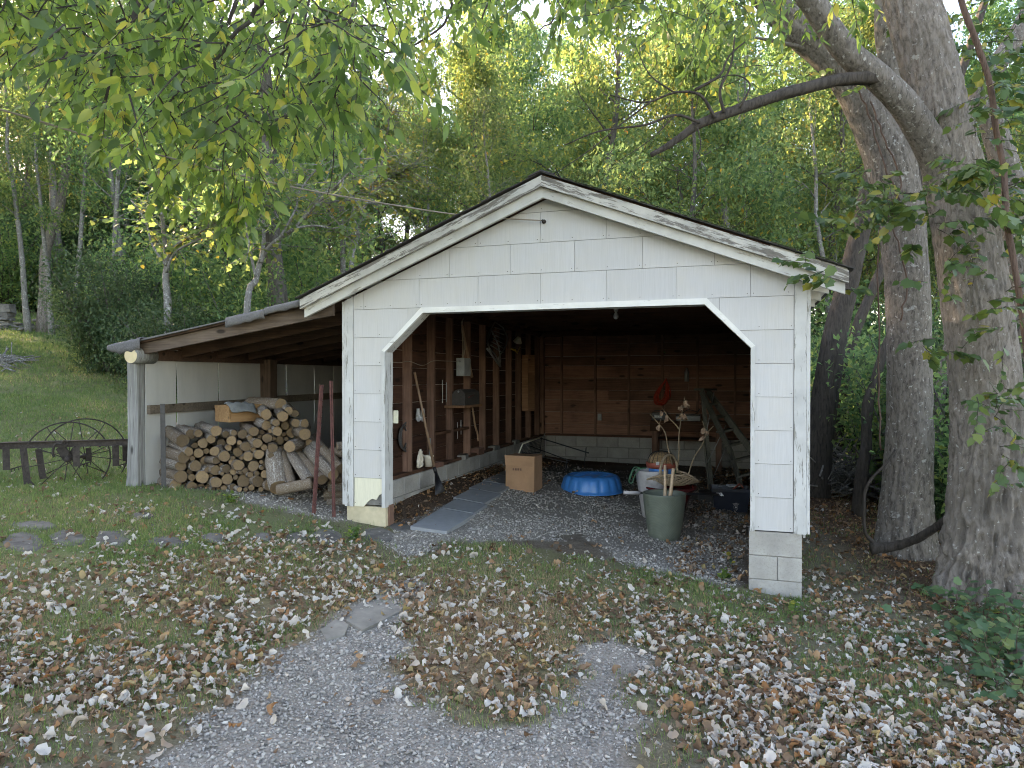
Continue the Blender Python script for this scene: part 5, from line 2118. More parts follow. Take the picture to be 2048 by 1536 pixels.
# low bramble at the foot of the big trunk
br = thing("bramble_bush", "low dark green broad-leaved bramble at the foot of the thickest trunk, lower right", "bush", (0, 0, 0))
specs = []
for (cx, cy, sx, sy, n) in ((1935, 1190, 60, 30, 13), (1990, 1240, 60, 35, 18), (2040, 1200, 40, 60, 12), (1900, 1150, 30, 15, 5), (1985, 1310, 60, 20, 8), (2040, 1310, 30, 20, 8), (1880, 1225, 30, 15, 4)):
    for i in range(n):
        g = gnd(cx + rnd.gauss(0, sx / 2), min(cy + 70, 1400) + rnd.gauss(0, 18))
        specs.append((g + Vector((0, 0, .0)), (jit(.9), jit(.6) - .2, rnd.uniform(.4, 1.0)), rnd.uniform(.2, .42), .004))
data = sprays(specs, 35, .068, 11, .35)
rel(data[0].obj("stems", M['vine'], br), br)['kind'] = "stuff"
rel(leafobj("leaves", br, IVY, M['leaf_bush'], data, 8, "stuff"), br)
# lime green seedlings
for (px, py, n, sz, lb) in ((1447, 1160, 5, .05, "small lime green seedling in front of the right pier"), (1462, 1130, 3, .045, "tiny lime seedling just left of the right pier"), (462, 1005, 6, .05, "little bright green weed in front of the log pile"),
                            (705, 1080, 6, .06, "small green weed clump beside the flagstones near the left pier"), (1590, 1228, 4, .05, "bright green seedling in leaves in front of the right pier")):
    g = gnd(px, py)
    t = thing("seedling", lb, "seedling", g)
    specs = [((0, 0, 0), (jit(.5), jit(.5), 1), rnd.uniform(.06, .15), .002) for i in range(n)]
    data = sprays(specs, px, sz, 5, .2)
    data[0].obj("stem", M['greenhose'], t)
    leafobj("leaves", t, IVY, M['leaf_near'], data, px, "stuff")

# spindly pale trees behind the lean-to roof
def custom_tree(label, Y, paths, mt, leafn, leafsize, leafmt, seed, name="spindly_tree"):
    t = thing(name, label, "tree", (0, 0, 0))
    b0 = at(*paths[0][0][0], Y)
    t.location = (b0.x, b0.y, h1(b0.x, b0.y))
    tips = []
    for j, (pp, r0) in enumerate(paths):
        p3 = [at(p[0], p[1], Y + math.sin(j * 1.7 + i * .6) * .15 * i) if i else at(p[0], p[1], Y) for i, p in enumerate(pp)]
        if j == 0:
            p3[0].z = t.location.z - .15
        q = smooth_path(p3, 5)
        rel(tube("trunk" if j == 0 else "limb", q, [r0 * .8 * (1 - .85 * i / len(q)) + .006 for i in range(len(q))], mt, t, 9, wob=.08), t)
        tips += q[len(q) // 3 if j else len(q) * 2 // 3:]
    r = random.Random(seed)
    specs = []
    for i in range(leafn):
        specs.append((r.choice(tips), (r.gauss(0, 1), r.gauss(0, .8), r.gauss(.25, .5)), r.uniform(.5, 1.5), .010))
    data = sprays(specs, seed, leafsize, 7, .35)
    rel(data[0].obj("twigs", mt, t), t)['kind'] = "stuff"
    rel(leafobj("leaves", t, IVY, leafmt, data, seed, "stuff"), t)


custom_tree("pale forked spindly tree with yellowing leaves rising just behind the lean-to roof", 13.0,
            [([(485, 660), (495, 605), (512, 560), (522, 520), (545, 488), (590, 455), (632, 410), (680, 365), (720, 318)], .075), ([(522, 525), (528, 470), (524, 400), (530, 350)], .045), ([(512, 555), (500, 500), (490, 440), (470, 380)], .03),
             ([(590, 455), (640, 452), (690, 470), (720, 500)], .022), ([(560, 475), (590, 420), (600, 380), (640, 330)], .022), ([(632, 410), (700, 400), (760, 410)], .018)], M['bark_pale'], 150, .12, M['leaf_yellow'], 61)
custom_tree("pale grey tree with two arching side limbs left of the forked spindly one", 15.0,
            [([(338, 690), (336, 620), (332, 560), (334, 520), (328, 470), (322, 400), (318, 330)], .11), ([(334, 520), (352, 490), (390, 470), (440, 440), (470, 420)], .04), ([(332, 545), (350, 505), (400, 478), (460, 452)], .03), ([(322, 430), (370, 425), (430, 405), (440, 395)], .03),
             ([(332, 530), (305, 490), (290, 440), (262, 400)], .03)], M['bark_pale'], 130, .12, M['leaf_yellow'], 62)
custom_tree("white birch-like stem with orange and yellow leaves left of the garage roof", 17.0,
            [([(700, 640), (702, 540), (715, 480), (722, 430), (745, 380), (770, 300), (780, 200)], .075), ([(715, 470), (705, 400), (718, 320)], .04), ([(745, 385), (790, 350), (830, 335)], .03)], M['bark_pale'], 150, .12, M['leaf_yellow'], 63)
custom_tree("pale leaning snag behind the right slope of the garage roof", 19.0,
            [([(1470, 600), (1450, 420), (1420, 360), (1395, 310), (1385, 250)], .13), ([(1420, 360), (1380, 330), (1350, 335)], .04)], M['bark_pale'], 40, .12, M['leaf_wood'], 64)
custom_tree("twin pale trunks seen high above the right roof slope", 22.0,
            [([(1490, 640), (1490, 400), (1492, 300), (1488, 220), (1492, 100)], .14), ([(1490, 400), (1480, 300), (1478, 225), (1470, 120)], .09)], M['bark_pale'], 50, .13, M['leaf_wood'], 65)

# brush pile behind the garage corner
bp = MB()
for i in range(230):
    px, py = 1700 + rnd.gauss(0, 45), 985 - abs(rnd.gauss(0, 36))
    g = at(px, py, rnd.uniform(10.8, 12.4))
    d = Vector((rnd.gauss(0, 1), rnd.gauss(0, .6), rnd.gauss(-.1, .35))).normalized() * rnd.uniform(.3, .8)
    bp.tube([g - d, g + Vector((0, 0, jit(.06))), g + d], [rnd.uniform(.006, .018)] * 3, 4)
o = tag(bp.obj("brush_pile", M['bark_pale']), "grey tangle of dead sticks heaped behind the leaning trees", "brush pile")
o['kind'] = "stuff"
bp = MB()
for i in range(60):
    g = gnd(max(-60, 8 + rnd.gauss(0, 16)), 718 + abs(rnd.gauss(0, 10)))
    d = Vector((rnd.gauss(0, 1), rnd.gauss(0, .6), .2)).normalized() * rnd.uniform(.2, .6)
    bp.tube([g - d, g + Vector((0, 0, .08 + jit(.06))), g + d], [rnd.uniform(.008, .02)] * 3, 4)
o = tag(bp.obj("brush_heap", M['bark_pale']), "low heap of grey sticks on the lawn at the far left edge", "brush pile")
o['kind'] = "stuff"
# stone heap on the upper lawn: a low line of stones and a squared stack
sh = thing("stone_line", "low line of loose field stones across the upper lawn by the tree group", "stones", gnd(40, 655))
for i in range(34):
    px = -10 + i * 4.0 + jit(3)
    g = gnd(px, 654 + jit(4) + (6 if i % 3 == 0 else 0))
    s_ = rnd.uniform(.12, .32)
    tv, tt = hull_template(10, .5)
    me = npmesh("stone", tv * np.array([s_ * 2.2, s_ * 1.6, s_ * 1.4]), tt, M['stone'])
    obj("stone", me, sh, loc=g - sh.location + Vector((0, 0, s_ * .25 + (.18 if i % 4 == 0 else 0))), rot=(0, 0, rnd.uniform(0, 6)))
cairn = thing("stone_cairn", "small squared stack of stones at the left end of the stone line", "stones", gnd(11, 650))
for i in range(5):
    box("stone", -.28 + jit(.05), .28 + jit(.05), -.2, .2, i * .16, i * .16 + .15, M['stone'], cairn, j=.03)
# rock at the lower right edge
g = gnd(2040, 1330)
tv, tt = hull_template(16, .75)
rk = obj("rock", npmesh("rock", tv * np.array([.34, .26, .26]), tt, M['stone'], True), None, g + Vector((.05, 0, .04)))
rk.modifiers.new("sub", 'SUBSURF').render_levels = 1
tag(rk, "rounded dark rock half out of frame at the lower right corner", "rock")
settle(NOTES)
print("TREES", n_tree)
# ------------------------------------------------------------------ firewood
LOGT = []
for k in range(6):
    r = random.Random(100 + k)
    vs, fs = [], []
    seg, nr = 14, 7
    lob = [1 + r.gauss(0, .05) for _ in range(seg)]
    for i in range(nr):
        for q in range(seg):
            a = 2 * math.pi * q / seg
            rr = lob[q] * (1 + r.gauss(0, .022)) * (1.0 if 0 < i < nr - 1 else .97)
            bend = .10 * math.sin(math.pi * i / (nr - 1)) * (k % 3 - 1)
            vs.append((rr * math.cos(a) + bend, i / (nr - 1), rr * math.sin(a)))
    for i in range(nr - 1):
        for q in range(seg):
            fs.append((i * seg + q, i * seg + (q + 1) % seg, (i + 1) * seg + (q + 1) % seg, (i + 1) * seg + q))
    ring0 = [vs[q] for q in range(seg)]
    fs.append(tuple((nr - 1) * seg + q for q in range(seg)))
    bm_ = mesh("log", vs, fs, M['bark_log'] if k % 2 else M['bark_log2'], True)
    ends = mesh("cut_end", [(x * .985, y + .004, z * .985) for x, y, z in ring0], [tuple(range(seg))], M['logend'])
    LOGT.append((bm_, ends))
LOGN = 0


def log(A, B, r, label, group="split and round firewood logs", cat="log", k=None):
    """A, B world points; A is the end that shows"""
    global LOGN
    LOGN += 1
    A, B = Vector(A), Vector(B)
    y = (B - A)
    Ln = y.length
    y.normalize()
    z = Vector((0, 0, 1))
    x = y.cross(z).normalized()
    z = x.cross(y)
    bm_, en = LOGT[(LOGN if k is None else k) % 6]
    o = obj("log", bm_, None)
    a = rnd.uniform(0, 6.28)
    rot = Matrix.Rotation(a, 4, 'Y')
    o.matrix_world = Matrix(((x.x, y.x, z.x, A.x), (x.y, y.y, z.y, A.y), (x.z, y.z, z.z, A.z), (0, 0, 0, 1))) @ rot @ Matrix.Diagonal((r, Ln, r, 1))
    tag(o, label, cat, group)
    obj("cut_end", en, o)
    return o


def Lw(px, py, t):
    q = onF(px, py, t)
    return G(q.x, q.y, q.z)


GP = "round firewood logs stacked ends outwards in the lean-to"
# notable logs: (end px, end py, r px, back px, back py, front t, back t, label)
NOTE = [
    ((366, 881), 13, (300, 838), .05, .9, "thick dark-ended log at the upper left of the stack, pointing down to the right"),
    ((378, 903), 9, (312, 872), .05, .8, "thin pale-ended long log just below the thick dark-ended one"),
    ((368, 915), 12, (290, 888), .03, .7, "scaly-barked long log with a rough black end by the steel post"),
    ((362, 932), 11, (288, 910), .04, .7, "scaly long log, second below the rough black-ended one"),
    ((362, 953), 13, (287, 934), .03, .7, "broad scaly log with a pale end low beside the dark steel post"),
    ((352, 968), 11, (287, 955), .02, .6, "brown-barked log just above the ground at the stack's left corner"),
    ((350, 976), 8, (284, 970), -.03, .5, "pale flat log lying on the grass at the stack's left foot"),
    ((382, 868), 10, (340, 848), .15, .9, "round-ended log on top of the stack left of centre"),
    ((397, 867), 8, (350, 850), .16, .9, "slim log on top of the stack, right next to the round-ended one"),
    ((433, 862), 11, (395, 855), .2, .9, "reddish-barked log lying across the top of the stack"),
    ((562, 810), 13, (500, 806), .6, 1.0, "long thick log lying sideways at the very top right of the stack"),
    ((532, 829), 11, (520, 812), .25, 1.0, "bright round cut end high on the stack, right of the wooden crate"),
    ((565, 833), 11, (552, 815), .3, 1.0, "bright cracked cut end near the top right of the stack"),
    ((577, 822), 9, (566, 806), .45, 1.1, "pale round cut end at the top right corner of the stack"),
    ((590, 827), 8, (575, 812), .5, 1.1, "small pale cut end outermost at the top right of the stack"),
    ((609, 847), 9, (582, 850), .45, .6, "short log sticking out to the right below the top right cut ends"),
    ((610, 868), 12, (578, 858), .3, .8, "thick pale-ended log jutting out at the stack's right side"),
    ((579, 893), 12, (618, 884), .15, .7, "pale-ended thick log above the leaning logs"),
    ((618, 885), 7, (600, 860), .4, .8, "slim log tucked at the right end of the stack above the leaning ones"),
]
for (px, py), rp, (bx_, by_), t0, t1, lb in NOTE:
    a = Lw(px, py, t0)
    b_ = Lw(bx_, by_, t1)
    log(a, b_, rp * a.y / F, lb, GP)
LEAN = [
    ((558, 975), (548, 906), 19, -.02, .28, "widest flat-topped log leaning at the left of the row of leaning logs"),
    ((583, 968), (565, 908), 9, .02, .3, "narrow shaded log leaning just right of the widest leaning one"),
    ((618, 962), (582, 908), 11, .0, .35, "third log of the leaning row, sloping down to the right"),
    ((645, 960), (602, 912), 11, .0, .38, "fourth log of the leaning row, sloping down to the right"),
    ((666, 950), (618, 900), 12, .0, .40, "fifth thick scaly log of the leaning row"),
    ((682, 938), (634, 888), 11, .1, .5, "sixth log of the leaning row, behind the rusty posts"),
    ((640, 900), (605, 868), 10, .35, .7, "log leaning high behind the row, pointing at the rusty posts"),
]
for (px, py), (bx_, by_), rp, t0, t1, lb in LEAN:
    a = Lw(px, py, t0)
    log(a, Lw(bx_, by_, t1), rp * a.y / F, lb, "logs leaning against the firewood stack")
log(Lw(556, 980, -.12), Lw(625, 966, -.04), 11 * 7.5 / F, "log lying on the dirt in front of the leaning row", "logs leaning against the firewood stack")
for i, (px, py, rp) in enumerate(((668, 1004, 9), (662, 990, 11), (670, 974, 11), (672, 955, 13), (672, 930, 13), (674, 906, 12), (688, 893, 9))):
    a = Lw(px - 14, py, .30)
    b_ = G(-.045, .50, a.z + .02)
    w_ = ("bottom", "second from bottom", "third from bottom", "fourth from bottom", "fifth from bottom", "second from top", "top")[i]
    log(a, b_, rp * a.y / F, f"pale scaly log, {w_} in the small stack beside the garage's left pier", "small log stack against the garage wall")
# the body of the stack: circles packed on the face
top = [(340, 893), (372, 885), (400, 868), (440, 856), (470, 852), (510, 850), (530, 840), (560, 835), (590, 838), (608, 862), (618, 885), (590, 895), (545, 900)]


def face_top(px):
    return np.interp(px, [340, 372, 400, 440, 480, 510, 535, 560, 590, 612, 625], [898, 890, 874, 862, 855, 852, 838, 826, 832, 860, 900])


circ = []
fixed = [(px, py, rp) for (px, py), rp, *_ in NOTE[:-1]]
tries = 0
rad_list = [13] * 3 + [11.5] * 9 + [10] * 24 + [8.8] * 40 + [7.5] * 90 + [6.3] * 160 + [5.2] * 260 + [4.2] * 200
for rp in rad_list:
    best = None
    for _ in range(30):
        px = rnd.uniform(352, 618)
        right = 552 if px > 540 else 618
        lo = 980 if px < 545 else 905
        py = rnd.uniform(face_top(px) + rp, lo - rp + 4)
        if py < face_top(px) + rp - 3 or py > lo:
            continue
        if any((px - a) ** 2 + (py - b_) ** 2 < ((rp + c) * .96) ** 2 for a, b_, c in circ + fixed):
            continue
        if best is None or py > best[1]:
            best = (px, py)
    if best:
        circ.append((*best, rp))
words_r = {13: "thickest", 11.5: "thick", 10: "stout", 8.8: "medium", 7.5: "smallish", 6.3: "slim", 5.2: "thin", 4.2: "thinnest"}
LN = []
for px, py, rp in circ:
    t0 = .10 + rnd.gauss(0, .05) + (.25 if px > 560 else 0) + max(0, (950 - py)) * .0016
    a = Lw(px, py, t0)
    dx = rnd.gauss(-14, 24)
    b_ = Lw(px + dx, py - 12 + rnd.gauss(0, 5), t0 + rnd.uniform(.55, .85))
    col_ = "left" if px < 420 else "middle" if px < 500 else "right"
    row_ = "upper" if py < 885 else "central" if py < 930 else "lower"
    o = log(a, b_, rp * a.y / F * .98, f"{words_r[rp]} round-ended log in the {row_} {col_} part of the firewood stack", GP)
    LN.append((o, o['label'], px))
settle(LN)
print("LOGS", LOGN)

# wooden crate with a rag on the stack
c0 = Lw(462, 845, .32)
crate = thing("wooden_crate", "orange-brown wooden drawer-like crate sitting tilted on top of the firewood", "crate", c0, ANG + R(66))
crate.rotation_euler[1] = R(-1)
cw, cd, chh = .36, .33, .19
for nm, x0, x1, y0, y1 in (("front_board", 0, cw, 0, .018), ("back_board", 0, cw, cd, cd + .018), ("side_board", -.019, -.001, 0, cd + .018), ("side_board", cw + .001, cw + .019, 0, cd + .018)):
    box(nm, x0, x1, y0, y1, 0, chh, M['crate'], crate, bev=.003)
box("bottom_board", 0, cw, .019, cd - .001, .005, .017, M['crate'], crate)
vs, fs = [], []
for i in range(12):
    for k in range(8):
        u_, v_ = i / 11, k / 7
        x = -.03 + u_ * .30
        y = .10 - v_ * .18
        z = chh + .016 + .02 * math.sin(u_ * 9 + v_ * 3) * math.cos(v_ * 5) - (max(0, -.005 - y) * 1.2) - max(0, u_ - .8) * .12
        vs.append((x, y, z))
for i in range(11):
    for k in range(7):
        fs.append((i * 8 + k, (i + 1) * 8 + k, (i + 1) * 8 + k + 1, i * 8 + k + 1))
rag = obj("rag", mesh("rag", vs, fs, M['rag'], True), None, c0, (0, 0, ANG + R(66)))
rag.modifiers.new("solid", 'SOLIDIFY').thickness = .01
tag(rag, "crumpled blue-grey rag draped over the corner of the wooden crate", "rag")


# ------------------------------------------------------------------ steel posts
def tpost(label, top, bot, t0, t1, w, mt, studs=True, name="fence_post"):
    a, b_ = Lw(*bot, t0), Lw(*top, t1)
    a.z -= .06
    ln = (b_ - a).length
    t = thing(name, label, "fence post", a)
    d = (b_ - a).normalized()
    t.rotation_mode = 'QUATERNION'
    t.rotation_quaternion = d.to_track_quat('Z', 'Y') @ Matrix.Rotation(ANG, 4, 'Z').to_quaternion()
    box("flange", -w / 2, w / 2, -.003, .003, 0, ln, mt, t)
    box("web", -.003, .003, .0035, .032, 0, ln, mt, t)
    if studs:
        sm_ = boxm("stud", -.008, .008, -.014, -.0035, -.008, .008, mt)
        n = int(ln / .055)
        for i in range(n):
            obj("stud", sm_, t, (0, 0, .05 + i * .055))
    return t


tpost("rusty red studded steel post leaning, left of the pair in front of the lean-to", (645, 770), (629, 1018), -.10, .02, .034, M['rust_post'])
tpost("rusty red studded steel post, right of the pair beside the garage pier", (662, 762), (668, 1022), -.14, .02, .034, M['rust_post'])
tpost("dark plain steel post standing in front of the left end of the firewood", (325, 808), (328, 976), -.04, -.08, .055, M['darkpost'], False)

# ------------------------------------------------------------------ old hay rake at the left
hub1 = at(135, 917, 8.35)
ctr_dir = Vector((hub1.x, hub1.y, 0)).normalized()
yaw = math.atan2(-hub1.x, hub1.y)
rake = thing("hay_rake", "old rusty horse-drawn rake frame with two large thin spoked iron wheels beside the lean-to post", "hay rake", Vector((hub1.x, hub1.y, h1(hub1.x, hub1.y))), yaw)
mwi = Matrix.Translation(rake.location) @ Matrix.Rotation(yaw, 4, 'Z')
mwi = mwi.inverted()


def RL(px, py, Y):
    return mwi @ at(px, py, Y)


def wheel(hub, rad, ph, nsp=10):
    w = tube("wheel", arc(hub, rad, 0, 2 * math.pi * 59 / 60, 60), .0085, M['rust'], rake, 5, closed=True)
    for i in range(nsp):
        a = ph + 2 * math.pi * i / nsp
        sgn = .05 if i % 2 else -.05
        tube("spoke", [Vector(hub) + Vector((0, sgn, 0)), Vector(hub) + Vector((math.cos(a) * rad, 0, math.sin(a) * rad))], .0055, M['rust'], w, 5)
    tube("hub", [Vector(hub) + Vector((0, -.07, 0)), Vector(hub) + Vector((0, -.03, 0)), Vector(hub) + Vector((0, .07, 0))], [.028, .04, .034], M['rust'], w, 12)
    return w


h1_ = RL(136, 918, 8.35)
wheel(h1_, .435, .18)
h2_ = RL(170, 912, 8.95)
wheel(h2_, .47, .45)
beam("axle", h1_, h2_, .035, .035, M['rust'], rake)
for (a, b_, hh) in ((( -30, 893, 8.3), (262, 884, 8.3), .075), ((10, 888, 8.62), (262, 882, 8.62), .05), ((-30, 898, 8.1), (14, 886, 8.62), .03)):
    beam("frame_bar", RL(*a), RL(*b_), .012, hh, M['rust'], rake)
    p, q = RL(*a), RL(*b_)
    beam("frame_flange", p + Vector((0, -.03, hh / 2)), q + Vector((0, -.03, hh / 2)), .055, .006, M['rust'], rake)
for (x, y0, y1, Y, w) in ((12, 894, 940, 8.28, .07), (46, 892, 968, 8.28, .07), (77, 898, 958, 8.6, .07), (152, 892, 933, 8.28, .07), (177, 896, 922, 8.6, .06), (231, 890, 932, 8.28, .07), (251, 890, 922, 8.6, .07)):
    lean_ = 9 if x in (46, 77) else 1
    beam("hanger", RL(x, y0, Y), RL(x + lean_, y1, Y), .010, w, M['rust'], rake, up=(1, 0, 0))
for (x0, y0, x1, y1) in ((20, 939, 43, 932), (238, 931, 262, 924), (157, 932, 182, 923)):
    a, b_ = RL(x0, y0, 8.3), RL(x1, y1, 8.6)
    tube("tooth_bar", [a, b_], .008, M['rust'], rake, 5)
    for q in (.1, .4, .7, .95):
        p = a.lerp(b_, q)
        tube("tooth", [p, p + Vector((0, 0, -.035))], .005, M['rust'], rake, 5)
tube("lever_hook", smooth_path([RL(124, 888, 8.2), RL(112, 888, 8.2), RL(107, 897, 8.2), RL(106, 908, 8.2), RL(109, 914, 8.2)], 5), .014, M['rust'], rake, 8)
box_ = RL(140, 900, 8.35)
beam("axle_bracket", RL(120, 893, 8.33), RL(137, 918, 8.33), .02, .11, M['rust'], rake)
beam("axle_bracket", RL(155, 892, 8.36), RL(138, 918, 8.36), .02, .07, M['rust'], rake)
tube("ring_bolt", arc(RL(129, 886, 8.25), .028, 0, 6.1, 14), .008, M['rust'], rake, 6)
for x in (17, 30, 45, 62, 150, 200, 230, 250):
    lathe("bolt_head", [(0, 0), (.011, 0), (.011, .008), (0, .010)], M['rust'], rake, 8, loc=RL(x, 893, 8.27), rot=(R(90), 0, 0))

# ------------------------------------------------------------------ things in the garage
def Gz(s, t, dz=0.0):
    p = G(s, t, 0)
    return Vector((p.x, p.y, h1(p.x, p.y) + dz))


def gth(name, label, cat, s, t, dz=0.0, rz=0.0):
    return thing(name, label, cat, Gz(s, t, dz), ANG + rz)


# tall sage green planter with two pale sticks
g = gnd(1335, 1083)
pot = thing("planter_pot", "tall sage green tapered pot with diagonal scratches at the front of the garage floor", "planter", (g.x, g.y + .16, h1(g.x, g.y) - .01))
PH = .50
wall = [(0, 0), (.150, 0), (.163, .012), (.175, .06), (.196, .18), (.212, .30), (.226, .42), (.231, .485), (.234, PH), (.226, PH + .004), (.219, .485), (.205, .30), (.19, .2)]
lathe("body", wall, M['sage'], pot, 56)
lathe("soil", [(0, .385), (.12, .392), (.209, .38)], M['soil'], pot, 24)
tag(obj("paper_scrap", boxm("paper_scrap", -.02, .02, -.004, .004, 0, .03, M['paintprint'], .004), None, pot.location + Vector((-.14, -.10, .46)), (.5, .3, .2)), "small white paper scrap inside the rim of the sage green pot", "paper")
Yp = pot.location.y
for (a, b_, r_, lb) in (((1329, 1010), (1330, 930), .0165, "straight pale stick standing at the left in the sage green pot"), ((1337, 1012), (1347, 937), .020, "thicker pale stick leaning right in the sage green pot")):
    pa_, pb_ = at(*a, Yp - .03), at(*b_, Yp + .02)
    pa_ = pa_ - (pb_ - pa_) * .25
    tag(tube("stick", smooth_path([pa_, pa_.lerp(pb_, .5) + Vector((.004, 0, 0)), pb_], 3), [r_ * q for q in (1.0, 1.02, .98, 1.03, 1, .97, .95)], M['blond'], None, 12, wob=.05), lb, "stick")

# oxblood bowl planter with woven basket on it
bs = at(1340, 1020, Yp + .75)
rp_ = thing("planter_pot", "wide glossy oxblood red planter standing behind the sage green pot", "planter", (bs.x - .0, bs.y, h1(bs.x, bs.y)))
rimz = at(1340, 972, bs.y).z - rp_.location.z
lathe("body", [(0, 0), (.13, 0), (.15, .02), (.20, rimz * .5), (.255, rimz - .08), (.275, rimz - .05), (.315, rimz - .015), (.32, rimz), (.305, rimz + .006), (.27, rimz - .02), (.24, rimz - .1)], M['pot_glaze'], rp_, 48)
lathe("soil", [(0, rimz - .05), (.265, rimz - .06)], M['soil'], rp_, 24)
wp = at(1290, 990, Yp + .70)
w2 = thing("planter_pot", "pale greyish white tapered planter half hidden left of the oxblood one", "planter", (wp.x + .10, wp.y + .10, h1(wp.x, wp.y)))
hz = at(1290, 942, wp.y).z - w2.location.z
lathe("body", [(0, 0), (.10, 0), (.115, .02), (.15, hz * .45), (.19, hz * .9), (.195, hz), (.185, hz + .004), (.175, hz * .9)], M['pot_white'], w2, 36)
lathe("soil", [(0, hz * .9), (.17, hz * .89)], M['soil'], w2, 20)
# wicker gathering basket
bk = thing("wicker_basket", "shallow oval wicker garden basket with a tall arched handle on the oxblood planter", "basket", Vector((bs.x, bs.y - .05, rp_.location.z + rimz + .015)), R(-8))
A_, B_ = .305, .20
ribs = MB()


def bowl(u_, a):
    """u 0 centre .. 1 rim; the long ends curl up"""
    x = A_ * u_ * math.cos(a)
    y = B_ * u_ * math.sin(a)
    z = .10 * u_ ** 2 + .04 * u_ ** 2 * math.sin(a) ** 2 - .05 * (abs(math.cos(a)) ** 3) * u_ ** 2
    return Vector((x, y, z))


for i in range(11):
    u_ = .12 + .085 * i
    tube("weave_ring", [bowl(u_, 2 * math.pi * k / 36) + Vector((0, 0, .006 * math.sin(k * math.pi + i))) for k in range(36)], .0065, M['wicker'], bk, 5, closed=True)
tube("rim", [bowl(1.04, 2 * math.pi * k / 48) for k in range(48)], .012, M['wicker'], bk, 8, closed=True)
for i in range(22):
    a = 2 * math.pi * i / 22
    tube("rib", [bowl(u_, a) + Vector((0, 0, -.004)) for u_ in (.05, .3, .55, .8, 1.03)], .006, M['wicker'], bk, 5)
hp = [Vector((-.045 + .02, B_ * 1.0 * math.cos(q), .13 + .235 * math.sin(q) ** .8)) for q in np.linspace(0, math.pi, 25)]
rothp = [Vector((p.x + p.y * .55, p.y * .75, p.z)) for p in hp]
for k_ in range(3):
    tube("handle", [p + Vector((.008 * math.cos(i * .9 + k_ * 2.1), .008 * math.sin(i * .9 + k_ * 2.1), 0)) for i, p in enumerate(rothp)], .010, M['wicker'], bk, 7)
# upturned hanging basket and coir dome with red rim on a blue-labelled pot
hbp = at(1323, 930, bs.y + .22)
hb = thing("hanging_basket_liner", "domed brown coir basket liner in wire with a red rim, behind the wicker basket", "planter liner", hbp + Vector((0, 0, -.03)))
lathe("rim", [(.0, 0), (.175, 0), (.185, .02), (.19, .065), (.18, .068)], M['terracotta'], hb, 32)
lathe("coir_dome", [(.165, .066), (.158, .10), (.13, .15), (.085, .185), (0, .20)], M['coir'], hb, 28, fn=lambda a, z: 1 + .03 * math.sin(a * 7 + z * 30))
for i in range(9):
    a = math.pi * i / 9
    tube("wire", [Vector((math.cos(a) * r_ * sg, math.sin(a) * r_ * sg, z)) for sg, r_, z in ((-1, .172, .066), (-1, .165, .105), (-1, .137, .157), (-1, .09, .192), (1, .0, .207), (1, .09, .192), (1, .137, .157), (1, .165, .105), (1, .172, .066))], .0028, M['wiremetal'], hb, 5)
box("plant_tag", -.14, -.10, -.165, -.16, .05, .09, M['paintprint'], hb, rot=(0, 0, .2))
bl = thing("labelled_pot", "plastic pot with a bright blue label under the red-rimmed coir dome", "plant pot", hb.location + Vector((.01, 0, -.078)))
lathe("body", [(0, -.12), (.12, -.12), (.155, 0), (.16, .075), (.0, .075)], M['terracotta'], bl, 28)
vs, fs = [], []
for i in range(16):
    a = -math.pi * .98 + math.pi * .9 * i / 15
    vs += [(.166 * math.cos(a), .166 * math.sin(a), .01), (.170 * math.cos(a), .170 * math.sin(a), .073)]
obj("label", mesh("label", vs, [(2 * i, 2 * i + 2, 2 * i + 3, 2 * i + 1) for i in range(15)], M['blue_label'], True), bl)
box("label_picture", .105, .135, -.139, -.134, .012, .07, M['moss'], bl, rot=(0, 0, 0))
# dried stems with leaves
ds = thing("dried_plant", "dead plant with three bare branching stems and a few curled brown leaves", "dried plant", (bs.x, bs.y, rp_.location.z + rimz))
Yd = bs.y + .05
for i, pp in enumerate(([(1355, 935), (1358, 905), (1358, 870), (1364, 825), (1370, 793)], [(1358, 858), (1350, 848), (1340, 838), (1325, 817)], [(1345, 930), (1336, 895), (1330, 865), (1315, 845), (1300, 828)], [(1375, 955), (1388, 915), (1403, 893), (1413, 868), (1427, 852)], [(1411, 872), (1409, 855), (1403, 838)], [(1318, 850), (1322, 838)])):
    q = smooth_path([at(p[0], p[1], Yd) for p in pp], 4)
    rel(tube("stem", q, [.0085 * (1 - .5 * k / len(q)) * (1 if i not in (4, 5) else .5) for k in range(len(q))], M['twig'], ds, 7, wob=.08), ds)
for (px, py, dx, dy, sz) in ((1369, 806, -6, 14, .10), (1366, 812, -12, 10, .09), (1372, 808, 8, 12, .09), (1364, 828, -4, 16, .10), (1368, 830, 7, 18, .11), (1361, 830, -7, 8, .08), (1333, 832, -2, 14, .10), (1323, 822, -2, 12, .08), (1318, 850, -3, 18, .09), (1408, 855, -4, 14, .10), (1411, 862, 5, 14, .09), (1409, 875, -10, 5, .10), (1372, 800, 4, 16, .08)):
    for r_ in range(2):
        tv_, tt_ = leaf_template(7, 3.5 + r_, .9, .3)
        vv = tv_ + np.array([.5, 0, 0])
        a = at(px, py, Yd - .02 * r_)
        d = (at(px + dx + jit(3), py + dy, Yd + jit(.05)) - a).normalized()
        O = orient(np.array([d[:]]), np.array([[jit(1), -1, jit(.5)]]))[0]
        w_ = (vv @ O.T) * sz * .82 + np.array((a - ds.location)[:])
        obj("leaf", npmesh("leaf", w_, tt_, M['dry'], True), ds)

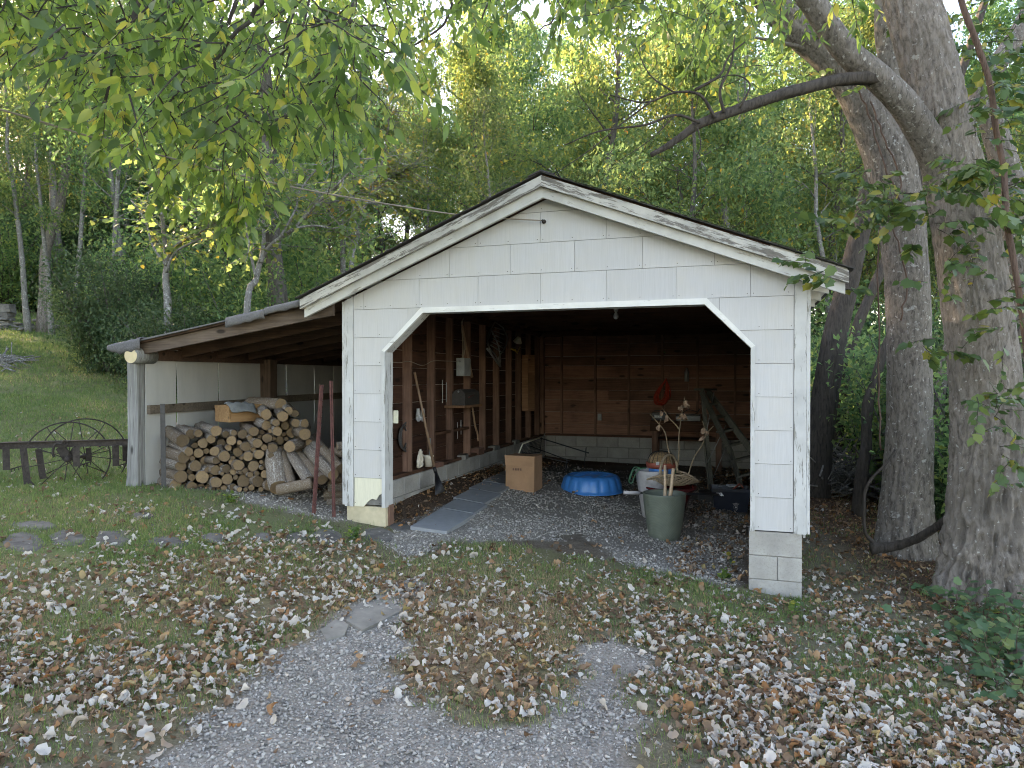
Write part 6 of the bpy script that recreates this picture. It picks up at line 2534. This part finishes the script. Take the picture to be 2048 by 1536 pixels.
# long black pole with grey foam sleeve lying across
pa_, pb_ = at(1247, 985, bs.y - .38), at(1438, 989, bs.y - .30)
pl_ = thing("black_pole", "long black pole with a grey sleeve lying level behind the sage pot", "pole", pa_)
for nm, a, b_, r_, mt in (("sleeve", pa_, pa_.lerp(pb_, .17), .021, 'pot_white'), ("shaft", pa_.lerp(pb_, .171), pb_, .0135, 'black')):
    rel(tube(nm, [a, a.lerp(b_, .5), b_], r_, M[mt], pl_, 12), pl_)
q = [pb_ + Vector((jit(.05), jit(.05), jit(.02))) for _ in range(9)]
rel(tube("white_string", smooth_path(q, 4), .004, M['paintprint'], pl_, 5), pl_)

# upside-down blue paddling pool
g = gnd(1185, 985)
pool = thing("paddling_pool", "blue scalloped plastic paddling pool lying upside down on the gravel", "paddling pool", (g.x + .0, g.y + .12, h1(g.x, g.y + .12) - .01), R(10))
pool.scale = (.90, .90, .88)
fl = lambda a, z: 1 + .045 * (abs(math.sin(a * 8)) ** .6) * min(1, z * 12) + .008 * math.sin(z * 75)
lathe("shell", [(.46, 0), (.475, .004), (.47, .018), (.455, .025), (.445, .06), (.43, .11), (.42, .15), (.405, .20), (.385, .235), (.35, .255), (.33, .258), (.32, .245), (.15, .243), (.0, .243)], M['pool'], pool, 112, fn=fl)
for i in range(6):
    a = i * math.pi / 3
    x, y = .2 * math.cos(a), .2 * math.sin(a)
    lathe("moulded_bump", [(.0, .02), (.05, .015), (.075, 0)], M['pool'], pool, 14, loc=(x, y, .243))

# cardboard box
g = gnd(1043, 982)
cb = thing("cardboard_box", "closed brown cardboard box with folded flaps on the gravel by the block wall", "cardboard box", (g.x + .02, g.y - .06, h1(g.x, g.y) - .005), ANG)
bw, bd, bh = .385, .38, .45
x0 = -bw * .62
box("carton", x0, x0 + bw, .0, bd, 0, bh, M['cardboard'], cb, j=.004, bev=.004)
prism("flap", [(x0 - .012, bh + .010), (x0 + bw + .008, bh + .006), (x0 + bw - .012, bh - .125), (x0 + .004, bh - .115)], -.012, -.006, M['cardboard'], cb, rot=(R(-3), 0, 0), loc=(0, -.012, 0))
o = prism("flap", [(0, bh + .008), (bd + .004, bh + .004), (bd - .002, bh - .12), (.012, bh - .13)], -.003, .003, M['cardboard'], cb)
o.matrix_local = Matrix.Translation((x0 + bw + .012, 0, 0)) @ Matrix.Rotation(R(90), 4, 'Z') @ Matrix.Rotation(R(-5), 4, 'X')
for i in range(4):
    prism("printed_mark", [(x0 + .10 + i * .032, .27), (x0 + .122 + i * .032, .27), (x0 + .12 + i * .032, .30), (x0 + .10 + i * .032, .298)], -.0062, -.0045, M['cardboard_print'], cb)

# overturned wire cart behind the box
wc = thing("wire_cart", "tipped-over folding wire cart with white-edged mesh basket and thin black rods behind the cardboard box", "cart", (0, 0, 0))
ct = 3.9
A4 = [at(1037, 908, 10.3), at(1045, 888, 10.4), at(1083, 874, 10.9), at(1080, 905, 10.7)]
wc.location = Gz(1.3, 4.0)
rel(tube("basket_rim", [A4[0], A4[1], A4[2]], .011, M['cream'], wc, 7), wc)
rel(tube("basket_rim", [A4[2], A4[3], A4[0]], .008, M['wiremetal'], wc, 6), wc)
for i in range(1, 14):
    f = i / 14
    rel(tube("mesh_wire", [A4[0].lerp(A4[3], f), A4[1].lerp(A4[2], f)], .0035, M['wiremetal'], wc, 4), wc)
for i in range(1, 9):
    f = i / 9
    rel(tube("mesh_wire", [A4[0].lerp(A4[1], f), A4[3].lerp(A4[2], f)], .0035, M['wiremetal'], wc, 4), wc)
for a, b_, r_ in (((1080, 876, 10.9), (1177, 906, 10.2), .010), ((1060, 892, 10.4), (1140, 922, 9.7), .008), ((1134, 920, 9.75), (1125, 985, 9.5), .0075), ((1172, 895, 10.2), (1168, 935, 10.3), .006), ((1045, 905, 10.2), (1136, 925, 9.7), .007)):
    rel(tube("rod", [at(*a), at(*b_)], r_, M['wiremetal'], wc, 6), wc)

# orange cord hanging on the back wall
oc = thing("orange_extension_cord", "bright red-orange extension cord hanging in a loose teardrop coil on the back wall", "extension cord", (0, 0, 0))
q0 = onF(1333, 757, DEP - .09)
oc.location = G(q0.x, q0.y, q0.z)
oc.rotation_euler[2] = ANG
for k in range(13):
    w_ = rnd.uniform(.10, .17)
    h_ = rnd.uniform(.42, .50)
    sk = -rnd.uniform(.02, .17)
    pts = []
    for i in range(22):
        a = 2 * math.pi * i / 22
        f = (1 - math.cos(a)) / 2
        pts.append(Vector((sk * f + w_ * math.sin(a) * (f ** .8), -.03 + jit(.015) - k * .003, -h_ * f)))
    tube("loop", pts, .008, M['orange'], oc, 5, closed=True)

# workbench with dark bits at the back right
wb = thing("workbench", "low rough wooden workbench against the back wall at the right", "workbench", G(0, 0, 0), ANG)
qa = onF(1302, 842, DEP - .5)
qb = onF(1420, 842, DEP - .5)
wb.location = P0
zt = qa.z
box("top_board", qa.x, qb.x + .35, DEP - .62, DEP - .36, zt - .03, zt + .01, M['stud_x'], wb)
box("top_board", qa.x, qb.x + .35, DEP - .355, DEP - .08, zt - .03, zt + .008, M['stud_x'], wb)
box("apron", qa.x, qb.x + .35, DEP - .66, DEP - .625, zt - .17, zt - .035, M['stud_x'], wb)
for x in (qa.x + .03, qb.x + .1):
    box("leg", x, x + .10, DEP - .62, DEP - .55, .05, zt - .032, M['stud'], wb)
    box("leg", x, x + .08, DEP - .18, DEP - .1, .05, zt - .032, M['stud'], wb)
box("lower_shelf", qa.x + .02, qb.x + .3, DEP - .55, DEP - .1, .62, .65, M['stud_x'], wb)
q0 = onF(1303, 828, DEP - .45)
rdo = thing("battery_charger", "small black boxy charger with grey dial panel sitting on the workbench", "charger", G(q0.x, DEP - .45, zt + .011), ANG)
box("case", 0, .28, 0, .16, 0, .14, M['black'], rdo, bev=.008)
box("panel", .05, .19, -.006, -.001, .04, .10, M['greybox'], rdo)
for i in range(4):
    box("switch", .06 + i * .03, .078 + i * .03, -.012, -.007, .055, .075, M['paintprint'], rdo)
tube("handle", [(.03, .05, .14), (.05, .05, .175), (.23, .05, .175), (.25, .05, .14)], .007, M['black'], rdo, 6)
q0 = onF(1352, 830, DEP - .4)
tl = thing("dark_toolbox", "dark flat toolbox among cables on the right part of the workbench", "toolbox", G(q0.x, DEP - .45, zt + .011), ANG)
box("case", 0, .42, 0, .2, 0, .085, M['greybox'], tl, bev=.006)
box("lid", -.004, .424, -.004, .204, .086, .11, M['black'], tl, bev=.005)
tube("cable", smooth_path([(.1, -.01, .12), (.22, -.02, .20), (.36, 0, .17), (.42, .02, .22), (.35, .03, .13), (.25, 0, .12)], 5), .006, M['black'], tl, 5)
# wooden panel on back wall under bench
# step ladder
lad = thing("step_ladder", "old grey-green wooden step ladder standing open and slanting at the right rear of the garage", "ladder", (0, 0, 0))
lad.location = Gz(3.4, 4.6)
Yl = 9.9


def rb(nm, a, b_, w, h_, mt='ladder', up=(0, 0, 1)):
    o = beam(nm, at(*a), at(*b_), w, h_, M[mt], None, up)
    o.parent = lad
    o.location = o.location - lad.location
    return o


rb("rail", (1403, 783, 10.3), (1462, 905, 9.6), .03, .085)
rb("rail", (1416, 783, 10.5), (1520, 925, 9.3), .03, .10)
rb("rail", (1462, 905, 9.6), (1482, 975, 9.3), .03, .08)
rb("rail", (1505, 880, 9.5), (1520, 990, 9.2), .03, .08)
for i in range(6):
    f = .15 + i * .15
    a = at(1403, 783, 10.3).lerp(at(1482, 975, 9.3), f)
    b_ = at(1416, 783, 10.5).lerp(at(1540, 960, 9.2), f)
    o = beam("tread", a, b_, .12, .025, M['ladder'], None)
    o.parent = lad
    o.location = o.location - lad.location
rb("rear_leg", (1405, 785, 10.4), (1424, 985, 9.9), .05, .045)
rb("rear_leg", (1409, 880, 10.3), (1420, 985, 9.9), .04, .03)
rb("top_step", (1398, 779, 10.25), (1424, 779, 10.6), .16, .03)
for a, b_ in (((1428, 785, 10.3), (1412, 870, 10.1)), ((1452, 850, 10.0), (1415, 925, 10.0)), ((1450, 900, 9.8), (1424, 960, 9.9))):
    o = tube("brace_rod", [at(*a), at(*b_)], .006, M['steel'], lad, 5)
    rel(o, lad)

# navy bin with white print
g = gnd(1470, 1026)
nbn = thing("storage_bin", "dark navy plastic bin with small white print beside the right pier", "storage bin", (g.x, g.y, h1(g.x, g.y)), ANG + R(4))
vs = []
for (z, w_, d_) in ((0, .20, .15), (.26, .235, .18), (.262, .25, .195), (.30, .25, .195)):
    vs += [(-w_, -d_, z), (w_, -d_, z), (w_, d_, z), (-w_, d_, z)]
vs += [(-.235, -.18, .30), (.235, -.18, .30), (.235, .18, .30), (-.235, .18, .30), (-.2, -.15, .12), (.2, -.15, .12), (.2, .15, .12), (-.2, .15, .12)]
fs = [(3, 2, 1, 0)]
for r_ in (0, 4, 8, 12, 16):
    fs += [(r_ + i, r_ + (i + 1) % 4, r_ + 4 + (i + 1) % 4, r_ + 4 + i) for i in range(4)]
fs += [(20, 21, 22, 23)]
nbn.location.y += .2
obj("tub", mesh("tub", vs, fs, M['navy']), nbn)
for x0, x1, z0, z1 in ((.045, .075, .118, .121), (.02, .10, .108, .112), (.025, .095, .098, .101), (.035, .085, .085, .088), (.035, .085, .040, .043), (.035, .038, .044, .084), (.082, .085, .044, .084), (.05, .070, .054, .074)):
    yy = -.15 - .03 * (z0 / .26) - .0025
    box("printed_mark", x0, x1, yy - .002, yy, z0, z1, M['paintprint'], nbn)
tag(tube("red_rod", [nbn.matrix_basis @ Vector((.0, .0, .24)), nbn.matrix_basis @ Vector((.12, -.02, .35)), nbn.matrix_basis @ Vector((.16, -.05, .30))], .012, M['terracotta'], None, 8), "short red handle poking out of the navy bin", "handle")
cap = tag(lathe("metal_cap", [(0, .02), (.018, .018), (.024, 0)], M['steel'], None, 14, loc=nbn.matrix_basis @ Vector((-.13, -.05, .31))), "small shiny metal cap on the navy bin's contents", "cap")
tag(obj("clear_tray", boxm("clear_tray", -.09, .09, -.05, .05, 0, .02, M['paintprint'], .003), None, nbn.matrix_basis @ Vector((.05, .05, .301)), (.05, .04, .2)), "flat whitish tray lying on top of the navy bin", "tray")
tag(obj("black_tub", boxm("black_tub", 0, .26, 0, .3, 0, .17, M['black'], .01), None, nbn.matrix_basis @ Vector((-.40, .25, 0)), (0, 0, ANG)), "low black tub behind the left side of the navy bin", "tub")

# green hose loop on the pale planter
q = [at(x, y, bs.y - .05) for x, y in ((1285, 938), (1270, 934), (1262, 946), (1258, 962), (1264, 966), (1270, 950), (1280, 938), (1292, 936), (1268, 940), (1260, 958))]
tag(tube("garden_hose", smooth_path(q, 5), .007, M['greenhose'], None, 7), "loose loop of thin dark green hose left of the pale planter", "hose")

# ---- left wall: tools and hangings
WS = .17


def SW(px, py, s=WS):
    q = onS(px, py, s)
    return G(q.x, q.y, q.z)


bro = thing("fan_rake", "long wooden-handled rake leaning on the left wall with a black triangular fan head down", "rake", (0, 0, 0))
a, b_ = SW(829, 744, .20), SW(869, 938, .36)
bro.location = Vector((b_.x, b_.y, b_.z))
rel(tube("handle", [a, a.lerp(b_, .5), b_], [.014, .015, .016], M['handle'], bro, 10), bro)
c_, d_ = SW(871, 992, .50), SW(890, 984, .50)
e_ = SW(871, 940, .37)
for i in range(15):
    f = i / 14
    tip = c_.lerp(d_, f)
    rel(tube("tine", [e_.lerp(SW(873, 944, .37), f), e_.lerp(tip, .5), tip + Vector((0, 0, .01))], [.007, .006, .005], M['black'], bro, 5), bro)
rel(tube("head_bar", [c_.lerp(e_, .3), d_.lerp(e_, .3)], .006, M['black'], bro, 6), bro)
rel(tube("ferrule", [SW(868, 934, .357), SW(872, 946, .38)], .022, M['black'], bro, 10), bro)
a, b_ = SW(924, 650, .22), SW(944, 754, .22)
tag(tube("tool_handle", [a, b_], [.013, .018], M['handle'], None, 10), "tan wooden handle hanging slanted beside the grey electrical box", "tool handle")
q = [SW(x, y, .2) for x, y in ((945, 815), (950, 850), (955, 868), (956, 882))]
tag(tube("scythe_handle", smooth_path(q, 5), .014, M['handle'], None, 9), "short curved wooden handle hanging below the old mailbox", "tool handle")
# electrical box
q = onS(917, 734, .16)
eb = gth("electrical_box", "grey metal electrical box fixed to a stud on the left wall", "electrical box", .155, q.y)
eb.location.z = q.z
hgt_ = onS(917, 716, .16).z - q.z
box("case", 0, .11, -.07, .17, -hgt_, hgt_, M['greybox'], eb, bev=.004)
box("cover", .111, .118, -.062, .162, -hgt_ + .01, hgt_ - .01, M['greybox'], eb)
lathe("knob", [(0, .012), (.012, .008), (.014, 0)], M['steel'], eb, 10, loc=(.05, -.071, hgt_ * .6), rot=(R(90), 0, 0))
for k_ in range(3):
    tube("conduit", smooth_path([(.05, .02 + k_ * .02, hgt_), (.06, .02 + k_ * .05, hgt_ + .2), (.04, .06 + jit(.05), hgt_ + .45), (.03, .12, hgt_ + .55)], 5), .006, M['wire'], eb, 6)
tag(tube("wall_wire", smooth_path([SW(782, 724), SW(800, 725), SW(820, 723), SW(845, 731), SW(866, 722), SW(890, 722), SW(917, 723)], 5), .004, M['wire'], None, 5), "thin sagging electric wire running along the studs to the grey box", "wire")
# old mailbox on a little shelf
q = onS(910, 810, .17)
mbx = gth("old_mailbox", "dusty dark rounded-top mailbox lying on a small shelf between the studs", "mailbox", .17, q.y)
mbx.location.z = q.z
ln_ = .45
pr = [(-.09, 0), (-.09, .13)] + [(-.09 * math.cos(a), .13 + .08 * math.sin(a)) for a in np.linspace(.2, math.pi - .2, 9)] + [(.09, .13), (.09, 0)]
n = len(pr)
vs = [(.09 + x, -.1, z) for x, z in pr] + [(.09 + x, ln_, z) for x, z in pr]
obj("body", mesh("body", vs, [tuple(range(n)), tuple(range(2 * n - 1, n - 1, -1))] + [(i, n + i, n + (i + 1) % n, (i + 1) % n) for i in range(n)], M['darkpost']), mbx)
tube("flag", [(.19, .0, .10), (.19, .2, .13)], .008, M['rust_post'], mbx, 5)
lathe("latch", [(0, .015), (.012, .01), (.014, 0)], M['galv'], mbx, 8, loc=(.09, -.1, .18), rot=(R(90), 0, 0))
box("shelf", -.10, .2, -.14, ln_ + .05, -.035, -.002, M['pine'], mbx)
# folded webbed lawn chair
lc_ = thing("folded_lawn_chair", "folded tubular lawn chair with grey webbing hanging high on the left wall", "folding chair", (0, 0, 0))
lc_.location = SW(990, 650, .25)
fr = [SW(x, y, s) for x, y, s in ((990, 644, .25), (978, 665, .25), (976, 690, .3), (992, 712, .33), (1001, 733, .36), (998, 715, .36), (1010, 695, .4), (1014, 675, .38), (1006, 655, .3))]
rel(tube("frame_tube", smooth_path(fr, 6), .011, M['steel'], lc_, 7, closed=True), lc_)
fr2 = [SW(x, y, s) for x, y, s in ((983, 660, .28), (996, 690, .32), (1001, 720, .36), (996, 728, .38), (980, 700, .36), (975, 680, .3))]
rel(tube("frame_tube", smooth_path(fr2, 6), .011, M['steel'], lc_, 7, closed=True), lc_)
rel(tube("arm_rest", [SW(974, 697, .34), SW(1001, 733, .40)], .016, M['webbing'], lc_, 7), lc_)
for i in range(6):
    f = .1 + i * .15
    a = SW(990, 650, .26).lerp(SW(980, 698, .30), f)
    b_ = SW(1008, 655, .28).lerp(SW(1006, 715, .38), f)
    o = beam("webbing_strap", a, b_, .035, .003, M['webbing'], None)
    o.parent = lc_
    o.location = o.location - lc_.location
# small white lampshade-like thing and yellow tool
tag(lathe("white_funnel", [(.03, .09), (.075, .0), (.07, .0), (.026, .088)], M['cream'], None, 18, loc=SW(1035, 684, .25), rot=(.5, .3, 0)), "small pale funnel hanging near the back end of the left wall", "funnel")
tag(tube("yellow_tool", [SW(1022, 698, .2), SW(1030, 700, .25), SW(1034, 706, .25), SW(1040, 694, .25)], [.012, .02, .012, .01], M['yellowish'], None, 6), "small dull yellow hand tool hanging beneath the pale funnel", "tool")
# planks leaning between the last studs
for (px, lbl) in ((1050, "short pale plank"), (1063, "darker short plank")):
    a, b_ = SW(px, 822, .24), SW(px, 710, .20)
    tag(beam("plank", a, b_, .04, .11, M['pine'], None, up=(1, 0, 0)), f"{lbl} upright against the studs near the back corner", "plank")
# shell, little pot, galvanised sheet, rods, bricks on the ledge
q = onS(838, 920, .17)
sh_ = gth("shell_ornament", "cream fan-shaped shell ornament standing on the block ledge", "ornament", .16, q.y)
sh_.location.z = ZB + .045
n = 9
for i in range(n):
    a = math.pi * (.08 + .84 * i / (n - 1))
    L_ = .21 - .02 * abs(i - 4) * .6
    tube("shell_rib", [(.0, 0, .02), (.0 + .02, math.cos(a) * L_ * .30, .02 + math.sin(a) * L_ * .6), (.03, math.cos(a) * L_ * .52, .02 + math.sin(a) * L_ * 1.05)], [.012, .024, .012], M['shell'], sh_, 7)
lp = gth("small_pot", "little dented white pot beside the shell ornament on the ledge", "pot", .16, onS(858, 925, .17).y)
lp.location.z = ZB + .045
lathe("body", [(0, 0), (.045, 0), (.06, .10), (.063, .12), (.056, .12), (.05, .08)], M['shell'], lp, 20)
lathe("rim", [(.063, .12), (.068, .122), (.068, .135), (.06, .135)], M['shell'], lp, 20)
q = onS(866, 905, .1)
gs = gth("galvanised_sheet", "bent piece of galvanised sheet standing behind the rake handle", "metal sheet", .10, q.y)
gs.location.z = ZB + .045
vs = [(.0 + .03 * math.sin(i * .6), i * .035 - .12, z) for i in range(7) for z in (0, .33)]
obj("sheet", mesh("sheet", vs, [(2 * i, 2 * i + 2, 2 * i + 3, 2 * i + 1) for i in range(6)], M['galv'], True), gs)
for (px, py, lb) in ((927, 922, "lone brick lying on the block ledge below the fourth stud"), (872, 938, "brick lying on the ledge behind the rake's ferrule"), (989, 903, "grey brick on the ledge halfway along the left wall"), (1030, 882, "grey block piece on the ledge near the far corner"), (957, 908, "reddish clay pot-like brick on the ledge beneath the curved handle")):
    q = onS(px, py, .14)
    b0 = G(.13, q.y, ZB + .001)
    tag(obj("brick", boxm("brick", -.06, .06, -.10, .10, 0, .065 if px != 957 else .10, M['brickm'] if px in (957, 872) else M['stone'], .004), None, b0, (0, 0, ANG + jit(.2))), lb, "brick")
# hanging gloves, bits and a hose coil deep on the left wall
hg = thing("work_gloves", "pair of pale work gloves hanging between the second and third studs", "gloves", SW(833, 822, .10))
for k_ in range(2):
    for f_ in range(4):
        tube("finger", [(k_ * .05 + f_ * .013, -f_ * .01, -.05), (k_ * .055 + f_ * .016, -f_ * .01, -.13 + abs(f_ - 1.5) * .012)], [.012, .009], M['paintprint'], hg, 6)
    tube("palm", [(k_ * .055 + .02, -.01, .03), (k_ * .055 + .02, -.012, -.06)], [.02, .03], M['paintprint'], hg, 8)
hc = thing("hose_coil", "dark coiled hose hanging in the shadow left of the first stud", "hose", SW(806, 875, .10), ANG)
for k_ in range(4):
    tube("loop", arc((0, .03 * k_, 0), .10 + k_ * .012, 0, 6.2, 30, 'yz', 1.25), .009, M['darkpost'], hc, 6)
for (px, py, ln_, lb) in ((885, 760, .30, "dull grey saw blade hanging on the wall between the second and third studs"), (893, 765, .26, "grey scraper blade hanging right next to the saw blade"), (915, 845, .22, "pale cloth strip hanging beneath the mailbox shelf"), (922, 840, .20, "second pale strip hanging beneath the mailbox shelf")):
    a = SW(px, py, .09)
    tag(beam("hanging_tool", a, a + Vector((0, 0, -ln_)), .05, .006, M['galv'] if py < 800 else M['pot_white'], None, up=(1, 0, 0)), lb, "tool")
# glass bottle like smudge on back wall: a pale hanging bottle
q = onF(1374, 750, DEP - .02)
tag(lathe("clear_bottle", [(0, 0), (.04, 0), (.042, .17), (.02, .22), (.018, .25), (0, .25)], M['galv'], None, 14, loc=G(q.x, DEP - .10, q.z - .12)), "pale grey bottle hung on the back wall right of the orange cord", "bottle")
